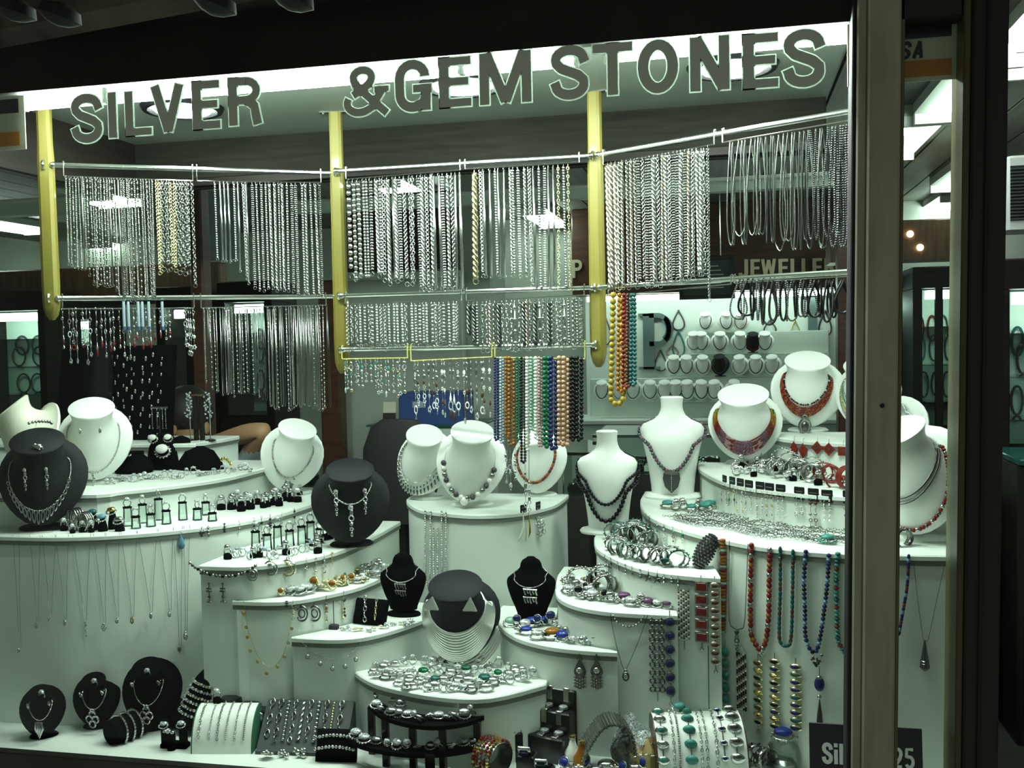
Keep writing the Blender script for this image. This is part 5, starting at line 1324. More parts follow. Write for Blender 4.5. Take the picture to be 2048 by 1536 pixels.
# ------------------------------------------------------------------ small jewellery meshes (single mesh each, base at z=0, real size about 2 cm)
JM = {}
def jm(kind, m='silver', g='crystal', v=0):
    k = (kind, m, g, v)
    if k in JM: return JM[k]
    mb = MB().use(m); r = random.Random(hash(kind) % 97+v)
    RX = Matrix.Rotation(R(90), 4, 'X')
    if kind == 'ring':            # standing ring, stone up
        mb.torus(.0085, .0013, 16, 5, Matrix.Translation((0, 0, .0095)) @ RX)
        mb.use(g)
        if v % 3 == 0: mb.gem((0, 0, .018), .0055, .005, 8)
        elif v % 3 == 1: mb.ball((0, 0, .0195), .0062, 8, 6, (1, .8, .7))
        else:
            for a in range(6): mb.ball((.0048*math.cos(a*1.047), .0038*math.sin(a*1.047), .019), .0026, 6, 4)
            mb.ball((0, 0, .020), .003, 6, 4)
    elif kind == 'footring':      # ring tucked in a black foot
        mb.torus(.0085, .0015, 16, 5, Matrix.Translation((0, 0, .015)) @ RX); mb.use(g).ball((0, -.001, .026), .007, 8, 6, (1.1, .8, .8)); mb.use('velvet').lathe([(.0085, 0), (.0095, .003), (.009, .011), (.004, .013)], 10, sy=.8)
    elif kind == 'flatring':      # ring lying tilted, stone to the viewer
        T = Matrix.Translation((0, 0, .008)) @ Matrix.Rotation(R(35), 4, 'X')
        mb.torus(.0085, .0015, 16, 5, T @ RX); mb.use(g).ball((0, -.005, .016), .007, 8, 6, (1.1, .6, .8)); mb.use(m).torus(.007, .001, 12, 4, Matrix.Translation((0, -.006, .016)) @ RX @ Matrix.Rotation(R(-35), 4, 'X'))
    elif kind == 'oval':          # oval domed brooch / cabochon leaning back
        T = Matrix.Translation((0, 0, .006)) @ Matrix.Rotation(R(-55 if v % 2 else -75), 4, 'X') @ RX
        mb.use(g).ball((0, 0, 0), .0095, 12, 6, (1.2, .85, .45), T); n0 = len(mb.v)
        mb.v = [(x, y, z+.006) for x, y, z in mb.v]
        mb.use(m).torus(.0105, .0016, 18, 5, Matrix.Translation((0, 0, .006)) @ T.to_3x3().to_4x4(), 1.15, .85)
        for a in range(14): mb.ball(Vector((0, 0, .006))+T.to_3x3() @ Vector((.0125*math.cos(a*.449)*1.12, .0125*math.sin(a*.449)*.85, 0)), .0017, 5, 4)
    elif kind == 'flower':
        T = Matrix.Rotation(R(-35), 4, 'X')
        for a in range(6): mb.ball(Vector((0, 0, .009))+T @ Vector((.007*math.cos(a*1.047), .007*math.sin(a*1.047), 0)), .0045, 6, 5, (1, 1, .45))
        mb.use(g).ball((0, -.002, .011), .0042, 8, 5)
    elif kind == 'square':
        T = Matrix.Rotation(R(40), 4, 'X')
        mb.bbox((-.009, -.0025, 0), (.009, .0025, .018), .001, T); mb.use(g).bbox((-.006, -.0045, .003), (.006, -.002, .015), .001, T)
    elif kind == 'cuff':          # wide open cuff lying on its side edges
        n = 22; rings = []
        for i in range(n+1):
            a = R(-60+300*i/n)
            c, s = math.cos(a), math.sin(a)
            rings.append([Vector((.026*c, -.012, .022+.022*s)), Vector((.0275*c, 0, .022+.0235*s)), Vector((.026*c, .012, .022+.022*s)), Vector((.0248*c, 0, .022+.021*s))])
        mb.loft(rings, True, True)
        mb.use(g)
        for i in range(16):
            a = R(-50+280*i/15); mb.ball((.0275*math.cos(a), -.005 if i % 2 else .005, .022+.0235*math.sin(a)), .0028, 6, 4)
        lo = min(v_[2] for v_ in mb.v); mb.v = [(x, y, z-lo) for x, y, z in mb.v]
    elif kind == 'heap':          # small heap of fine chain
        P = []; 
        for i in range(60): a = i*.55; q = .005+.011*abs(math.sin(i*.21+v)); P.append(Vector((q*math.cos(a)*1.3, q*math.sin(a), .003+.009*abs(math.sin(i*.47)))))
        along(mb, P, 'cable', .0058)
    elif kind == 'stones':
        for i in range(9): mb.use(r.choice([m, g])).ball((r.uniform(-.011, .011), r.uniform(-.008, .008), .004+r.uniform(0, .007)), r.uniform(.003, .005), 6, 5)
    elif kind == 'hoop':
        mb.torus(.012, .0018, 18, 5, Matrix.Translation((0, 0, .013)) @ RX)
        for a in range(8): mb.ball((.012*math.cos(a*.785), -.002, .013+.012*math.sin(a*.785)), .0022, 5, 4)
    elif kind == 'bangles':
        for k2 in range(4): mb.torus(.024, .0022, 20, 5, Matrix.Translation((0, (k2-1.5)*.006, .026)) @ RX)
    elif kind == 'watchring':
        mb.use('velvet').lathe([(.016, 0), (.018, .004), (.018, .024), (.014, .028)], 14, sy=.9); mb.use(m).torus(.0175, .0022, 18, 5, Matrix.Translation((0, 0, .016)), 1, .92); mb.use(g).ball((0, -.017, .017), .008, 8, 6, (1.2, .5, .9))
    me = mb.mesh(kind); JM[k] = me; return me
def put(name, label, cat, px, py, z, me, sc=1.0, rz=0, group=None, rx=0):
    p = atz(px, py, z); return tag(link(name, me, None, (p.x, p.y, z+.0005), (rx, 0, rz), sc), label, cat, group)
def scatter(n, pts, z, kinds, where, group, seed, jy=6, cat=None, sc=(.9, 1.25)):
    """n items spread along a pixel polyline on a step top"""
    r = random.Random(seed); d = [0]
    for a, b in zip(pts, pts[1:]): d.append(d[-1]+math.dist(a, b))
    for i in range(n):
        s = (i+.5)/n*d[-1]; j = max(k for k in range(len(d)-1) if d[k] <= s); f = (s-d[j])/(d[j+1]-d[j])
        px = lerp(pts[j][0], pts[j+1][0], f)+r.uniform(-3, 3); py = lerp(pts[j][1], pts[j+1][1], f)+r.uniform(-jy, jy)
        kd, m, g, lab, ct = r.choice(kinds)
        put(lab.split()[-1] if lab.split()[-1] in ('ring', 'brooch', 'cuff', 'bracelet', 'chain', 'earring') else 'jewel', '%s, %s from left %s' % (lab, nth(i), where), ct, px, py, z, jm(kd, m, g, r.randrange(3)), r.uniform(*sc)*1.18, r.uniform(-.6, .6), group)
Rs = [('ring', 'silver', 'crystal', 'small silver crystal ring', 'ring'), ('flatring', 'silver', 'crystal', 'silver cocktail ring', 'ring'), ('ring', 'silver', 'iceblue', 'silver ring with pale blue stone', 'ring')]
RsB = [('footring', 'silver', 'crystal', 'silver ring on black foot', 'ring'), ('footring', 'silver', 'silver', 'domed silver ring on black foot', 'ring')]
# left step B
scatter(32, [(168, 968), (300, 962), (400, 950), (505, 940)], Z['B'], Rs+[('stones', 'silver', 'crystal', 'tiny heaped crystal jewel', 'jewellery')], 'along second highest left step', 'rings on the second highest left step', 31, 4, sc=(.7, 1.0))
# left step C
scatter(10, [(128, 1064), (160, 1063), (186, 1062)], Z['C'], [('bangles', 'silver_dull', 'silver', 'stacked thin bangle bracelet', 'bracelet'), ('footring', 'silver', 'crystal', 'silver ring on black foot', 'ring'), ('hoop', 'silver', 'silver', 'crystal hoop earring', 'earring')], 'beside the charcoal bust', 'jewellery beside the charcoal bust', 32, 4, sc=(.7, 1.0))
def ring_stand(label, px, py, z, h, g, ringlab, group):
    p = atz(px, py, z); t = thing('ring_stand', label, 'ring stand', (p.x, p.y, z), group=group)
    MB().lathe([(.014, 0), (.0135, .004), (.0115, h-.004), (.012, h)], 14).obj('clear_pillar', 'acrylic', t)
    MB().lathe([(.0125, h), (.0135, h+.002), (.012, h+.0045), (.004, h+.005)], 14, sy=.8).obj('black_pad', 'velvet', t)
    put_at = link('ring', jm('ring', 'silver', g, int(px) % 3), None, (p.x, p.y, z+h+.003), (0, 0, R(int(px*7) % 60-30)), 1.15)
    tag(put_at, ringlab, 'ring', 'rings on the clear stands')
for i, (px, py, h, g) in enumerate(((256, 1052, .05, 'crystal'), (272, 1057, .03, 'crystal'), (286, 1046, .05, 'crystal'), (302, 1053, .032, 'silver'), (318, 1040, .058, 'crystal'), (333, 1048, .035, 'crystal'), (349, 1030, .058, 'turq'), (366, 1040, .048, 'crystal'), (378, 1026, .062, 'turq'), (395, 1040, .03, 'crystal'), (412, 1030, .035, 'crystal'), (425, 1042, .02, 'silver'))):
    ring_stand('clear acrylic ring stand, %s from left on the wide left step' % nth(i), px, py, Z['C'], h, g, '%s ring on the %s clear stand of the wide left step' % ({'crystal': 'crystal', 'turq': 'turquoise', 'silver': 'plain silver'}[g], nth(i)), 'clear ring stands on the wide left step')
scatter(20, [(438, 1018), (500, 1016), (560, 1005), (605, 996)], Z['C'], RsB, 'near right end of wide left step', 'rings on black feet on the wide left step', 33, 8, sc=(1.0, 1.35))
for i, (px, py, h) in enumerate(((188, 1060, .055), (206, 1062, .04), (226, 1058, .06), (240, 1062, .03))):
    p = atz(px, py, Z['C']); t = thing('ring_cone', 'black tapered ring cone, %s from left beside the charcoal bust' % nth(i), 'ring stand', (p.x, p.y, Z['C']), group='black ring cones beside the charcoal bust')
    MB().lathe([(.013, 0), (.012, h*.3), (.006, h*.9), (.003, h)], 12).obj('cone', 'velvet', t)
    o = link('ring', jm('oval', 'silver', ('teal', 'skyblue', 'gold', 'silver')[i], 1), None, (p.x, p.y-.006, Z['C']+h*.7), (0, 0, 0), 1.1); tag(o, '%s stone ring on the %s black cone by the charcoal bust' % (('teal', 'sky blue', 'golden', 'silver')[i], nth(i)), 'ring', 'rings on the black cones')
# left step D
for i, (px, py, h) in enumerate(((512, 1105, .055), (535, 1100, .04), (556, 1098, .06), (580, 1095, .045), (604, 1090, .05), (622, 1088, .06), (640, 1080, .03))):
    ring_stand('clear acrylic ring stand, %s from left on the step with the bead swag' % nth(i), px, py, Z['D'], h, 'crystal', 'crystal ring on the %s clear stand above the bead swag' % nth(i), 'clear ring stands above the bead swag')
scatter(18, [(450, 1118), (540, 1116), (640, 1102)], Z['D'], RsB+Rs, 'along step with bead swag', 'rings on the step with the bead swag', 34, 4, sc=(.8, 1.1))
scatter(9, [(622, 1088), (660, 1078), (700, 1066)], Z['D'], RsB+[('square', 'silver', 'onyx', 'square black-stone silver ring', 'ring')], 'beside charcoal bust with long drop', 'rings beside the charcoal bust with long drop', 35, 8, sc=(1, 1.3))
# left step E: gold chains and crystals
gold = [('heap', 'pale_gold', 'gold', 'coiled pale gold chain', 'chain'), ('flower', 'pale_gold', 'crystal', 'pale gold flower brooch', 'brooch'), ('flatring', 'pale_gold', 'amber', 'pale gold ring', 'ring'), ('oval', 'silver', 'crystal', 'oval crystal brooch', 'brooch'), ('heap', 'silver', 'gold', 'coiled silver chain', 'chain'), ('stones', 'pale_gold', 'crystal', 'pale gold and crystal brooch', 'brooch')]
scatter(26, [(560, 1188), (640, 1182), (700, 1170), (755, 1152)], Z['E'], gold, 'on the gold chain step', 'chains and crystals on the gold chain step', 36, 6, sc=(.9, 1.4))
scatter(8, [(665, 1160), (700, 1150), (740, 1140)], Z['E'], [('flower', 'pale_gold', 'amber', 'golden flower brooch', 'brooch'), ('stones', 'pale_gold', 'green', 'gold and green brooch', 'brooch')], 'at back of gold chain step', 'brooches at the back of the gold chain step', 37, 4)
for i, (px, py, s) in enumerate(((738, 1148, 2.0), (757, 1140, 2.2))): put('crystal_cluster', '%s large clear crystal cluster beside the left velvet bust' % ('lower', 'upper')[i], 'brooch', px, py, Z['E'], jm('stones', 'crystal', 'silver', i), s, 0, 'crystal clusters beside the left velvet bust')
# left step F
scatter(12, [(680, 1262), (740, 1262), (830, 1246)], Z['F'], [('flatring', 'silver', 'crystal', 'silver cocktail ring', 'ring'), ('flower', 'pale_gold', 'silver', 'pale gold flower brooch', 'brooch'), ('stones', 'silver', 'crystal', 'small crystal heap brooch', 'brooch')], 'along the pillow step edge', 'jewels along the pillow step edge', 38, 3, sc=(.55, .8))
# centre G
gk = [('oval', 'silver', 'silver', 'oval silver brooch', 'brooch'), ('flower', 'silver', 'crystal', 'silver flower brooch', 'brooch'), ('oval', 'silver', 'crystal', 'oval crystal brooch', 'brooch'), ('flatring', 'silver', 'crystal', 'silver cocktail ring', 'ring'), ('ring', 'silver', 'crystal', 'small silver crystal ring', 'ring'), ('oval', 'silver_dark', 'silver', 'dark oval silver brooch', 'brooch')]
scatter(17, [(745, 1338), (800, 1330), (860, 1330), (1000, 1336), (1060, 1352)], Z['G'], gk, 'in back row of centre step', 'brooches on the centre step', 39, 3, sc=(.8, 1.1))
scatter(20, [(740, 1346), (840, 1350), (960, 1350), (1072, 1360)], Z['G'], gk+[('square', 'silver', 'turq', 'square silver brooch with teal stone', 'brooch'), ('oval', 'silver', 'green', 'oval green stone brooch', 'brooch')], 'in second row of centre step', 'brooches on the centre step', 40, 4, sc=(.8, 1.15))
scatter(19, [(745, 1358), (840, 1368), (960, 1370), (1060, 1366)], Z['G'], gk+[('oval', 'silver', 'teal', 'oval teal stone brooch', 'brooch')], 'in third row of centre step', 'brooches on the centre step', 41, 4, sc=(.9, 1.3))
scatter(13, [(790, 1374), (880, 1384), (980, 1382)], Z['G'], gk, 'in front row of centre step', 'brooches on the centre step', 42, 3, sc=(.8, 1.1))
# right step F
col_st = [('oval', 'silver', 'blue', 'oval blue stone brooch', 'brooch'), ('oval', 'silver', 'mint', 'oval mint stone brooch', 'brooch'), ('oval', 'silver', 'amber', 'oval amber brooch', 'brooch'), ('oval', 'silver', 'crystal', 'oval pale stone brooch', 'brooch'), ('flatring', 'silver_dull', 'lapis', 'silver ring with dark blue stone', 'ring'), ('stones', 'silver', 'crystal', 'crystal heap brooch', 'brooch')]
scatter(8, [(1018, 1252), (1060, 1254), (1120, 1252)], Z['F'], col_st, 'in back row beside right velvet bust', 'coloured stones beside the right velvet bust', 43, 3, sc=(1, 1.5))
scatter(10, [(1030, 1265), (1080, 1280), (1130, 1284), (1205, 1290)], Z['F'], col_st+[('flower', 'silver_dull', 'silver', 'silver flower brooch', 'brooch')], 'in front row beside right velvet bust', 'coloured stones beside the right velvet bust', 44, 4, sc=(1, 1.5))
put('silver_cone', 'tall spiky silver brooch near right velvet bust', 'brooch', 1135, 1272, Z['F'], jm('stones', 'silver_dull', 'silver', 2), 2.0)
# right step E
rk = [('stones', 'silver_dull', 'silver', 'heaped oxidised silver brooch', 'brooch'), ('flatring', 'silver_dull', 'onyx', 'silver ring with black stone', 'ring'), ('flatring', 'silver_dull', 'silver', 'broad silver ring', 'ring'), ('flower', 'silver_dull', 'amber', 'silver flower ring', 'ring'), ('oval', 'silver_dull', 'crystal', 'oval filigree brooch', 'brooch')]
scatter(18, [(1128, 1170), (1150, 1175), (1190, 1180), (1215, 1188)], Z['E'], rk+[('cuff', 'silver_dull', 'silver', 'small textured silver cuff', 'cuff')], 'in back row of the crowded ring step', 'rings on the crowded right step', 45, 10, sc=(.9, 1.2))
scatter(20, [(1130, 1188), (1190, 1202), (1250, 1208), (1340, 1214)], Z['E'], rk+[('oval', 'silver_dull', 'purple', 'oval plum stone brooch', 'brooch')], 'in front row of the crowded ring step', 'rings on the crowded right step', 46, 4, sc=(.9, 1.3))
# right step D
cuffs = [('cuff', 'silver_dull', 'silver', 'wide silver cuff', 'cuff'), ('cuff', 'silver_dull', 'turq', 'silver cuff set with turquoise', 'cuff'), ('cuff', 'silver_dark', 'silver', 'dark textured silver cuff', 'cuff')]
scatter(8, [(1225, 1080), (1270, 1082), (1300, 1090)], Z['D'], cuffs, 'in back row of cuff step', 'cuffs on the right cuff step', 47, 8, sc=(.8, 1.05))
scatter(11, [(1222, 1100), (1262, 1118), (1310, 1128), (1365, 1134)], Z['D'], cuffs+[('oval', 'silver_dull', 'turq', 'oval turquoise brooch', 'brooch')], 'in front row of cuff step', 'cuffs on the right cuff step', 48, 3, sc=(.75, 1.0))
p = atz(1392, 1140, Z['D']); t = thing('beaded_cone', 'leaning grey beaded cone beside the silver cuffs', 'ornament', (p.x, p.y, Z['D']))
mb = MB()
T = Matrix.Translation((0, .02, .0)) @ Matrix.Rotation(R(28), 4, 'Y') @ Matrix.Rotation(R(-12), 4, 'X')
MB().lathe([(.006, 0), (.018, .02), (.021, .045), (.016, .075), (.006, .092)], 14, T).obj('core', 'grey_stone', t)
for i in range(12):
    z2 = .005+i*.0075; rr = interp([(0, .008), (.02, .019), (.045, .0225), (.075, .0175), (.092, .007)], z2)
    for k in range(14): mb.ball(T @ Vector((rr*math.cos(k*.449+i*.22), rr*math.sin(k*.449+i*.22), z2)), .0034, 5, 4)
mb.obj('bead_cover', 'silver_dark', t)['kind'] = 'stuff'
# right step C: heap of silver chains
fr = [(1330, 1040), (1400, 1053), (1500, 1073), (1600, 1086), (1705, 1094)]; bkl = [(1330, 1020), (1450, 1031), (1560, 1046), (1705, 1062)]
rr_ = random.Random(49)
for k in range(15):
    f = k/14; x0 = lerp(1335, 1395, f)+rr_.uniform(-8, 8); x1 = lerp(1700, 1708, f) if k % 3 else rr_.uniform(1560, 1690); ph = rr_.uniform(0, 6)
    pts = [atz(x, lerp(interp(fr, x), interp(bkl, x), f)+2.5*math.sin(x*.05+ph), Z['C'])+Vector((0, 0, .005+.004*abs(math.sin(x*.04+ph*2)))) for x in [lerp(x0, x1, i/40) for i in range(41)]]
    bracelet_row = chain_necklace('thick %s chain lying in the heap, %s from the front edge' % (('silver', 'dull silver', 'dark silver')[k % 3], nth(k)), pts, 'cable', rr_.choice([.0085, .010, .0075]), ('silver', 'silver_dull', 'silver_dark')[k % 3], None, 'chains heaped on the wide right step', 'chain'); bracelet_row['category'] = 'chain'
scatter(7, [(1330, 1018), (1370, 1020), (1430, 1022)], Z['C'], [('oval', 'silver_dull', 'turq', 'oval turquoise brooch', 'brooch'), ('flatring', 'silver_dull', 'silver', 'broad silver ring', 'ring')], 'beside foot of taller shoulder bust', 'brooches by the taller shoulder bust', 51, 4, sc=(1, 1.4))
put('turquoise_brooch', 'large turquoise oval brooch on right edge of the chain heap', 'brooch', 1655, 1088, Z['C'], jm('oval', 'turq', 'turq', 0), 1.4)
put('silver_cuff', 'silver wire cuff just right of the pier on wide step', 'cuff', 1805, 1092, Z['C'], jm('cuff', 'silver_dark', 'silver', 0), .9, .6)
# right step B
bk = [('footring', 'silver_dull', 'silver', 'silver ring on black foot', 'ring'), ('cuff', 'silver_dull', 'silver', 'looped silver cuff', 'cuff'), ('bangles', 'silver_dull', 'silver', 'stacked silver bangle bracelet', 'bracelet'), ('flatring', 'silver', 'silver', 'broad silver ring', 'ring')]
scatter(18, [(1460, 945), (1520, 950), (1600, 960), (1640, 966)], Z['B'], bk, 'above the black earring cards', 'jewellery above the black earring cards', 52, 6, sc=(.8, 1.15))
scatter(16, [(1465, 932), (1540, 938), (1600, 944), (1640, 948)], Z['B'], bk+[('heap', 'silver', 'silver', 'coiled silver chain', 'chain')], 'behind row above earring cards', 'jewellery above the black earring cards', 53, 5, sc=(.8, 1.15))
rd = [('bangles', 'red', 'red', 'red bangle bracelet', 'bracelet'), ('oval', 'silver_dull', 'red', 'oval red stone brooch', 'brooch'), ('flatring', 'silver_dull', 'red', 'silver ring with red stone', 'ring'), ('cuff', 'red', 'silver', 'red enamel cuff', 'cuff')]
scatter(9, [(1640, 962), (1670, 966), (1700, 968)], Z['B'], rd, 'in red group beside the pier', 'red jewellery beside the pier', 54, 12, sc=(.7, 1.0))

# ------------------------------------------------------------------ black velvet stands on the upper left steps
def form(name, label, catg, px, py, z, prof, m='velvet', rz=0, sx=1, sy=1, tilt=0, part='form'):
    p = atz(px, py, z); t = thing(name, label, catg, (p.x, p.y, z), rot=(0, 0, rz))
    MB().lathe(prof, 18, Matrix.Rotation(tilt, 4, 'X'), sx=sx, sy=sy).obj(part, m, t); return t
def charm_on(name, label, catg, loc, kind, m, g, s): return tag(link(name, jm(kind, m, g, 1), None, loc, (R(35), 0, 0), s), label, catg)
t = form('velvet_pad', 'low black velvet pad with flower jewel behind second left step', 'display pad', 268, 945, Z['B'], [(.06, 0), (.066, .012), (.055, .04), (.034, .058), (.036, .068), (.012, .07)], sy=.8)
charm_on('flower_brooch', 'silver flower brooch on the low black velvet pad', 'brooch', t.location+Vector((.012, -.045, .052)), 'flower', 'silver', 'crystal', 1.5)
MB().torus(.036, .004, 18, 5, Matrix.Translation((0, 0, .012))).obj('welt', 'velvet', t)
t = form('velvet_hump', 'tall black velvet hump holding cameo rings on the left', 'display pad', 330, 938, Z['B'], [(.055, 0), (.06, .025), (.052, .075), (.032, .11), (.012, .12)], sy=.7)
MB().lathe([(.04, 0), (.04, .07), (.028, .10), (.008, .108)], 14, Matrix.Translation((.05, .02, 0)), sy=.7).obj('side_hump', 'velvet', t)
for k, (dx, dz, s, nm) in enumerate(((-.01, .105, 1.3, 'upper left'), (.045, .108, 1.2, 'upper right'), (.026, .062, 2.0, 'large front'))): charm_on('cameo_ring', '%s oval cameo on the tall black velvet hump' % nm, 'ring', t.location+Vector((dx, -.044, dz-.008)), 'oval', 'silver', 'pearl', s)
t = form('velvet_slope', 'sloping black velvet stand with thin necklace, left steps', 'display pad', 400, 938, Z['B'], [(.075, 0), (.07, .02), (.045, .06), (.015, .075)], sx=1.1, sy=.7)
chain_necklace('thin silver necklace on the sloping black velvet stand', [t.location+Vector((-.012+.012*i/6, -.036-.004*i/6, .045-.028*i/6)) for i in range(7)], 'cable', .003, 'silver', pend('drop', 'silver', .004))
MB().lathe([(.035, 0), (.03, .02), (.01, .028)], 14, Matrix.Translation((.05, .0, 0)), sy=.7).obj('lower_slope', 'velvet', t)
p = atz(452, 938, Z['B']); bead_strand('gold_bracelet', 'gold link bracelet arched beside the sloping velvet stand', 'bracelet', [(p.x-.03+.05*i/10, p.y, p.z+.035*math.sin(R(20+14*i))) for i in range(11)], 'gold', .005, sc=(1, .6, 1.2), gap=1.9)
# black earring boards standing behind
def plaque(label, px0, px1, pt, pb, Y, m='velvet', lean=8, dots=0, seed=1, curve=0):
    x0, x1, z0, z1 = pxr(px0, pt, px1, pb, Y); z0 = Z['A'] if Y > .86 else Z['B']
    t = thing('earring_board', label, 'display board', ((x0+x1)/2, Y, z0)); w = (x1-x0)/2; h = z1-z0
    T = Matrix.Rotation(R(-lean), 4, 'X')
    mb = MB(); rings = []
    for k in range(9):
        f = k/8; ww = w*(1-.25*f*curve)
        rings.append([T @ Vector((sx*ww, sy*.01-.012*(1 if sy < 0 else 0)*math.sin(f*math.pi)*.5, f*h)) for sx, sy in ((-1, -1), (1, -1), (1, 1), (-1, 1))])
    mb.loft(rings, True, True); mb.obj('panel', m, t, sharp=30)
    MB().bbox((-w*.3, .01, 0), (w*.3, .05, .01), .002).obj('easel_foot', 'black_matte', t)
    r = random.Random(seed)
    for k in range(dots):
        rowk = k // 6; f = (k % 6+.5+.25*(rowk % 2))/6.5
        p = T @ Vector(((f*2-1)*w*.9+r.uniform(-.006, .006), -.018, h*(.06+.9*rowk/max(1, dots/6))+r.uniform(-.01, .01)))
        o = link('stud_earring', jm('studdrop'), None, t.location+p, (0, 0, 0), r.uniform(.9, 1.6)); tag(o, 'silver stud earring on black board, %s row from bottom, %s from left' % (nth(rowk), nth(k % 6)), 'earring', 'stud earrings on the black board')
    return t
def _stud():
    mb = MB().use('silver'); mb.ball((0, 0, 0), .0052, 7, 5, (.75, .5, 1.3)); return mb.mesh('studdrop')
JM[('studdrop', 'silver', 'crystal', 0)] = _stud()
plaque('plain black leaning board at left behind white bust', 112, 165, 690, 880, .90, curve=.5)
plaque('second plain black leaning board beside the studded one', 160, 215, 690, 880, .93, 'black_gloss', curve=.6)
plaque('black board covered with rows of silver stud earrings', 212, 340, 690, 880, .97, dots=60)
for i, (px, nm) in enumerate(((378, 'left'), (418, 'right'))):     # crystal tassel earrings
    a = aty(px, 785, .95); t = thing('tassel_stand', '%s small stand with crystal tassel earring on top left step' % nm, 'ring stand', (a.x, .95, Z['A'])); h = a.z-Z['A']
    MB().tube([(0, 0, 0), (0, 0, h)], .002, 6).obj('stem', 'steel', t); MB().lathe([(.018, 0), (.018, .003), (.004, .006)], 14).obj('foot', 'black_gloss', t)
    o = thing('tassel_earring', 'crystal tassel earring hanging on the %s small stand' % nm, 'earring', (a.x, .94, a.z)); mb = MB().use('crystal'); r = random.Random(i)
    for k in range(26): mb.ball((r.uniform(-.012, .012), r.uniform(-.006, .006), -k*.0034), .0036, 5, 4)
    mb.obj('tassel', None, o)
for i, px in enumerate((390, 402)):
    a = aty(px, 792, .96); t = thing('slotted_post', '%s dark brown square post on top left step' % ('left', 'right')[i], 'post', (a.x, .96, Z['A'])); h = a.z-Z['A']
    MB().bbox((-.0065, -.008, 0), (.0065, .008, h), .002).obj('post_shaft', 'dark_wood', t); MB().bbox((-.008, -.01, h), (.008, .01, h+.006), .002).obj('cap', 'brown_wood', t)
a = aty(318, 815, .9); t = thing('necklace_tee', 'black T-bar stand with thin chains on top left step', 'jewellery stand', (a.x, .9, Z['A'])); h = a.z-Z['A']
MB().tube([(0, 0, 0), (0, 0, h)], .003, 6).obj('stem', 'black_gloss', t); MB().tube([(-.03, 0, h), (.03, 0, h)], .004, 6).obj('bar', 'silver_dull', t); MB().lathe([(.025, 0), (.025, .004), (.005, .008)], 16).obj('foot', 'black_gloss', t)
for i, dx in enumerate((-.024, -.006, .014, .026)):
    o = link('necklace_chain', chain_mesh('station', .004, .08, 'silver'), None, (a.x+dx, .896, a.z-.004), None, (1, 1, .8)); tag(o, 'short silver chain, %s from left on black T-bar stand' % nth(i), 'chain', 'chains on the black T-bar stand')
# ------------------------------------------------------------------ jewellery hung on the upright fronts of the steps
def fp(px, py, key, off=.004): return face(px, py, key, off)[0]
def fpath(pxs, key, off=.004): return [fp(x, y, key, off) for x, y in pxs]
def sm(pts, n=5):
    P = [Vector(p) for p in pts]; out = []
    for i in range(len(P)-1):
        q = [P[max(0, min(len(P)-1, i+k))] for k in (-1, 0, 1, 2)]
        out += [cat(*q, k/n) for k in range(n)]
    return out+[P[-1]]
CE = [(0, 1074), (160, 1071), (300, 1062), (400, 1051), (450, 1045)]
data = [(28, 40, 42, 1292, 'drop', 'silver', .006), (62, 82, 77, 1242, 'knot', 'silver_dull', .006), (86, 114, 103, 1228, 'cluster', 'crystal', .005), (112, 138, 133, 1236, 'drop', 'silver', .008), (146, 182, 172, 1240, 'chain', 'silver', .0042), (188, 213, 210, 1244, 'knot', 'silver_dull', .0075),
        (210, 239, 236, 1232, 'oval', 'silver', .007), (242, 274, 266, 1232, 'oval', 'amber', .007), (274, 314, 303, 1222, 'drop', 'silver', .008), (316, 346, 340, 1220, 'oval', 'silver', .0065), (346, 364, 360, 1290, 'feather', 'silver_dull', .008), (367, 379, 372, 1262, 'oval', 'silver', .009)]
for i, (a, b, x, y, kd, m, s) in enumerate(data):
    pts = [fp(a, interp(CE, a)-3, 'CL'), fp(lerp(a, x, .6), lerp(interp(CE, a), y, .6), 'CL'), fp(x-2, y, 'CL'), fp(x, y+1, 'CL'), fp(x+2, y, 'CL'), fp(lerp(b, x, .6), lerp(interp(CE, b), y, .6), 'CL'), fp(b, interp(CE, b)-3, 'CL')]
    chain_necklace('thin silver pendant necklace, %s from left on the wide left step front' % nth(i), pts, 'tube', .0011, 'silver_dull', pend(kd, m, s, 'crystal'), 'pendant necklaces on the wide left step front')
p = fp(361, 1068, 'CL', .007); t = thing('blue_drop_pendant', 'sky blue teardrop pendant high on the wide left step front', 'pendant', p); MB().lathe([(.001, .0), (.004, -.008), (.0105, -.024), (.0115, -.03), (.007, -.038), (.001, -.040)], 12, sy=.6).obj('stone', 'skyblue', t); MB().torus(.003, .0008, 10, 4, Matrix.Translation((0, 0, .002)) @ Matrix.Rotation(R(90), 4, 'X')).obj('loop', 'silver', t)
def hang(name, label, catg, px, ytop, ybot, key, seed, mats, group=None, wide=1.0, off=.006):
    a = fp(px, ytop, key, off); b = fp(px, ybot, key, off); L = a.z-b.z; n = face(px, ytop, key)[1]
    mb = dangler_mesh(seed, .06, mats)
    o = link(name, mb, None, a, (0, 0, math.atan2(n.x, -n.y)), (wide, 1, L/.06)); return tag(o, label, catg, group)
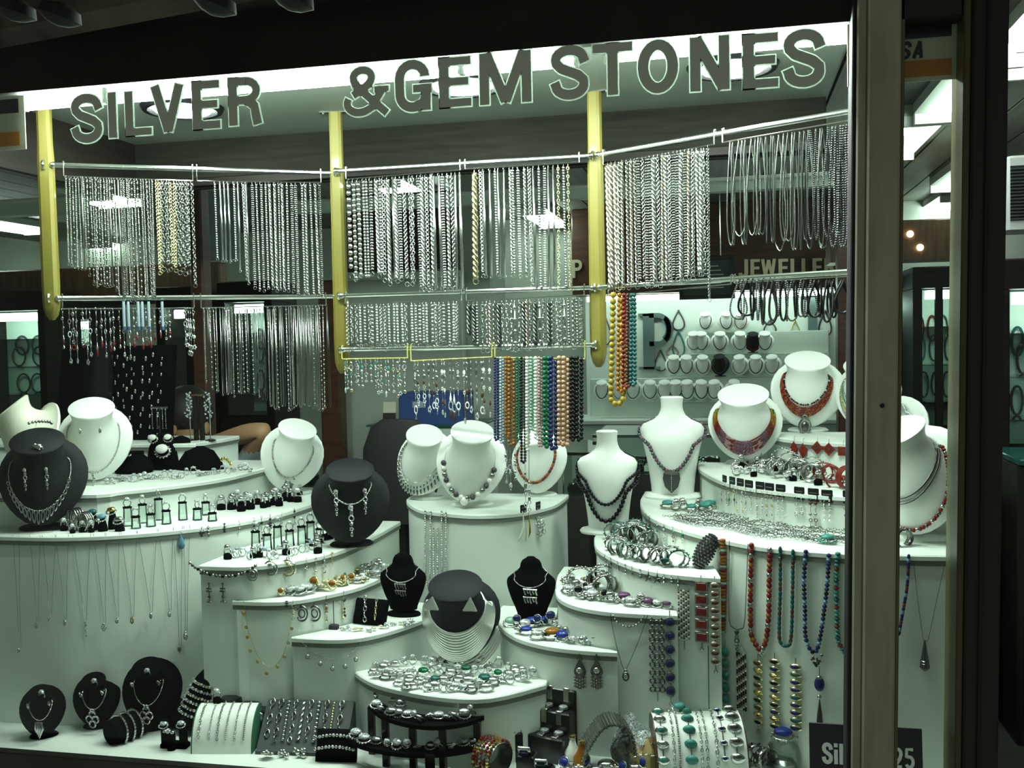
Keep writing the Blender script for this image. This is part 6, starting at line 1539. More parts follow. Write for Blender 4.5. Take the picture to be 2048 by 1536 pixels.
for i, (px, y0, y1, ms, w) in enumerate(((402, 1054, 1072, ['onyx', 'silver'], 1.2), (415, 1052, 1070, ['onyx', 'silver'], 1.2), (447, 1046, 1062, ['onyx'], 1.4), (476, 1042, 1062, ['silver'], 1), (505, 1036, 1058, ['onyx', 'silver'], 1.2), (520, 1034, 1072, ['onyx', 'silver'], 1.4), (537, 1030, 1055, ['onyx'], 1.5), (560, 1026, 1052, ['crystal'], 1.2), (585, 1018, 1045, ['onyx', 'silver'], 1.5))):
    hang('drop_earring', 'small dark drop earring, %s from left under the wide left step edge' % nth(i), 'earring', px, y0, y1, 'CL', 60+i, ms, 'drop earrings under the wide left step edge', w)
P = [aty(x, y, .215) for x, y in ((380, 1126), (395, 1138), (420, 1149), (450, 1153), (480, 1149), (500, 1140), (515, 1128))]
bead_strand('bead_swag', 'silver and black bead necklace draped in a swag on left step', 'necklace', sm(P), 'silver_dark', .0046, mats=['silver', 'silver_dark', 'silver_dull', 'onyx'], gap=1.95, join=True)
for i, px in enumerate((420, 447)): hang('drop_earring', '%s dark filigree earring below the bead swag' % ('left', 'right')[i], 'earring', px, 1166, 1196, 'DL', 71, ['silver_dark', 'silver_dull'], wide=1.9)
for i, (px, py, s) in enumerate(((505, 1148, 12), (540, 1135, 14), (574, 1135, 16))):
    p = fp(px, py, 'DL', .008); u = ppm(p); t = thing('filigree_earring', 'round filigree earring, %s from left beside the earring tree' % nth(i), 'earring', p, group='round filigree earrings beside the earring tree')
    for rr in (1, .55): MB().torus(s*u*rr, s*u*.12, 18, 5, Matrix.Rotation(R(90), 4, 'X')).obj('hoop', 'silver_dull' if i < 2 else 'pale_gold', t)
    MB().torus(s*u*.2, s*u*.08, 8, 4, Matrix.Translation((0, 0, s*u*1.15)) @ Matrix.Rotation(R(90), 4, 'X')).obj('hook', 'silver', t)
for i, (px, y0, y1, m) in enumerate(((610, 1117, 1140, 'pale_gold'), (628, 1113, 1145, 'silver'), (645, 1108, 1138, 'silver'), (660, 1104, 1125, 'gold'))): hang('drop_earring', 'small %s charm earring, %s from left below clear ring stands' % ('gold' if 'gold' in m else 'silver', nth(i)), 'earring', px, y0, y1, 'DL', 80+i, [m, 'silver'], 'charm earrings below the clear ring stands', 1.2)
p = atz(528, 1192, Z['E']); t = thing('earring_tree', 'small black earring tree on the gold chain step', 'jewellery stand', (p.x, p.y, Z['E'])); h = .085
MB().lathe([(.014, 0), (.014, .004), (.004, .007)], 12).obj('foot', 'black_gloss', t); MB().tube([(0, 0, 0), (0, 0, h)], .0022, 6).obj('stem', 'black_gloss', t); MB().tube([(-.03, 0, h-.006), (0, 0, h), (.03, 0, h-.006)], .002, 6).obj('arm', 'black_gloss', t)
for i, dx in enumerate((-.026, -.015, .015, .026)):
    o = link('drop_earring', dangler_mesh(90+i, .045, ['silver', 'silver_dark']), None, (p.x+dx, p.y-.003, Z['E']+h-.008)); tag(o, 'drop earring, %s from left on the small black tree' % nth(i), 'earring', 'earrings on the small black tree')
# E front
for i, px in enumerate((602, 627)):
    p = fp(px, 1226, 'EL', .006); u = ppm(p); t = thing('hoop_earring', '%s large dark double hoop earring on gold chain step front' % ('left', 'right')[i], 'earring', p)
    MB().torus(13*u, 1.8*u, 22, 6, Matrix.Rotation(R(90), 4, 'X'), .92, 1.15).obj('outer_hoop', 'silver_dark', t); MB().torus(7*u, 1.3*u, 18, 5, Matrix.Rotation(R(90), 4, 'X'), .92, 1.15).obj('inner_hoop', 'silver_dark', t)
    MB().tube([(0, 0, 15*u), (0, .002, 22*u), (0, .005, 24*u)], .0008, 4).obj('ear_wire', 'silver', t)
for i, (px, y0, y1, ms, w) in enumerate(((573, 1200, 1212, ['onyx'], 1), (585, 1200, 1232, ['pale_gold', 'silver'], 1), (650, 1192, 1240, ['amber', 'silver', 'pale_gold'], 1.2), (684, 1184, 1232, ['pale_gold', 'silver_dull'], 1.6))): hang('drop_earring', 'gold and silver drop earring, %s from left on gold chain step front' % nth(i), 'earring', px, y0, y1, 'EL', 95+i, ms, 'drop earrings on the gold chain step front', w)
P = sm(fpath([(490, 1200), (496, 1250), (503, 1275), (518, 1312), (538, 1333), (556, 1326), (570, 1300), (577, 1270), (583, 1230), (584, 1200)], 'EL', .005))
t = chain_necklace('gold coin charm necklace hanging in a V on left step front', P, 'tube', .0012, 'pale_gold'); base = t.location.copy()
for x, y in ((489, 1225), (495, 1253), (497, 1273), (503, 1300), (517, 1322), (535, 1345), (556, 1332), (569, 1312), (577, 1284), (583, 1256)):
    p = fp(x, y, 'EL', .006)-base; MB().lathe([(.0045, 0), (.0052, .0008), (.0045, .0016)], 10, Matrix.Translation(p) @ Matrix.Rotation(R(90), 4, 'X')).obj('coin', 'gold' if y % 2 else 'pale_gold', t)
P = sm(fpath([(605, 1282), (620, 1297), (640, 1310), (665, 1318), (690, 1312), (708, 1300), (728, 1274)], 'FL', .005))
t = chain_necklace('silver chain necklace with ring charms on pillow step front', P, 'cable', .0042, 'silver'); base = t.location.copy()
for x, y in ((617, 1312), (642, 1326), (666, 1336), (690, 1332), (711, 1318)):
    p = fp(x, y, 'FL', .006)-base; MB().torus(.0048, .0014, 14, 5, Matrix.Translation(p) @ Matrix.Rotation(R(90), 4, 'X')).obj('ring_charm', 'silver_dull', t); MB().tube([p+Vector((0, 0, .005)), p+Vector((0, 0, .014))], .0007, 4).obj('link', 'silver', t)
# pillow with bracelets on F
def pillow(label, px, py, z, w, h, tilt, rz=0):
    p = atz(px, py, z); t = thing('velvet_pillow', label, 'display pillow', (p.x, p.y+.012, z), rot=(0, 0, rz)); rings = []
    N = 16
    for k in range(9):
        f = k/8*2-1; th = .016*math.sqrt(max(0, 1-f*f))+.0015
        rings.append([Matrix.Rotation(tilt, 4, 'X') @ Vector((w*max(-1, min(1, 1.25*math.cos(2*math.pi*i/N)))*(1+.06*abs(f)), th*math.sin(2*math.pi*i/N)*1.2, h*(f+1)/2)) for i in range(N)])
    MB().loft(rings, True, True).obj('cushion', 'velvet', t, sharp=60); t['h'] = h; return t, Matrix.Translation(t.location) @ Matrix.Rotation(rz, 4, 'Z') @ Matrix.Rotation(tilt, 4, 'X')
def bracelet_at(label, pts, style, w, m, group=None):
    t = chain_necklace(label, pts, style, w, m, None, group, 'bracelet'); t['category'] = 'bracelet'; return t
t, T = pillow('black velvet pillow with link bracelets on lowest left step', 735, 1252, Z['F'], .045, .068, R(-22), R(-8))
bracelet_at('silver oval link bracelet on the velvet pillow', [T @ Vector((-.012+.001*i, -.021, .066-.007*i)) for i in range(9)], 'cable', .012, 'silver')
bracelet_at('gold and silver ring bracelet on the velvet pillow', [T @ Vector((.022+.0005*i, -.021, .062-.007*i)) for i in range(8)], 'cable', .008, 'pale_gold')
p = atz(668, 1258, Z['F']); t = thing('earring_stand', 'small black block with upright pin on pillow step', 'jewellery stand', (p.x, p.y, Z['F'])); MB().bbox((-.012, -.008, 0), (.012, .008, .012), .002).obj('block', 'black_matte', t); MB().tube([(0, 0, .012), (0, 0, .075)], .0012, 6).obj('pin', 'black_gloss', t)
# pedestal front
for i, (a, b) in enumerate(((855, 865), (871, 879), (887, 895))):
    y0 = 1022 if i != 1 else 1056
    P = sm([fp(a, y0, 'H', .008), fp(a, 1090, 'H', .008), fp(a+1, 1150, 'H', .008), fp((a+b)/2, 1172, 'H', .008), fp(b-1, 1150, 'H', .008), fp(b, 1090, 'H', .008), fp(b, y0, 'H', .008)])
    bead_strand('bead_strand', 'silver ball chain loop, %s from left down the pedestal front' % nth(i), 'necklace', P, 'silver', .0036, 'ball chain loops on the pedestal front', join=True, gap=1.95)
def card(label, px, py, key, u=.022, group=None):
    p, n = face(px, py, key, .004); t = thing('earring_card', label, 'earring card', p-Vector((0, 0, u/2)), rot=(0, 0, math.atan2(n.x, -n.y)), group=group)
    cd_ = MB().bbox((-u*.45, -.0015, 0), (u*.45, .0015, u), .002).obj('card', 'black_gloss', t)
    MB().box((-u*.3, -.0022, u*.62), (u*.3, -.0015, u*.68)).obj('silver_line', 'silver', cd_, smooth=False)
    mb = MB().use('silver')
    for s in (-1, 1): mb.torus(.0022, .0006, 8, 4, Matrix.Translation((s*u*.2, -.002, u*.2)) @ Matrix.Rotation(R(90), 4, 'X'))
    mb.obj('ear_hole', None, cd_); return t
card('black earring card at left on the pedestal edge', 1045, 1018, 'H', .026); card('black earring card at right on the pedestal edge', 1074, 1012, 'H', .026)
p = fp(1042, 1035, 'H', .01); t = thing('crescent_earring', 'curved white tusk earring on the pedestal front', 'earring', p); MB().tube([(0, 0, .01), (.002, -.002, -.025), (-.004, -.003, -.045), (-.014, -.002, -.062), (-.02, 0, -.068)], [.0012, .003, .0045, .003, .0006], 7).obj('tusk', 'pearl', t); MB().torus(.003, .0007, 8, 4, Matrix.Translation((0, 0, .012)) @ Matrix.Rotation(R(90), 4, 'Y')).obj('hook', 'gold', t)
p = fp(1053, 1035, 'H', .01); t = thing('crescent_earring', 'curved gold tusk earring on the pedestal front', 'earring', p); MB().tube([(0, 0, .01), (.003, -.002, -.02), (.003, -.003, -.04), (-.002, 0, -.06)], [.001, .0028, .0035, .0006], 7).obj('tusk', 'gold', t); MB().torus(.003, .0007, 8, 4, Matrix.Translation((0, 0, .012)) @ Matrix.Rotation(R(90), 4, 'Y')).obj('hook', 'gold', t)
p = fp(1075, 1030, 'H', .01); t = thing('cluster_earring', 'bunch of silver coils earring on the pedestal front', 'earring', p); mb = MB().use('silver'); r = random.Random(4)
for k in range(12): mb.torus(.007, .0014, 10, 4, Matrix.Translation((r.uniform(-.01, .01), r.uniform(-.006, .002), -.01-.0045*k)) @ Matrix.Rotation(r.uniform(0, 3), 4, 'X') @ Matrix.Rotation(r.uniform(0, 3), 4, 'Y'))
mb.obj('coils', None, t)
for i, (px, y0, y1) in enumerate(((1012, 898, 960), (1020, 900, 985), (1030, 905, 950), (1050, 925, 1010), (1058, 960, 1010))):
    a = onplane(px, y0, 'm', .03); b = onplane(px, y1, 'm', .03)
    o = link('silver_dangle', dangler_mesh(120+i, .07, ['silver', 'silver_dull', 'crystal']), None, a, None, (1, 1, (a.z-b.z)/.07)); tag(o, 'long silver bead dangle, %s from left before the pedestal busts' % nth(i), 'pendant', 'long dangles before the pedestal busts')
    top = onplane(px, 716, 'm', .03); tag(MB().tube([top, a], .0007, 4).obj('hanging_thread', 'cord'), 'dark thread holding the %s silver dangle before pedestal busts' % nth(i), 'thread', 'threads of the silver dangles')
# right lowest step front: chandelier earrings
for i, px in enumerate((1161, 1194)):
    p = fp(px, 1312, 'FR', .008); u = ppm(p); t = thing('chandelier_earring', '%s silver chandelier earring on lowest right step front' % ('left', 'right')[i], 'earring', p)
    MB().tube([(0, 0, 6*u), (-5*u, 0, -6*u)], 1*u, 5).obj('ear_wire', 'silver_dark', t); MB().tube([(0, 0, 6*u), (5*u, 0, -6*u)], 1*u, 5).obj('ear_wire', 'silver_dark', t)
    dp = MB().lathe([(.5*u, -4*u), (6*u, -14*u), (12*u, -26*u), (12.5*u, -32*u), (9*u, -40*u), (3*u, -44*u)], 16, sy=.45).obj('drop_plate', 'silver_dark', t); MB().ball((0, -5*u, -26*u), 6.5*u, 12, 8, (1, .6, 1)).obj('cabochon', 'silver', dp)
    mb = MB().use('silver_dull')
    for k in range(5):
        for j in range(4): mb.ball(((k-2)*5*u, 0, (-46-j*6-abs(k-2)*-2)*u), 3*u, 6, 4)
    mb.obj('bead_fringe', None, t)
# right step E front
P = sm(fpath([(1222, 1226), (1228, 1262), (1238, 1305), (1250, 1338), (1262, 1318), (1280, 1275), (1296, 1228)], 'ER', .006))
chain_necklace('dark silver station necklace hanging in a V, right step', P, 'tube', .0016, 'silver_dark', pend('oval', 'silver_dark', .011, 'silver'))
bead_strand('bead_swag', 'short silver bead swag above the V necklace', 'necklace', sm(fpath([(1228, 1230), (1238, 1245), (1258, 1252), (1278, 1245), (1290, 1228)], 'ER', .008)), 'silver', .0026, gap=3.2, join=True)
def flat_bracelet(label, pxl, pxr2, y0, y1, key, cellfn, group=None, name='bracelet', off=.006):
    cx = (pxl+pxr2)/2; a = fp(cx, y0, key, off); b = fp(cx, y1, key, off); u = ppm(a); n = face(cx, y0, key)[1]
    t = thing(name, label, 'bracelet', b, rot=(0, 0, math.atan2(n.x, -n.y)), group=group); cellfn(t, (pxr2-pxl)*u/2, a.z-b.z, u); return t
def cells_filigree(m):
    def f(t, w, H, u):
        mb = MB().use(m); n = int(H/(w*1.0))
        for i in range(n):
            for k in (-1, 0, 1): mb.torus(w*.33, w*.1, 8, 4, Matrix.Translation((k*w*.6, -.001, H-(i+.5)*H/n)) @ Matrix.Rotation(R(90), 4, 'X')); 
            for k in (-.5, .5): mb.ball((k*w*1.2, -.002, H-i*H/n), w*.16, 5, 4)
        mb.obj('mesh_band', None, t); mb = MB().use(m); links(mb, .02, .004); o = mb.obj('end_chain', None, t)
    return f
def cells_plates(m, rim, n, rnd_=False, chain='silver_dull'):
    def f(t, w, H, u):
        step = H/n
        for i in range(n):
            z = H-(i+.5)*step
            mb = MB().use(rim)
            if rnd_: mb.ball((0, 0, z), w, 10, 6, (1, .3, step*.42/w)); mb.use(m if not isinstance(m, (list, tuple)) else m[i % len(m)]).ball((0, -w*.16, z), w*.75, 10, 6, (1, .35, step*.36/w))
            else: mb.bbox((-w, 0, z-step*.42), (w, .004, z+step*.42), .001); mb.use(m if not isinstance(m, (list, tuple)) else m[i % len(m)]).bbox((-w*.75, -.002, z-step*.3), (w*.75, .001, z+step*.3), .001)
            mb.obj('link_plate', None, t)
        mb = MB().use(chain); mb.tube([(0, .001, H+.012), (0, .001, -.012)], .0012, 5); mb.torus(.004, .001, 10, 4, Matrix.Translation((0, .001, -.014)) @ Matrix.Rotation(R(90), 4, 'X')); mb.obj('clasp', None, t)
    return f
def cells_beads(cols, mats, rr=.0026):
    def f(t, w, H, u):
        mb = MB(); n = int(H/(rr*1.9))
        for i in range(n):
            for k in range(cols): mb.use(mats[(i+k) % len(mats)]).ball((lerp(-w+rr, w-rr, k/(cols-1)), -.002, H-(i+.5)*rr*1.9), rr, 6, 4)
        mb.obj('bead_band', None, t)
        mb = MB().use('silver_dull'); mb.tube([(-w, 0, H), (0, 0, H+w*1.3), (w, 0, H)], .001, 4); mb.tube([(0, 0, 0), (0, 0, -.02)], .001, 4); mb.obj('clasp', None, t)
    return f
flat_bracelet('grey filigree ribbon bracelet hanging on the right ring step', 1300, 1332, 1236, 1385, 'ER', cells_filigree('silver_dark'))
flat_bracelet('dark blue bead and silver bracelet beside filigree ribbon', 1332, 1352, 1230, 1395, 'ER', cells_plates('lapis', 'silver_dark', 6, True))
for i, px in enumerate((1214, 1226, 1240, 1255, 1268, 1284, 1330, 1345, 1358)):
    yy = interp([(1214, 1108), (1240, 1122), (1300, 1143), (1360, 1152)], px)
    hang('charm_earring', 'tiny silver charm earring, %s from left under the cuff step edge' % nth(i), 'earring', px, yy, yy+16, 'DR', 140+i, ['silver_dull', 'silver', 'lapis'] if i == 1 else ['silver_dull', 'silver'], 'charm earrings under the cuff step edge')
for i, px in enumerate((1300, 1317)):
    p = fp(px, 1154+i*3, 'DR', .006); t = thing('starfish_earring', '%s silver starfish earring under the cuff step edge' % ('left', 'right')[i], 'earring', p); mb = MB().use('silver_dark')
    for k in range(5): a = R(90+72*k); mb.tube([(0, 0, 0), (.012*math.cos(a), -.001, .012*math.sin(a))], [.0034, .001], 5)
    mb.obj('star', None, t); MB().tube([(0, 0, .011), (0, 0, .02)], .0007, 4).obj('ear_wire', 'silver', t)
flat_bracelet('pale bead lattice bracelet hanging below the beaded cone', 1358, 1383, 1178, 1280, 'DR', cells_beads(5, ['silver_dull', 'brown_stone', 'pearl']))
flat_bracelet('dark red square plate bracelet hanging on right cuff step', 1391, 1418, 1160, 1285, 'DR', cells_plates('garnet', 'silver_dull', 5))
flat_bracelet('brown stone bracelet beside the red square bracelet', 1422, 1442, 1162, 1330, 'DR', cells_plates('brown_stone', 'copper', 10, True))
t = flat_bracelet('dark chain hanging beside brown stone bracelet', 1417, 1421, 1290, 1430, 'DR', lambda t, w, H, u: (MB().use('silver_dark').tube([(0, 0, H), (0, 0, 0)], .0012, 5).obj('chain', None, t), MB().use('silver').ball((0, 0, 0), .003, 6, 4).obj('end_ball', None, t)))
# right step C front: strands
CEr = [(1310, 1033), (1380, 1058), (1450, 1076), (1550, 1093), (1700, 1106), (1915, 1108)]
def strand(label, pts, m, r, mats=None, sc=(1, 1, 1), gap=1.9, join=False, key='CR', off=.008, pendf=None):
    t = bead_strand('bead_strand', label, 'necklace', sm(fpath(pts, key, off)), m, r, mats=mats, sc=sc, gap=gap, join=join)
    if pendf: pendf(t)
    return t
strand('orange and green chip bead strand on the wide right step', [(1450, 1080), (1451, 1150), (1450, 1220), (1448, 1268)], 'orange', .0062, ['orange', 'amber', 'orange', 'mint', 'red'], (1.5, 1, .8), 1.3)
P = sm(fpath([(1462, 1082), (1461, 1170), (1462, 1240), (1472, 1256), (1484, 1257), (1492, 1245), (1496, 1170), (1499, 1086)], 'CR', .006)); chain_necklace('thin dark bead necklace with long pendant, wide right step', P, 'ball', .0028, 'silver_dark', pend('chain', 'silver_dull', .006, 'grey_stone'))
strand('red coral bead loop on the wide right step', [(1507, 1090), (1505, 1180), (1506, 1260), (1514, 1285), (1526, 1298), (1536, 1275), (1541, 1220), (1542, 1150), (1543, 1096)], 'red', .0066, ['red', 'red', 'silver_dull', 'red', 'orange'], (1, 1, 1.1), 1.8, pendf=pend('knot', 'silver_dull', .007))
strand('dark tube bead loop beside the red coral loop', [(1563, 1098), (1563, 1180), (1561, 1260), (1564, 1284), (1576, 1290), (1584, 1275), (1587, 1190), (1588, 1100)], 'lapis', .0052, ['teal', 'teal', 'silver_dark', 'brown_stone', 'teal'], (.85, .85, 1.5), 2.2)
strand('lapis and blue bead loop beside the pier', [(1613, 1102), (1610, 1160), (1612, 1220), (1613, 1270), (1622, 1298), (1634, 1300), (1642, 1270), (1648, 1230), (1655, 1165), (1658, 1105)], 'lapis', .0054, ['lapis', 'lapis', 'skyblue', 'lapis', 'onyx'], (1, 1, .9), 1.8, pendf=pend('cluster', 'silver_dark', .012))
strand('turquoise bead strand hanging closest to the pier', [(1676, 1106), (1673, 1160), (1674, 1230), (1676, 1275), (1684, 1295), (1692, 1305)], 'turq', .0058, ['turq', 'turq', 'teal', 'turq', 'red'], (1.1, 1, .75), 1.5)
strand('blue and red slender bead strand right of the pier', [(1816, 1112), (1813, 1170), (1803, 1230), (1796, 1270)], 'lapis', .0046, ['lapis', 'skyblue', 'lapis', 'lapis', 'red'], (.8, .8, 1.4), 1.7)
P = sm(fpath([(1825, 1112), (1835, 1200), (1845, 1275), (1850, 1280), (1856, 1275), (1872, 1200), (1892, 1112)], 'CR', .005)); t = chain_necklace('thin chain with long cone pendant right of the pier', P, 'tube', .001, 'silver_dark')
MB().lathe([(.001, .006), (.003, -.002), (.006, -.025), (.0095, -.045), (.011, -.055), (.004, -.062)], 12, Matrix.Translation((0, -.006, 0))).obj('cone_pendant', 'silver_dark', t); mb = MB().use('silver_dull')
for k in range(3): mb.torus(.009, .0012, 12, 4, Matrix.Translation((0, -.006, -.04-.006*k)))
mb.obj('wire_wrap', None, t)
flat_bracelet('turquoise nugget bracelet on lower right wall', 1443, 1466, 1292, 1408, 'CR', cells_plates('turq', 'turq', 5, True))
flat_bracelet('black and white bead bracelet on lower right wall', 1475, 1501, 1305, 1422, 'CR', cells_beads(5, ['onyx', 'onyx', 'silver', 'pearl'], .0028))
flat_bracelet('yellow and brown stone bracelet on lower right wall', 1508, 1531, 1318, 1450, 'CR', cells_plates(['brown_stone', 'gold', 'onyx'], 'pale_gold', 9, True))
flat_bracelet('blue and gold stone bracelet on lower right wall', 1540, 1564, 1315, 1458, 'CR', cells_plates(['onyx', 'lapis', 'gold'], 'pale_gold', 10, True))
flat_bracelet('lapis stone bracelet with gold rims on lower right wall', 1581, 1606, 1325, 1462, 'CR', cells_plates(['lapis', 'teal', 'lapis'], 'pale_gold', 9, True))
p = fp(1425, 1322, 'CR', .008); t = thing('scarf_necklace', 'long twisted grey metal necklace piece on lower right wall', 'necklace', fp(1420, 1440, 'CR', .008)); b0 = t.location.copy()
MB().tube([fp(x, y, 'CR', .009)-b0 for x, y in ((1440, 1318), (1434, 1345), (1428, 1368), (1424, 1395), (1420, 1440))], [.004, .007, .010, .0085, .005], 8, flat=.5).obj('band', 'silver_dark', t)
MB().torus(.004, .001, 10, 4, Matrix.Translation(fp(1441, 1314, 'CR', .009)-b0) @ Matrix.Rotation(R(90), 4, 'X')).obj('loop', 'silver', t)
p = fp(1640, 1330, 'CR', .01); t = thing('tassel_pendant', 'blue ball and silver tassel pendant on lower right wall', 'pendant', p); u = ppm(p)
MB().tube([(0, 0, 0), (0, 0, -22*u)], .0014, 5).obj('wire', 'silver_dull', t); MB().ball((0, 0, -36*u), 12*u, 12, 8, (.85, .7, 1.25)).obj('blue_ball', 'lapis', t); MB().ball((0, 0, -24*u), 6*u, 10, 6).obj('bead_cap', 'silver_dull', t); MB().ball((0, 0, -62*u), 5*u, 8, 6).obj('small_bead', 'silver', t)
mb = MB().use('silver_dull')
for k in range(7): mb.tube([(0, 0, -64*u), ((k-3)*1.5*u, -.001, -100*u), ((k-3)*2.2*u, -.001, -142*u)], .0011, 4); mb.ball(((k-3)*2.2*u, -.001, -144*u), 2*u, 5, 4)
mb.obj('tassel', None, t)
for i, (px, y0, y1, ms, w) in enumerate(((1296, 1028, 1058, ['silver_dark'], 1.3), (1303, 1033, 1068, ['silver_dark'], 1.2), (1318, 1042, 1062, ['silver', 'turq'], 1), (1332, 1048, 1085, ['crystal', 'silver'], 1.7), (1350, 1054, 1078, ['turq', 'silver', 'red'], 1.3), (1368, 1060, 1085, ['pale_gold', 'turq'], 1.2))): hang('drop_earring', 'drop earring, %s from left under left end of wide right step' % nth(i), 'earring', px, y0, y1, 'CR', 160+i, ms, 'drop earrings under the wide right step', w)
# right step B front: earring cards
cy = [(1452, 962), (1500, 972), (1541, 978), (1600, 986), (1655, 992), (1705, 994)]
for i, px in enumerate((1452, 1467, 1483, 1500, 1522, 1541, 1563, 1600, 1628, 1655, 1698)):
    y = interp(cy, px); card('black earring card, %s from left along the right step edge' % nth(i), px, y, 'BR', .032, 'black earring cards along the right step')
    ms = [['silver_dull'], ['green', 'pale_gold'], ['gold', 'silver'], ['silver_dull', 'onyx'], ['yellow', 'silver'], ['silver', 'yellow'], ['silver', 'crystal'], ['iceblue', 'silver'], ['brown_stone', 'silver_dull'], ['silver', 'pearl'], ['onyx', 'silver']][i]
    for s in (0, 1): hang('card_earring', '%s earring of the pair on the %s black earring card' % (('left', 'right')[s], nth(i)), 'earring', px-5+10*s, y+11, y+42+(i % 3)*6, 'BR', 180+i, ms+['silver'], 'earrings on the black cards')
# A front: red earrings
for i, (px, py, w, h, kd) in enumerate(((1591, 897, 10, 15, 0), (1609, 901, 10, 15, 0), (1637, 895, 13, 13, 1), (1660, 898, 13, 13, 1), (1688, 902, 10, 11, 2), (1704, 903, 9, 11, 2))):
    p, n = face(px, py, 'AR', .006); u = ppm(p); t = thing('red_earring', 'red %s earring, %s from left on the top right step' % (('diamond-shaped', 'square', 'rectangular')[kd], nth(i)), 'earring', p, rot=(0, 0, math.atan2(n.x, -n.y)))
    poly = [(0, h*u), (w*u, 0), (0, -h*u), (-w*u, 0)] if kd < 2 else [(-w*u, -h*u*.8), (w*u, -h*u*.8), (w*u, h*u*.8), (-w*u, h*u*.8)]
    MB().loft([[Vector((x, y, z)) for x, z in poly] for y in (.001, -.003)], True, True).obj('plate', 'red', t)
    if kd: MB().loft([[Vector((x*.45, y, z*.45)) for x, z in poly] for y in (-.002, -.0045)], True, True).obj('inset', 'brown_stone', t)
    MB().tube([(0, 0, h*u), (0, .001, h*u+.012), (0, .006, h*u+.015)], .0008, 4).obj('ear_wire', 'gold', t)
# ------------------------------------------------------------------ things standing on the window floor
ZF = Z_FLOOR
def floor_at(px, py): p = atz(px, py, ZF); return Vector((p.x, p.y, ZF))
# bangle bolster
p = floor_at(242, 1483); t = thing('bangle_bolster', 'black padded bolster with three silver bangles at left', 'display pad', p, rot=(0, 0, R(-22)))
BT = Matrix.Translation((0, .02, .032)) @ Matrix.Rotation(R(90), 4, 'X') 
MB().lathe([(.008, -.052), (.03, -.05), (.034, -.03), (.034, .03), (.03, .05), (.008, .052)], 18, BT).obj('bolster', 'velvet', t)
for i in range(3):
    o = thing('silver_bangle', 'silver crystal bangle, %s from front on the black bolster' % nth(i), 'bangle', p, rot=(0, 0, R(-22)))
    mb = MB().use('silver'); mb.torus(.0365, .003, 26, 6, BT @ Matrix.Translation((0, 0, .025-.022*i))); 
    for k in range(30): a = k*2*math.pi/30; mb.ball(BT @ Vector((.0395*math.cos(a), .0395*math.sin(a), .025-.022*i)), .0023, 5, 4)
    mb.obj('band', None, o)
# finger stand
p = floor_at(345, 1498); t = thing('finger_stand', 'black velvet three-finger ring stand', 'ring stand', p, rot=(0, 0, R(4)))
MB().bbox((-.035, .0, 0), (.035, .03, .012), .004).obj('base', 'velvet', t)
for i, (dx, h, dy) in enumerate(((-.024, .072, .012), (0, .05, -.004), (.024, .078, .012))):
    MB().lathe([(.0105, 0), (.0105, h-.012), (.008, h-.004), (.002, h)], 12, Matrix.Translation((dx, dy, 0))).obj('finger', 'velvet', t)
    o = link('ring', jm('oval' if i != 1 else 'flower', 'silver', 'crystal', 1), None, p+Vector((dx, dy-.010, h*.72)), (0, 0, 0), (.9, 1.5, .9)[i]); tag(o, '%s silver ring on the black finger stand' % ('left', 'flower-shaped', 'right')[i], 'ring', 'rings on the finger stand')
# leaning bracelet cone
p = floor_at(375, 1468); t = thing('bracelet_cone', 'leaning black velvet cone stacked with jewelled bracelets', 'bracelet stand', p)
CT = Matrix.Translation((0, .02, .012)) @ Matrix.Rotation(R(18), 4, 'Y') @ Matrix.Rotation(R(-14), 4, 'X')
MB().lathe([(.045, 0), (.045, .02), (.04, .08), (.033, .125), (.022, .148), (.004, .156)], 20, CT).obj('cone', 'velvet', t)
for i in range(6):
    z2 = .035+.016*i; rr = interp([(0, .046), (.08, .041), (.125, .034)], z2)
    o = thing('jewelled_bracelet', 'jewelled bracelet, %s from bottom on the leaning black cone' % nth(i), 'bracelet', p, group='bracelets on the leaning black cone'); mb = MB(); n = 32
    for k in range(n): a = 2*math.pi*k/n; mb.use(('silver', 'pale_gold', 'crystal')[(k+i) % 3] if i % 2 else ('silver', 'crystal')[k % 2]).ball(CT @ Vector((rr*1.04*math.cos(a), rr*1.04*math.sin(a), z2)), .0042, 6, 4)
    mb.obj('stones', None, o)
t2, T = pillow('small black pad with a blue bead bracelet', 345, 1462, ZF, .045, .072, R(-30), R(-6))
bead_strand('blue_bracelet', 'blue and silver bead bracelet along the small black pad', 'bracelet', [T @ Vector((-.045+.009*i, -.014, .068+.006*math.sin(i*.31))) for i in range(11)], 'lapis', .0042, mats=['lapis', 'silver', 'skyblue'], join=True)
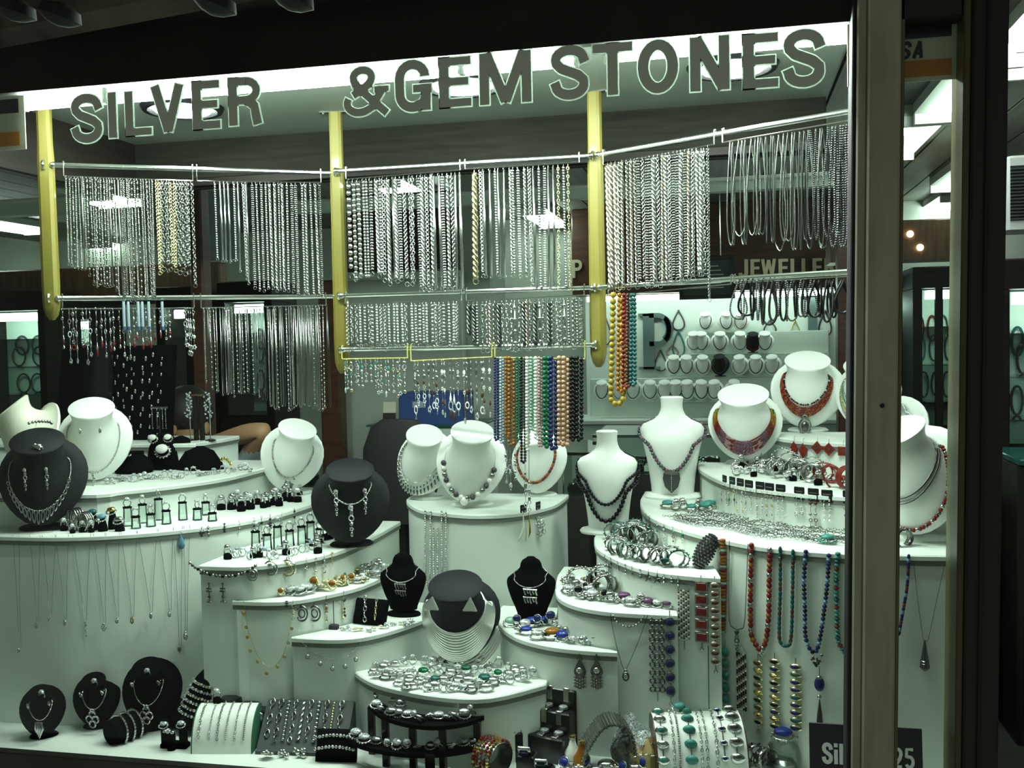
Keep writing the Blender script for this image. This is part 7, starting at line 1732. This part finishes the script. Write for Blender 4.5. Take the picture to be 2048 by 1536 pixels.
# arch displays
def arch(label, px0, px1, pyb, rad, w, m, side, rz=0, name='bracelet_arch', deep=1.0):
    a = floor_at(px0, pyb); b = floor_at(px1, pyb); c = (a+b)/2; w = (b-a).length/2
    t = thing(name, label, 'bracelet display', c, rot=(0, 0, math.atan2(b.y-a.y, b.x-a.x)+rz)); N = 14
    prof = [(-rad*deep*.0, 0)]
    P = [(rad*deep*(1-math.cos(R(90*i/N))), rad*math.sin(R(90*i/N))) for i in range(N+1)]+[(rad*deep*1.15, rad*.96), (rad*deep*1.4, 0)]
    MB().loft([[Vector((x, y, z)) for y, z in P] for x in (-w, w)], True, True).obj('arch', m, t, sharp=30)
    for s in (-1, 1): MB().loft([[Vector((x, y+.0, z)) for y, z in P] for x in (s*w, s*(w+.003))], True, True).obj('side_panel', side, t, sharp=30)
    M = Matrix.Translation(c) @ Matrix.Rotation(math.atan2(b.y-a.y, b.x-a.x)+rz, 4, 'Z')
    def on(f, x, o=.003):       # f 0 bottom front .. 1 top
        a = R(90*f); return M @ Vector((x*w, rad*deep*(1-math.cos(a))-o*math.cos(a), rad*math.sin(a)+o*math.sin(a)))
    return t, on
t, on = arch('white curved bracelet display with dark green sides', 384, 502, 1508, .10, .07, 'bust_white', 'green_felt', deep=.75)
for i, (x, st, w, m) in enumerate(((-.78, 'cable', .0085, 'silver'), (-.42, 'cable', .006, 'silver'), (-.15, 'cable', .0075, 'silver_dull'), (.15, 'ball', .005, 'silver'), (.45, 'cable', .0065, 'silver'), (.75, 'ball', .005, 'silver_dull'))):
    bracelet_at('silver bracelet, %s from left on the white curved display with green sides' % nth(i), [on(lerp(.98, .22, k/12), x) for k in range(13)], st, w, m, 'bracelets on the white curved display with green sides')
p = on(1.0, -.45, 0); o = link('ring', jm('footring', 'silver', 'crystal', 0), None, p, None, 1.2); tag(o, 'crystal ring standing on top of the white curved display', 'ring')
for i, (px, py) in enumerate(((466, 1470), (500, 1472), (530, 1474))):
    p = floor_at(px, py); t = thing('watch_cuff', 'round black cuff with crystal watch, %s from left behind displays' % nth(i), 'watch', p, group='black watch cuffs behind the displays'); h = .10-.012*i
    MB().lathe([(.022, 0), (.022, .05), (.018, .056)], 16).obj('stand', 'velvet', t); MB().lathe([(.026, .055), (.028, .062), (.028, h-.008), (.026, h), (.014, h+.001)], 18).obj('strap', 'black_gloss', t); MB().lathe([(.0, 0), (.013, .001), (.013, .005), (.002, .006)], 12, Matrix.Translation((0, -.027, h*.82)) @ Matrix.Rotation(R(90), 4, 'X')).obj('dial', 'crystal', t); MB().torus(.013, .002, 16, 5, Matrix.Translation((0, -.031, h*.82)) @ Matrix.Rotation(R(90), 4, 'X')).obj('bezel', 'silver', t)
a = floor_at(512, 1506); b = floor_at(690, 1512); c = (a+b)/2; w = (b-a).length/2; rzz = math.atan2(b.y-a.y, b.x-a.x)
t = thing('bracelet_ramp', 'dark grey sloping bracelet ramp on the window floor', 'bracelet display', c, rot=(0, 0, rzz))
MB().loft([[Vector((x, y, z)) for y, z in ((0, 0), (0, .006), (.085, .098), (.10, .098), (.10, 0))] for x in (-w, w)], True, True).obj('ramp', 'grey_pad', t, sharp=30)
MB().bbox((-w, -.008, 0), (w, 0, .010), .002).obj('lip', 'grey_pad', t)
M2 = Matrix.Translation(c) @ Matrix.Rotation(rzz, 4, 'Z')
def onr(f, x, o=.004): return M2 @ Vector((x*w, lerp(.004, .085, f)-o*.7, lerp(.01, .098, f)+o*.7))
for i, (x, st, ww, m) in enumerate(((-.82, 'cable', .014, 'silver'), (-.62, 'cable', .013, 'silver_dull'), (-.44, 'ball', .008, 'silver'), (-.28, 'cable', .011, 'silver'), (-.1, 'rope', .010, 'silver'), (.08, 'cable', .012, 'silver'), (.26, 'ball', .009, 'silver'), (.44, 'cable', .012, 'silver_dull'), (.60, 'ball', .006, 'pale_gold'), (.78, 'cable', .013, 'silver'))):
    bracelet_at('silver bracelet, %s from left on the dark grey ramp' % nth(i), [onr(lerp(.98, .15, k/12), x-.04*(1-k/12)) for k in range(13)], st, ww*1.25, m, 'bracelets on the dark grey ramp')
t, T = pillow('black pillow with two crystal bracelets in front of ramp', 668, 1528, ZF, .048, .075, R(-20), R(6))
for k in range(2): bead_strand('crystal_bracelet', '%s crystal bracelet across the front black pillow' % ('upper', 'lower')[k], 'bracelet', [T @ Vector((-.047+.0094*i, -.020, .055-.026*k+.006*math.sin(i*.31))) for i in range(11)], 'silver', .0045, mats=['silver', 'crystal'], join=True)
for i, (px, py, m, s) in enumerate(((535, 1518, 'silver_dull', 1.6), (566, 1516, 'silver', 1.3), (601, 1512, 'silver', 1.5))): put('floor_pendant', 'silver pendant lying before the grey ramp, %s from left' % nth(i), 'pendant', px, py, ZF, jm('flower' if i == 0 else 'stones', m, 'silver', i), s, 0, 'pendants before the grey ramp')
for i, px in enumerate((566, 592)):
    p = floor_at(px, 1470); t = thing('earring_pole', '%s tall thin pole with dark bead behind the grey ramp' % ('left', 'right')[i], 'jewellery stand', p); MB().tube([(0, 0, 0), (0, 0, .135)], .002, 6).obj('pole', 'pale_gold', t); MB().lathe([(.012, 0), (.012, .003), (.003, .005)], 10).obj('foot', 'black_gloss', t); MB().ball((0, 0, .075), .006).obj('bead', 'onyx', t)
# two-level crescent stand
def crescent(z, pts, name, part, th, t, base):
    pass
P0 = [(-.92, .10), (-.88, .075), (-.80, .05), (-.70, .035), (-.60, .04), (-.52, .07)]
def cres(line, dz0, dz1, back):
    l = smoothline(line); return l, l+[(x, y) for x, y in [(l[-1][0], l[-1][1]+.01)]+[(lerp(l[-1][0], l[0][0], k/8), lerp(l[-1][1], l[0][1], k/8)+back*math.sin(math.pi*k/8)*-1+.02) for k in range(1, 8)]+[(l[0][0], l[0][1]+.01)]]
za = atz(1, 1, 1) and ZF
ZU = aty(880, 1452, .05).z; ZL = aty(860, 1508, .045).z
up = [atz(x, y, ZU) for x, y in ((737, 1410), (765, 1432), (820, 1448), (880, 1452), (950, 1440), (1005, 1408))]
lo = [atz(x, y, ZL) for x, y in ((690, 1470), (720, 1490), (790, 1505), (860, 1508), (930, 1500), (985, 1482))]
t = thing('crescent_stand', 'two-level black crescent stand covered in silver brooches', 'display stand', (lo[3].x, lo[3].y, ZF)); L0 = t.location.copy()
for nm, ln, z2, bk in (('upper_shelf', up, ZU-ZF, .045), ('lower_shelf', lo, ZL-ZF, .03)):
    l = smoothline([(q.x-L0.x, q.y-L0.y) for q in ln]); bkpts = [(x, y+bk+.02*math.sin(math.pi*k/(len(l)-1))) for k, (x, y) in enumerate(l)][::-1]
    MB().prism(l+bkpts, z2-.010, z2).obj(nm, 'velvet', t, sharp=30)
for q in (up[0], up[1], up[2], up[3], up[4], up[5]): MB().bbox((q.x-L0.x-.008, q.y-L0.y+.010, 0), (q.x-L0.x+.008, q.y-L0.y+.026, ZU-ZF-.009), .002).obj('leg', 'black_gloss', t)
MB().bbox((lo[3].x-L0.x-.012, -.004, 0), (lo[3].x-L0.x+.012, .0, ZL-ZF), .002).obj('front_tab', 'black_gloss', t)
bro = [('oval', 'silver', 'silver', 'oval silver brooch', 'brooch'), ('flower', 'silver', 'crystal', 'silver flower brooch', 'brooch'), ('oval', 'silver', 'crystal', 'oval crystal brooch', 'brooch'), ('square', 'silver', 'crystal', 'square silver brooch', 'brooch'), ('flatring', 'silver', 'crystal', 'silver cocktail ring', 'ring'), ('oval', 'silver_dark', 'silver', 'dark oval silver brooch', 'brooch')]
scatter(16, [(745, 1412), (790, 1434), (850, 1442), (920, 1438), (995, 1408)], ZU+.0005, bro, 'in front row of upper black crescent', 'brooches on the upper black crescent', 61, 2, sc=(.8, 1.15))
scatter(17, [(752, 1398), (800, 1412), (870, 1418), (940, 1412), (992, 1394)], ZU+.0005, bro+[('stones', 'silver', 'purple', 'silver and plum brooch', 'brooch')], 'in back row of upper black crescent', 'brooches on the upper black crescent', 62, 2, sc=(.8, 1.1))
scatter(13, [(702, 1472), (735, 1488), (800, 1498), (870, 1500), (940, 1492), (975, 1480)], ZL+.0005, bro+[('oval', 'silver', 'mint', 'oval mint brooch', 'brooch')], 'on lower black crescent', 'brooches on the lower black crescent', 63, 2, sc=(.8, 1.2))
# black step stand with watches
p = floor_at(1088, 1524); t = thing('step_stand', 'black three-step stand draped with silver watches', 'display stand', p, rot=(0, 0, R(-18)))
for i, (y0, y1, h) in enumerate(((0, .035, .06), (.0355, .07, .11), (.0705, .11, .155))): MB().bbox((-.05, y0, 0), (.05, y1, h), .003).obj('step', 'black_gloss', t)
MS = Matrix.Translation(p) @ Matrix.Rotation(R(-18), 4, 'Z')
for i, (x, y, z2) in enumerate(((-.02, .097, .156), (.025, .097, .156), (-.018, .062, .111), (.022, .062, .111), (-.012, .028, .061), (.026, .028, .061))):
    q = MS @ Vector((x, y, z2)); o = thing('wrist_watch', 'silver wrist watch, %s on the %s step of black stand' % (('left', 'right')[i % 2], ('top', 'top', 'middle', 'middle', 'lowest', 'lowest')[i]), 'watch', q, rot=(0, 0, R(-18)))
    sp = MB().bbox((-.008, -.026, 0), (.008, .012, .003), .001).obj('strap', 'silver', o); MB().bbox((-.007, -.0275, -.03), (.007, -.0255, 0), .001).obj('strap_end', 'silver_dull', sp); MB().lathe([(.0115, .002), (.012, .005), (.010, .007), (.001, .0072)], 14).obj('dial', 'crystal', o); MB().torus(.0115, .0016, 16, 5, Matrix.Translation((0, 0, .006))).obj('bezel', 'silver', o)
p = floor_at(1002, 1528); t = thing('jewel_bar', 'dark bar tray with green and silver stones, slanting', 'display tray', p, rot=(0, 0, R(24)))
MB().bbox((-.055, 0, 0), (.055, .025, .07), .004).obj('bar', 'black_gloss', t); mb = MB(); r = random.Random(2)
for k in range(26): mb.use(r.choice(['silver', 'crystal', 'green', 'mint'])).ball((-.05+.1*k/25, r.uniform(0, .02), .072), .005, 6, 4)
mb.obj('stone_row', None, t)['kind'] = 'stuff'
# red studded cuff
p = floor_at(985, 1548); t = thing('studded_cuff', 'large red and gold studded cuff lying open in front', 'cuff', p, rot=(0, 0, R(-28)))
n = 30; rings = []
for i in range(n+1):
    a = R(-75+330*i/n); c_, s_ = math.cos(a), math.sin(a)
    rings.append([Vector((.040*c_, -.028, .042+.038*s_)), Vector((.043*c_, 0, .042+.041*s_)), Vector((.040*c_, .028, .042+.038*s_)), Vector((.038*c_, .027, .042+.036*s_)), Vector((.038*c_, -.027, .042+.036*s_))])
MB().loft(rings, True, True, mtx=Matrix.Rotation(R(-90), 4, 'Z') @ Matrix.Translation((0, 0, 0))).obj('band', 'silver_dull', t); mb = MB(); r = random.Random(6)
for i in range(30):
    for k in range(5):
        a = R(-70+320*i/29); v = Matrix.Rotation(R(-90), 4, 'Z') @ Vector((.0425*math.cos(a), -.022+.011*k, .042+.0405*math.sin(a))); mb.use(r.choice(['red', 'red', 'gold', 'amber', 'silver_dull'])).ball(v, .0042, 6, 4)
mb.obj('studs', None, t)
# small black boxes with rings
for i, (px, py, hh) in enumerate(((1050, 1556, .05), (1084, 1578, .045))):
    p = floor_at(px, py); t = thing('ring_box', 'small black %s block holding a stone ring' % ('rear', 'front')[i], 'ring stand', p, rot=(0, 0, R(-8))); MB().bbox((-.022, 0, 0), (.022, .035, hh), .003).obj('block', 'black_gloss', t); MB().bbox((-.016, .004, hh), (.016, .03, hh+.003), .001).obj('pad', 'velvet', t)
    o = link('ring', jm('square', 'silver', ('lapis', 'teal')[i], 0), None, p+Vector((0, .008, hh+.003)), None, 1.6); tag(o, 'square %s stone ring on the %s black block' % (('blue', 'teal')[i], ('rear', 'front')[i]), 'ring')
# mesh cuff over a bust block
p = floor_at(1215, 1538); t = thing('mesh_bracelet', 'wide silver mesh bracelet draped over a stand', 'bracelet', p, rot=(0, 0, R(-12)), scale=1.25); mb = MB().use('silver_dull'); core = MB().use('silver_dark')
pathm = [(-.05, -.01, .004), (-.045, -.012, .03), (-.03, -.008, .06), (-.012, .0, .085), (.008, .01, .092), (.03, .018, .082), (.04, .02, .055), (.042, .02, .02)]
Q = resample(sm(pathm), .0052); wv = Vector((.45, -.8, 0)).normalized()
rg = []
for i, q in enumerate(Q):
    tv = (Q[min(i+1, len(Q)-1)]-Q[max(i-1, 0)]).normalized(); nv = tv.cross(wv).normalized(); rg.append([q-wv*.03+nv*.001, q+wv*.03+nv*.001, q+wv*.03-nv*.001, q-wv*.03-nv*.001])
    for k in range(12): mb.ball(q+wv*lerp(-.029, .029, (k+.5*(i % 2))/11.5)-nv*.0016, .0024, 5, 4, (1, 1, 1)); mb.ball(q+wv*lerp(-.029, .029, (k+.5*(i % 2))/11.5)+nv*.0016, .0024, 5, 4)
core.loft(rg, True, True); core.obj('band', None, t); mb.obj('mesh_links', None, t)['kind'] = 'stuff'
for i, (px, py, s, m) in enumerate(((1262, 1536, .036, 'rock'), (1296, 1544, .04, 'cardboard'), (1318, 1530, .05, 'rock'), (1275, 1522, .058, 'crystal'))):
    p = floor_at(px, py); r = random.Random(70+i); mb = MB().use(m); mb.ball((0, 0, s*.8), s, 10, 8, (1, .8, .85)); mb.v = [(x*(1+.35*math.sin(7*y/s+3*z/s+i)), y*(1+.3*math.sin(5*x/s)), max(0, z*(1+.25*math.sin(6*x/s+i)))) for x, y, z in mb.v]
    t = thing('display_rock', '%s display rock beside the mesh bracelet' % ('grey front', 'tan', 'grey rear', 'clear crystal')[i], 'rock', p); mb.obj('stone', None, t, sharp=20)
    mb = MB().use('silver_dull'); along(mb, [(s*1.05*math.cos(k*.5)*.9, -s*.8-.003, s*.8+s*.6*math.sin(k*.5)) for k in range(10)], 'cable', .006); mb.obj('draped_chain', None, t)
scatter(9, [(1125, 1548), (1180, 1548), (1240, 1552), (1300, 1552)], ZF, [('oval', 'silver', 'silver', 'oval silver brooch', 'brooch'), ('flatring', 'silver', 'blue', 'silver ring with blue stone', 'ring'), ('flower', 'silver', 'gold', 'silver and gold flower brooch', 'brooch')], 'in back row at bottom centre', 'jewels on the floor at bottom centre', 64, 5, sc=(1.2, 1.7))
scatter(8, [(1115, 1562), (1200, 1566), (1290, 1568)], ZF, [('flower', 'silver', 'crystal', 'silver flower brooch', 'brooch'), ('oval', 'silver', 'blue', 'oval blue brooch', 'brooch'), ('square', 'silver', 'amber', 'square amber ring', 'ring')], 'in front row at bottom centre', 'jewels on the floor at bottom centre', 65, 4, sc=(1.3, 1.8))
for i, (px, py) in enumerate(((1146, 1528), (1164, 1540))):
    p = floor_at(px, py); t = thing('glass_vial', '%s golden glass drop ornament by the black steps' % ('rear', 'front')[i], 'ornament', p); MB().lathe([(.012, 0), (.02, .012), (.02, .03), (.01, .045), (.006, .06), (.008, .064)], 14).obj('glass', 'amber' if i else 'pearl', t); MB().lathe([(.008, .064), (.008, .07), (.002, .072)], 10).obj('stopper', 'gold', t); MB().torus(.02, .002, 16, 5, Matrix.Translation((0, 0, .014))).obj('wire', 'silver', t)
# white arch on the right
t, on = arch('large white curved display of turquoise and silver bracelets', 1318, 1500, 1566, .125, .1, 'bust_white', 'brown_stone', deep=.8, rz=R(4))
for i, (x, st, w, m) in enumerate(((-.85, 'P', .013, ('turq', 'silver')), (-.60, 'cable', .008, 'silver'), (-.48, 'ball', .0055, 'silver_dull'), (-.22, 'P', .013, ('turq', 'turq')), (.02, 'cable', .008, 'silver'), (.14, 'cable', .008, 'silver_dull'), (.36, 'cable', .010, 'silver'), (.52, 'P', .008, ('lapis', 'gold')), (.80, 'P', .015, ('silver_dark', 'silver')))):
    lab = '%s bracelet, %s from left on the large white curved display' % ({'P': 'stone plate', 'cable': 'silver link', 'ball': 'silver ball'}[st], nth(i))
    if st != 'P': bracelet_at(lab, [on(lerp(1.0, .1, k/14), x-.05*(k/14)) for k in range(15)], st, w, m, 'bracelets on the large white curved display')
    else:
        pts = [on(f, x-.05*(1-f), .002) for f in (.98, .80, .62, .44, .26)]; base = pts[-1]; bt = thing('bracelet', lab, 'bracelet', base, group='bracelets on the large white curved display')
        for k, q in enumerate(pts):
            T = Matrix.Translation(q-base) @ Matrix.Rotation(R(80-17*k)-R(80), 4, 'X') @ Matrix.Rotation(R(18*k), 4, 'X')
            mb = MB().use('silver' if m[0] != 'turq' or i == 0 else 'turq'); mb.ball(q-base, w, 12, 7, (1.15, .55, .85)); mb.use(m[0] if k % 2 == 0 or i != 0 else m[1]).ball(q-base+Vector((0, -w*.38, w*.28)), w*.62, 10, 6, (1.1, .5, .8)); mb.obj('plate', None, bt)
        MB().use('silver_dull').tube([q-base for q in pts], .0015, 5).obj('link_wire', None, bt)
p = on(1.0, -.35, .0); o = link('ring', jm('oval', 'silver', 'turq', 1), None, p, None, 1.3); tag(o, 'turquoise ring on top edge of the large white display', 'ring')
for i, (px, py) in enumerate(((1470, 1478), (1500, 1482), (1522, 1490))): put('black_stone_cuff', 'silver stone cuff, %s from left behind the large white display' % nth(i), 'cuff', px+10, py+48, ZF, jm('cuff', 'silver_dull', ('onyx', 'lapis', 'silver')[i], 0), 1.1, .4*i, 'cuffs behind the large white display')
# clear dome with blue stone ring
p = floor_at(1567, 1532); t = thing('ring_dome', 'clear rounded stand with blue stone ring beside the sign', 'ring stand', p); MB().lathe([(.034, 0), (.04, .012), (.041, .03), (.034, .05), (.02, .06)], 20).obj('dome', 'acrylic', t); MB().lathe([(.03, .001), (.03, .012), (.02, .02)], 18).obj('base', 'silver_dull', t)
o = link('ring', jm('oval', 'silver', 'blue', 0), None, p+Vector((0, -.003, .060)), None, 1.9); tag(o, 'oval deep blue stone ring on the clear rounded stand', 'ring')
# sign
x0, x1, _, z1 = pxr(1620, 1458, 1848, 1600, .10); w = x1-x0; h = z1-ZF
t = thing('price_sign', 'black sign with white lettering Silver 925 behind the pier', 'sign', (x0, .10, ZF)); SL = Matrix.Rotation(R(-8), 4, 'X')
MB().bbox((0, 0, 0), (w, .004, h), .0008, SL).obj('board', 'card_black', t)
MB().bbox((w*.3, .004, 0), (w*.7, .05, .004), .001).obj('easel', 'card_black', t)
mb = MB(); hh = 40*ppm(t.location); wd = .82; x = w*.115; zb_ = aty(1665, 1531, .10).z-ZF
for c in 'Silver 925':
    if c == ' ': x += hh*wd*.35; continue
    x += glyph(mb, c, hh, -.0006, .001, 0, wd, 0, lambda a, b, x=x: (a+x, b+zb_))+hh*wd*.09
mb.v = [tuple(SL @ Vector(v)) for v in mb.v]; mb.obj('lettering', 'print_white', t, smooth=False)
# ------------------------------------------------------------------ person seated behind the left steps, head resting on a raised hand
def person():
    Yp = 1.42
    J = {}
    def P(px, py, Y): return aty(px, py, Y)
    elbow = P(530, 858, 1.40); wrist = P(428, 884, 1.47); sh = P(492, 942, 1.60)
    head = P(372, 846, 1.62); neck = head+Vector((.03, .02, -.17)); chest = Vector((neck.x+.03, 1.64, neck.z-.20)); pel = Vector((chest.x+.02, 1.70, .50))
    shl = Vector((neck.x-.16, 1.60, neck.z-.10)); sh = Vector((neck.x+.20, 1.60, neck.z-.08))
    V = [pel, (pel+chest)/2, chest, neck, head+Vector((0, 0, -.07)), head+Vector((0, 0, .02)), head+Vector((0, 0, .09)),
         sh, elbow.lerp(sh, .5), elbow, elbow.lerp(wrist, .5), wrist, shl, shl+Vector((-.06, -.05, -.26)), shl+Vector((.06, -.22, -.36)), shl+Vector((.16, -.26, -.37))]
    Rr = [.15, .135, .15, .055, .07, .092, .06, .062, .05, .042, .040, .028, .062, .046, .036, .028]
    E = [(0, 1), (1, 2), (2, 3), (3, 4), (4, 5), (5, 6), (2, 7), (7, 8), (8, 9), (9, 10), (10, 11), (2, 12), (12, 13), (13, 14), (14, 15)]
    zone = ['t', 's', 's', 'k', 'k', 'k', 'k', 's', 's', 'k', 'k', 'k', 's', 's', 'k', 'k']
    for sx in (-1, 1):
        n = len(V); hip = pel+Vector((sx*.09, -.03, -.02)); kn = hip+Vector((sx*.05, -.40, .02)); an = Vector((kn.x, kn.y+.03, .09)); toe = an+Vector((0, -.15, -.05))
        V += [hip, kn, an, toe]; Rr += [.085, .06, .042, .03]; E += [(0, n), (n, n+1), (n+1, n+2), (n+2, n+3)]; zone += ['t']*4
    # both hands: five separate fingers
    for wi, wd in ((11, (wrist-elbow).normalized()), (15, Vector((1, -.2, 0)).normalized())):
        w0 = V[wi]; side = wd.cross(Vector((0, 0, 1))).normalized(); n0 = len(V); palm = w0+wd*.05
        V.append(palm); Rr.append(.028); E.append((wi, n0)); zone.append('k')
        for k in range(4):
            a = len(V); o = side*((k-1.5)*.021)
            ln = (.034, .040, .038, .028)[k]
            V += [palm+o+wd*.032, palm+o+wd*(.032+ln)+Vector((0, 0, .006)), palm+o+wd*(.028+ln*1.7)+Vector((0, 0, -.008))]; Rr += [.0098, .009, .0075]; E += [(n0, a), (a, a+1), (a+1, a+2)]; zone += ['k']*3
        a = len(V); V += [w0+wd*.03+side*.034+Vector((0, 0, .008)), w0+wd*.062+side*.052+Vector((0, 0, .012))]; Rr += [.011, .008]; E += [(n0, a), (a, a+1)]; zone += ['k']*2
    base = Vector((pel.x, pel.y, 0))
    me = bpy.data.meshes.new('sk'); me.from_pydata([tuple(v-base) for v in V], E, []); tmp = bpy.data.objects.new('sk', me); col.objects.link(tmp)
    sm_ = tmp.modifiers.new('s', 'SKIN'); sm_.use_smooth_shade = True
    for i, sv in enumerate(me.skin_vertices[0].data): sv.radius = (Rr[i], Rr[i]); sv.use_root = i == 0
    tmp.modifiers.new('d', 'SUBSURF').levels = 2
    dg = bpy.context.evaluated_depsgraph_get(); body = bpy.data.meshes.new_from_object(tmp.evaluated_get(dg)); bpy.data.objects.remove(tmp)
    t = thing('person', 'seated person in pale shirt resting head on bent arm behind steps', 'person', base)
    for m in ('skin', 'shirt', 'trouser'): body.materials.append(MATS[m])
    VV = [v-base for v in V]
    for f in body.polygons:
        c = f.center; i = min(range(len(VV)), key=lambda q: (VV[q]-c).length-Rr[q]); f.material_index = {'k': 0, 's': 1, 't': 2}[zone[i]]; f.use_smooth = True
    o = link('body', body, t)
    h = head-base; mb = MB().use('hair'); mb.ball(h+Vector((0, .015, .045)), .112, 16, 10, (.95, 1.02, 1.0)); mb.v = [(x, y, max(z, h.z-.02) if y < h.y-.02 else z) for x, y, z in mb.v]; mb.obj('hair', None, t)
    mb = MB().use('skin'); mb.ball(h+Vector((0, -.095, -.02)), .016, 8, 6, (.8, 1, 1.3)); mb.obj('nose', None, t)
    for s in (-1, 1): MB().use('hair').ball(h+Vector((s*.035, -.086, .0)), .012, 8, 6, (1, .5, .6)).obj('eye', None, t); MB().use('skin').ball(h+Vector((s*.093, .0, -.02)), .022, 8, 6, (.4, .8, 1.2)).obj('ear', None, t)
    MB().use('garnet').ball(h+Vector((0, -.082, -.06)), .022, 8, 5, (1, .4, .3)).obj('mouth', None, t)
    # stool
    s = thing('stool', 'round black stool under the seated person', 'stool', (pel.x, pel.y, 0)); MB().lathe([(.17, .34), (.18, .36), (.18, .39), (.16, .40)], 18).obj('seat', 'black_matte', s)
    for k in range(4): a = k*math.pi/2+.5; MB().tube([(.12*math.cos(a), .12*math.sin(a), .35), (.17*math.cos(a), .17*math.sin(a), 0)], .012, 6).obj('leg', 'black_gloss', s)
person()
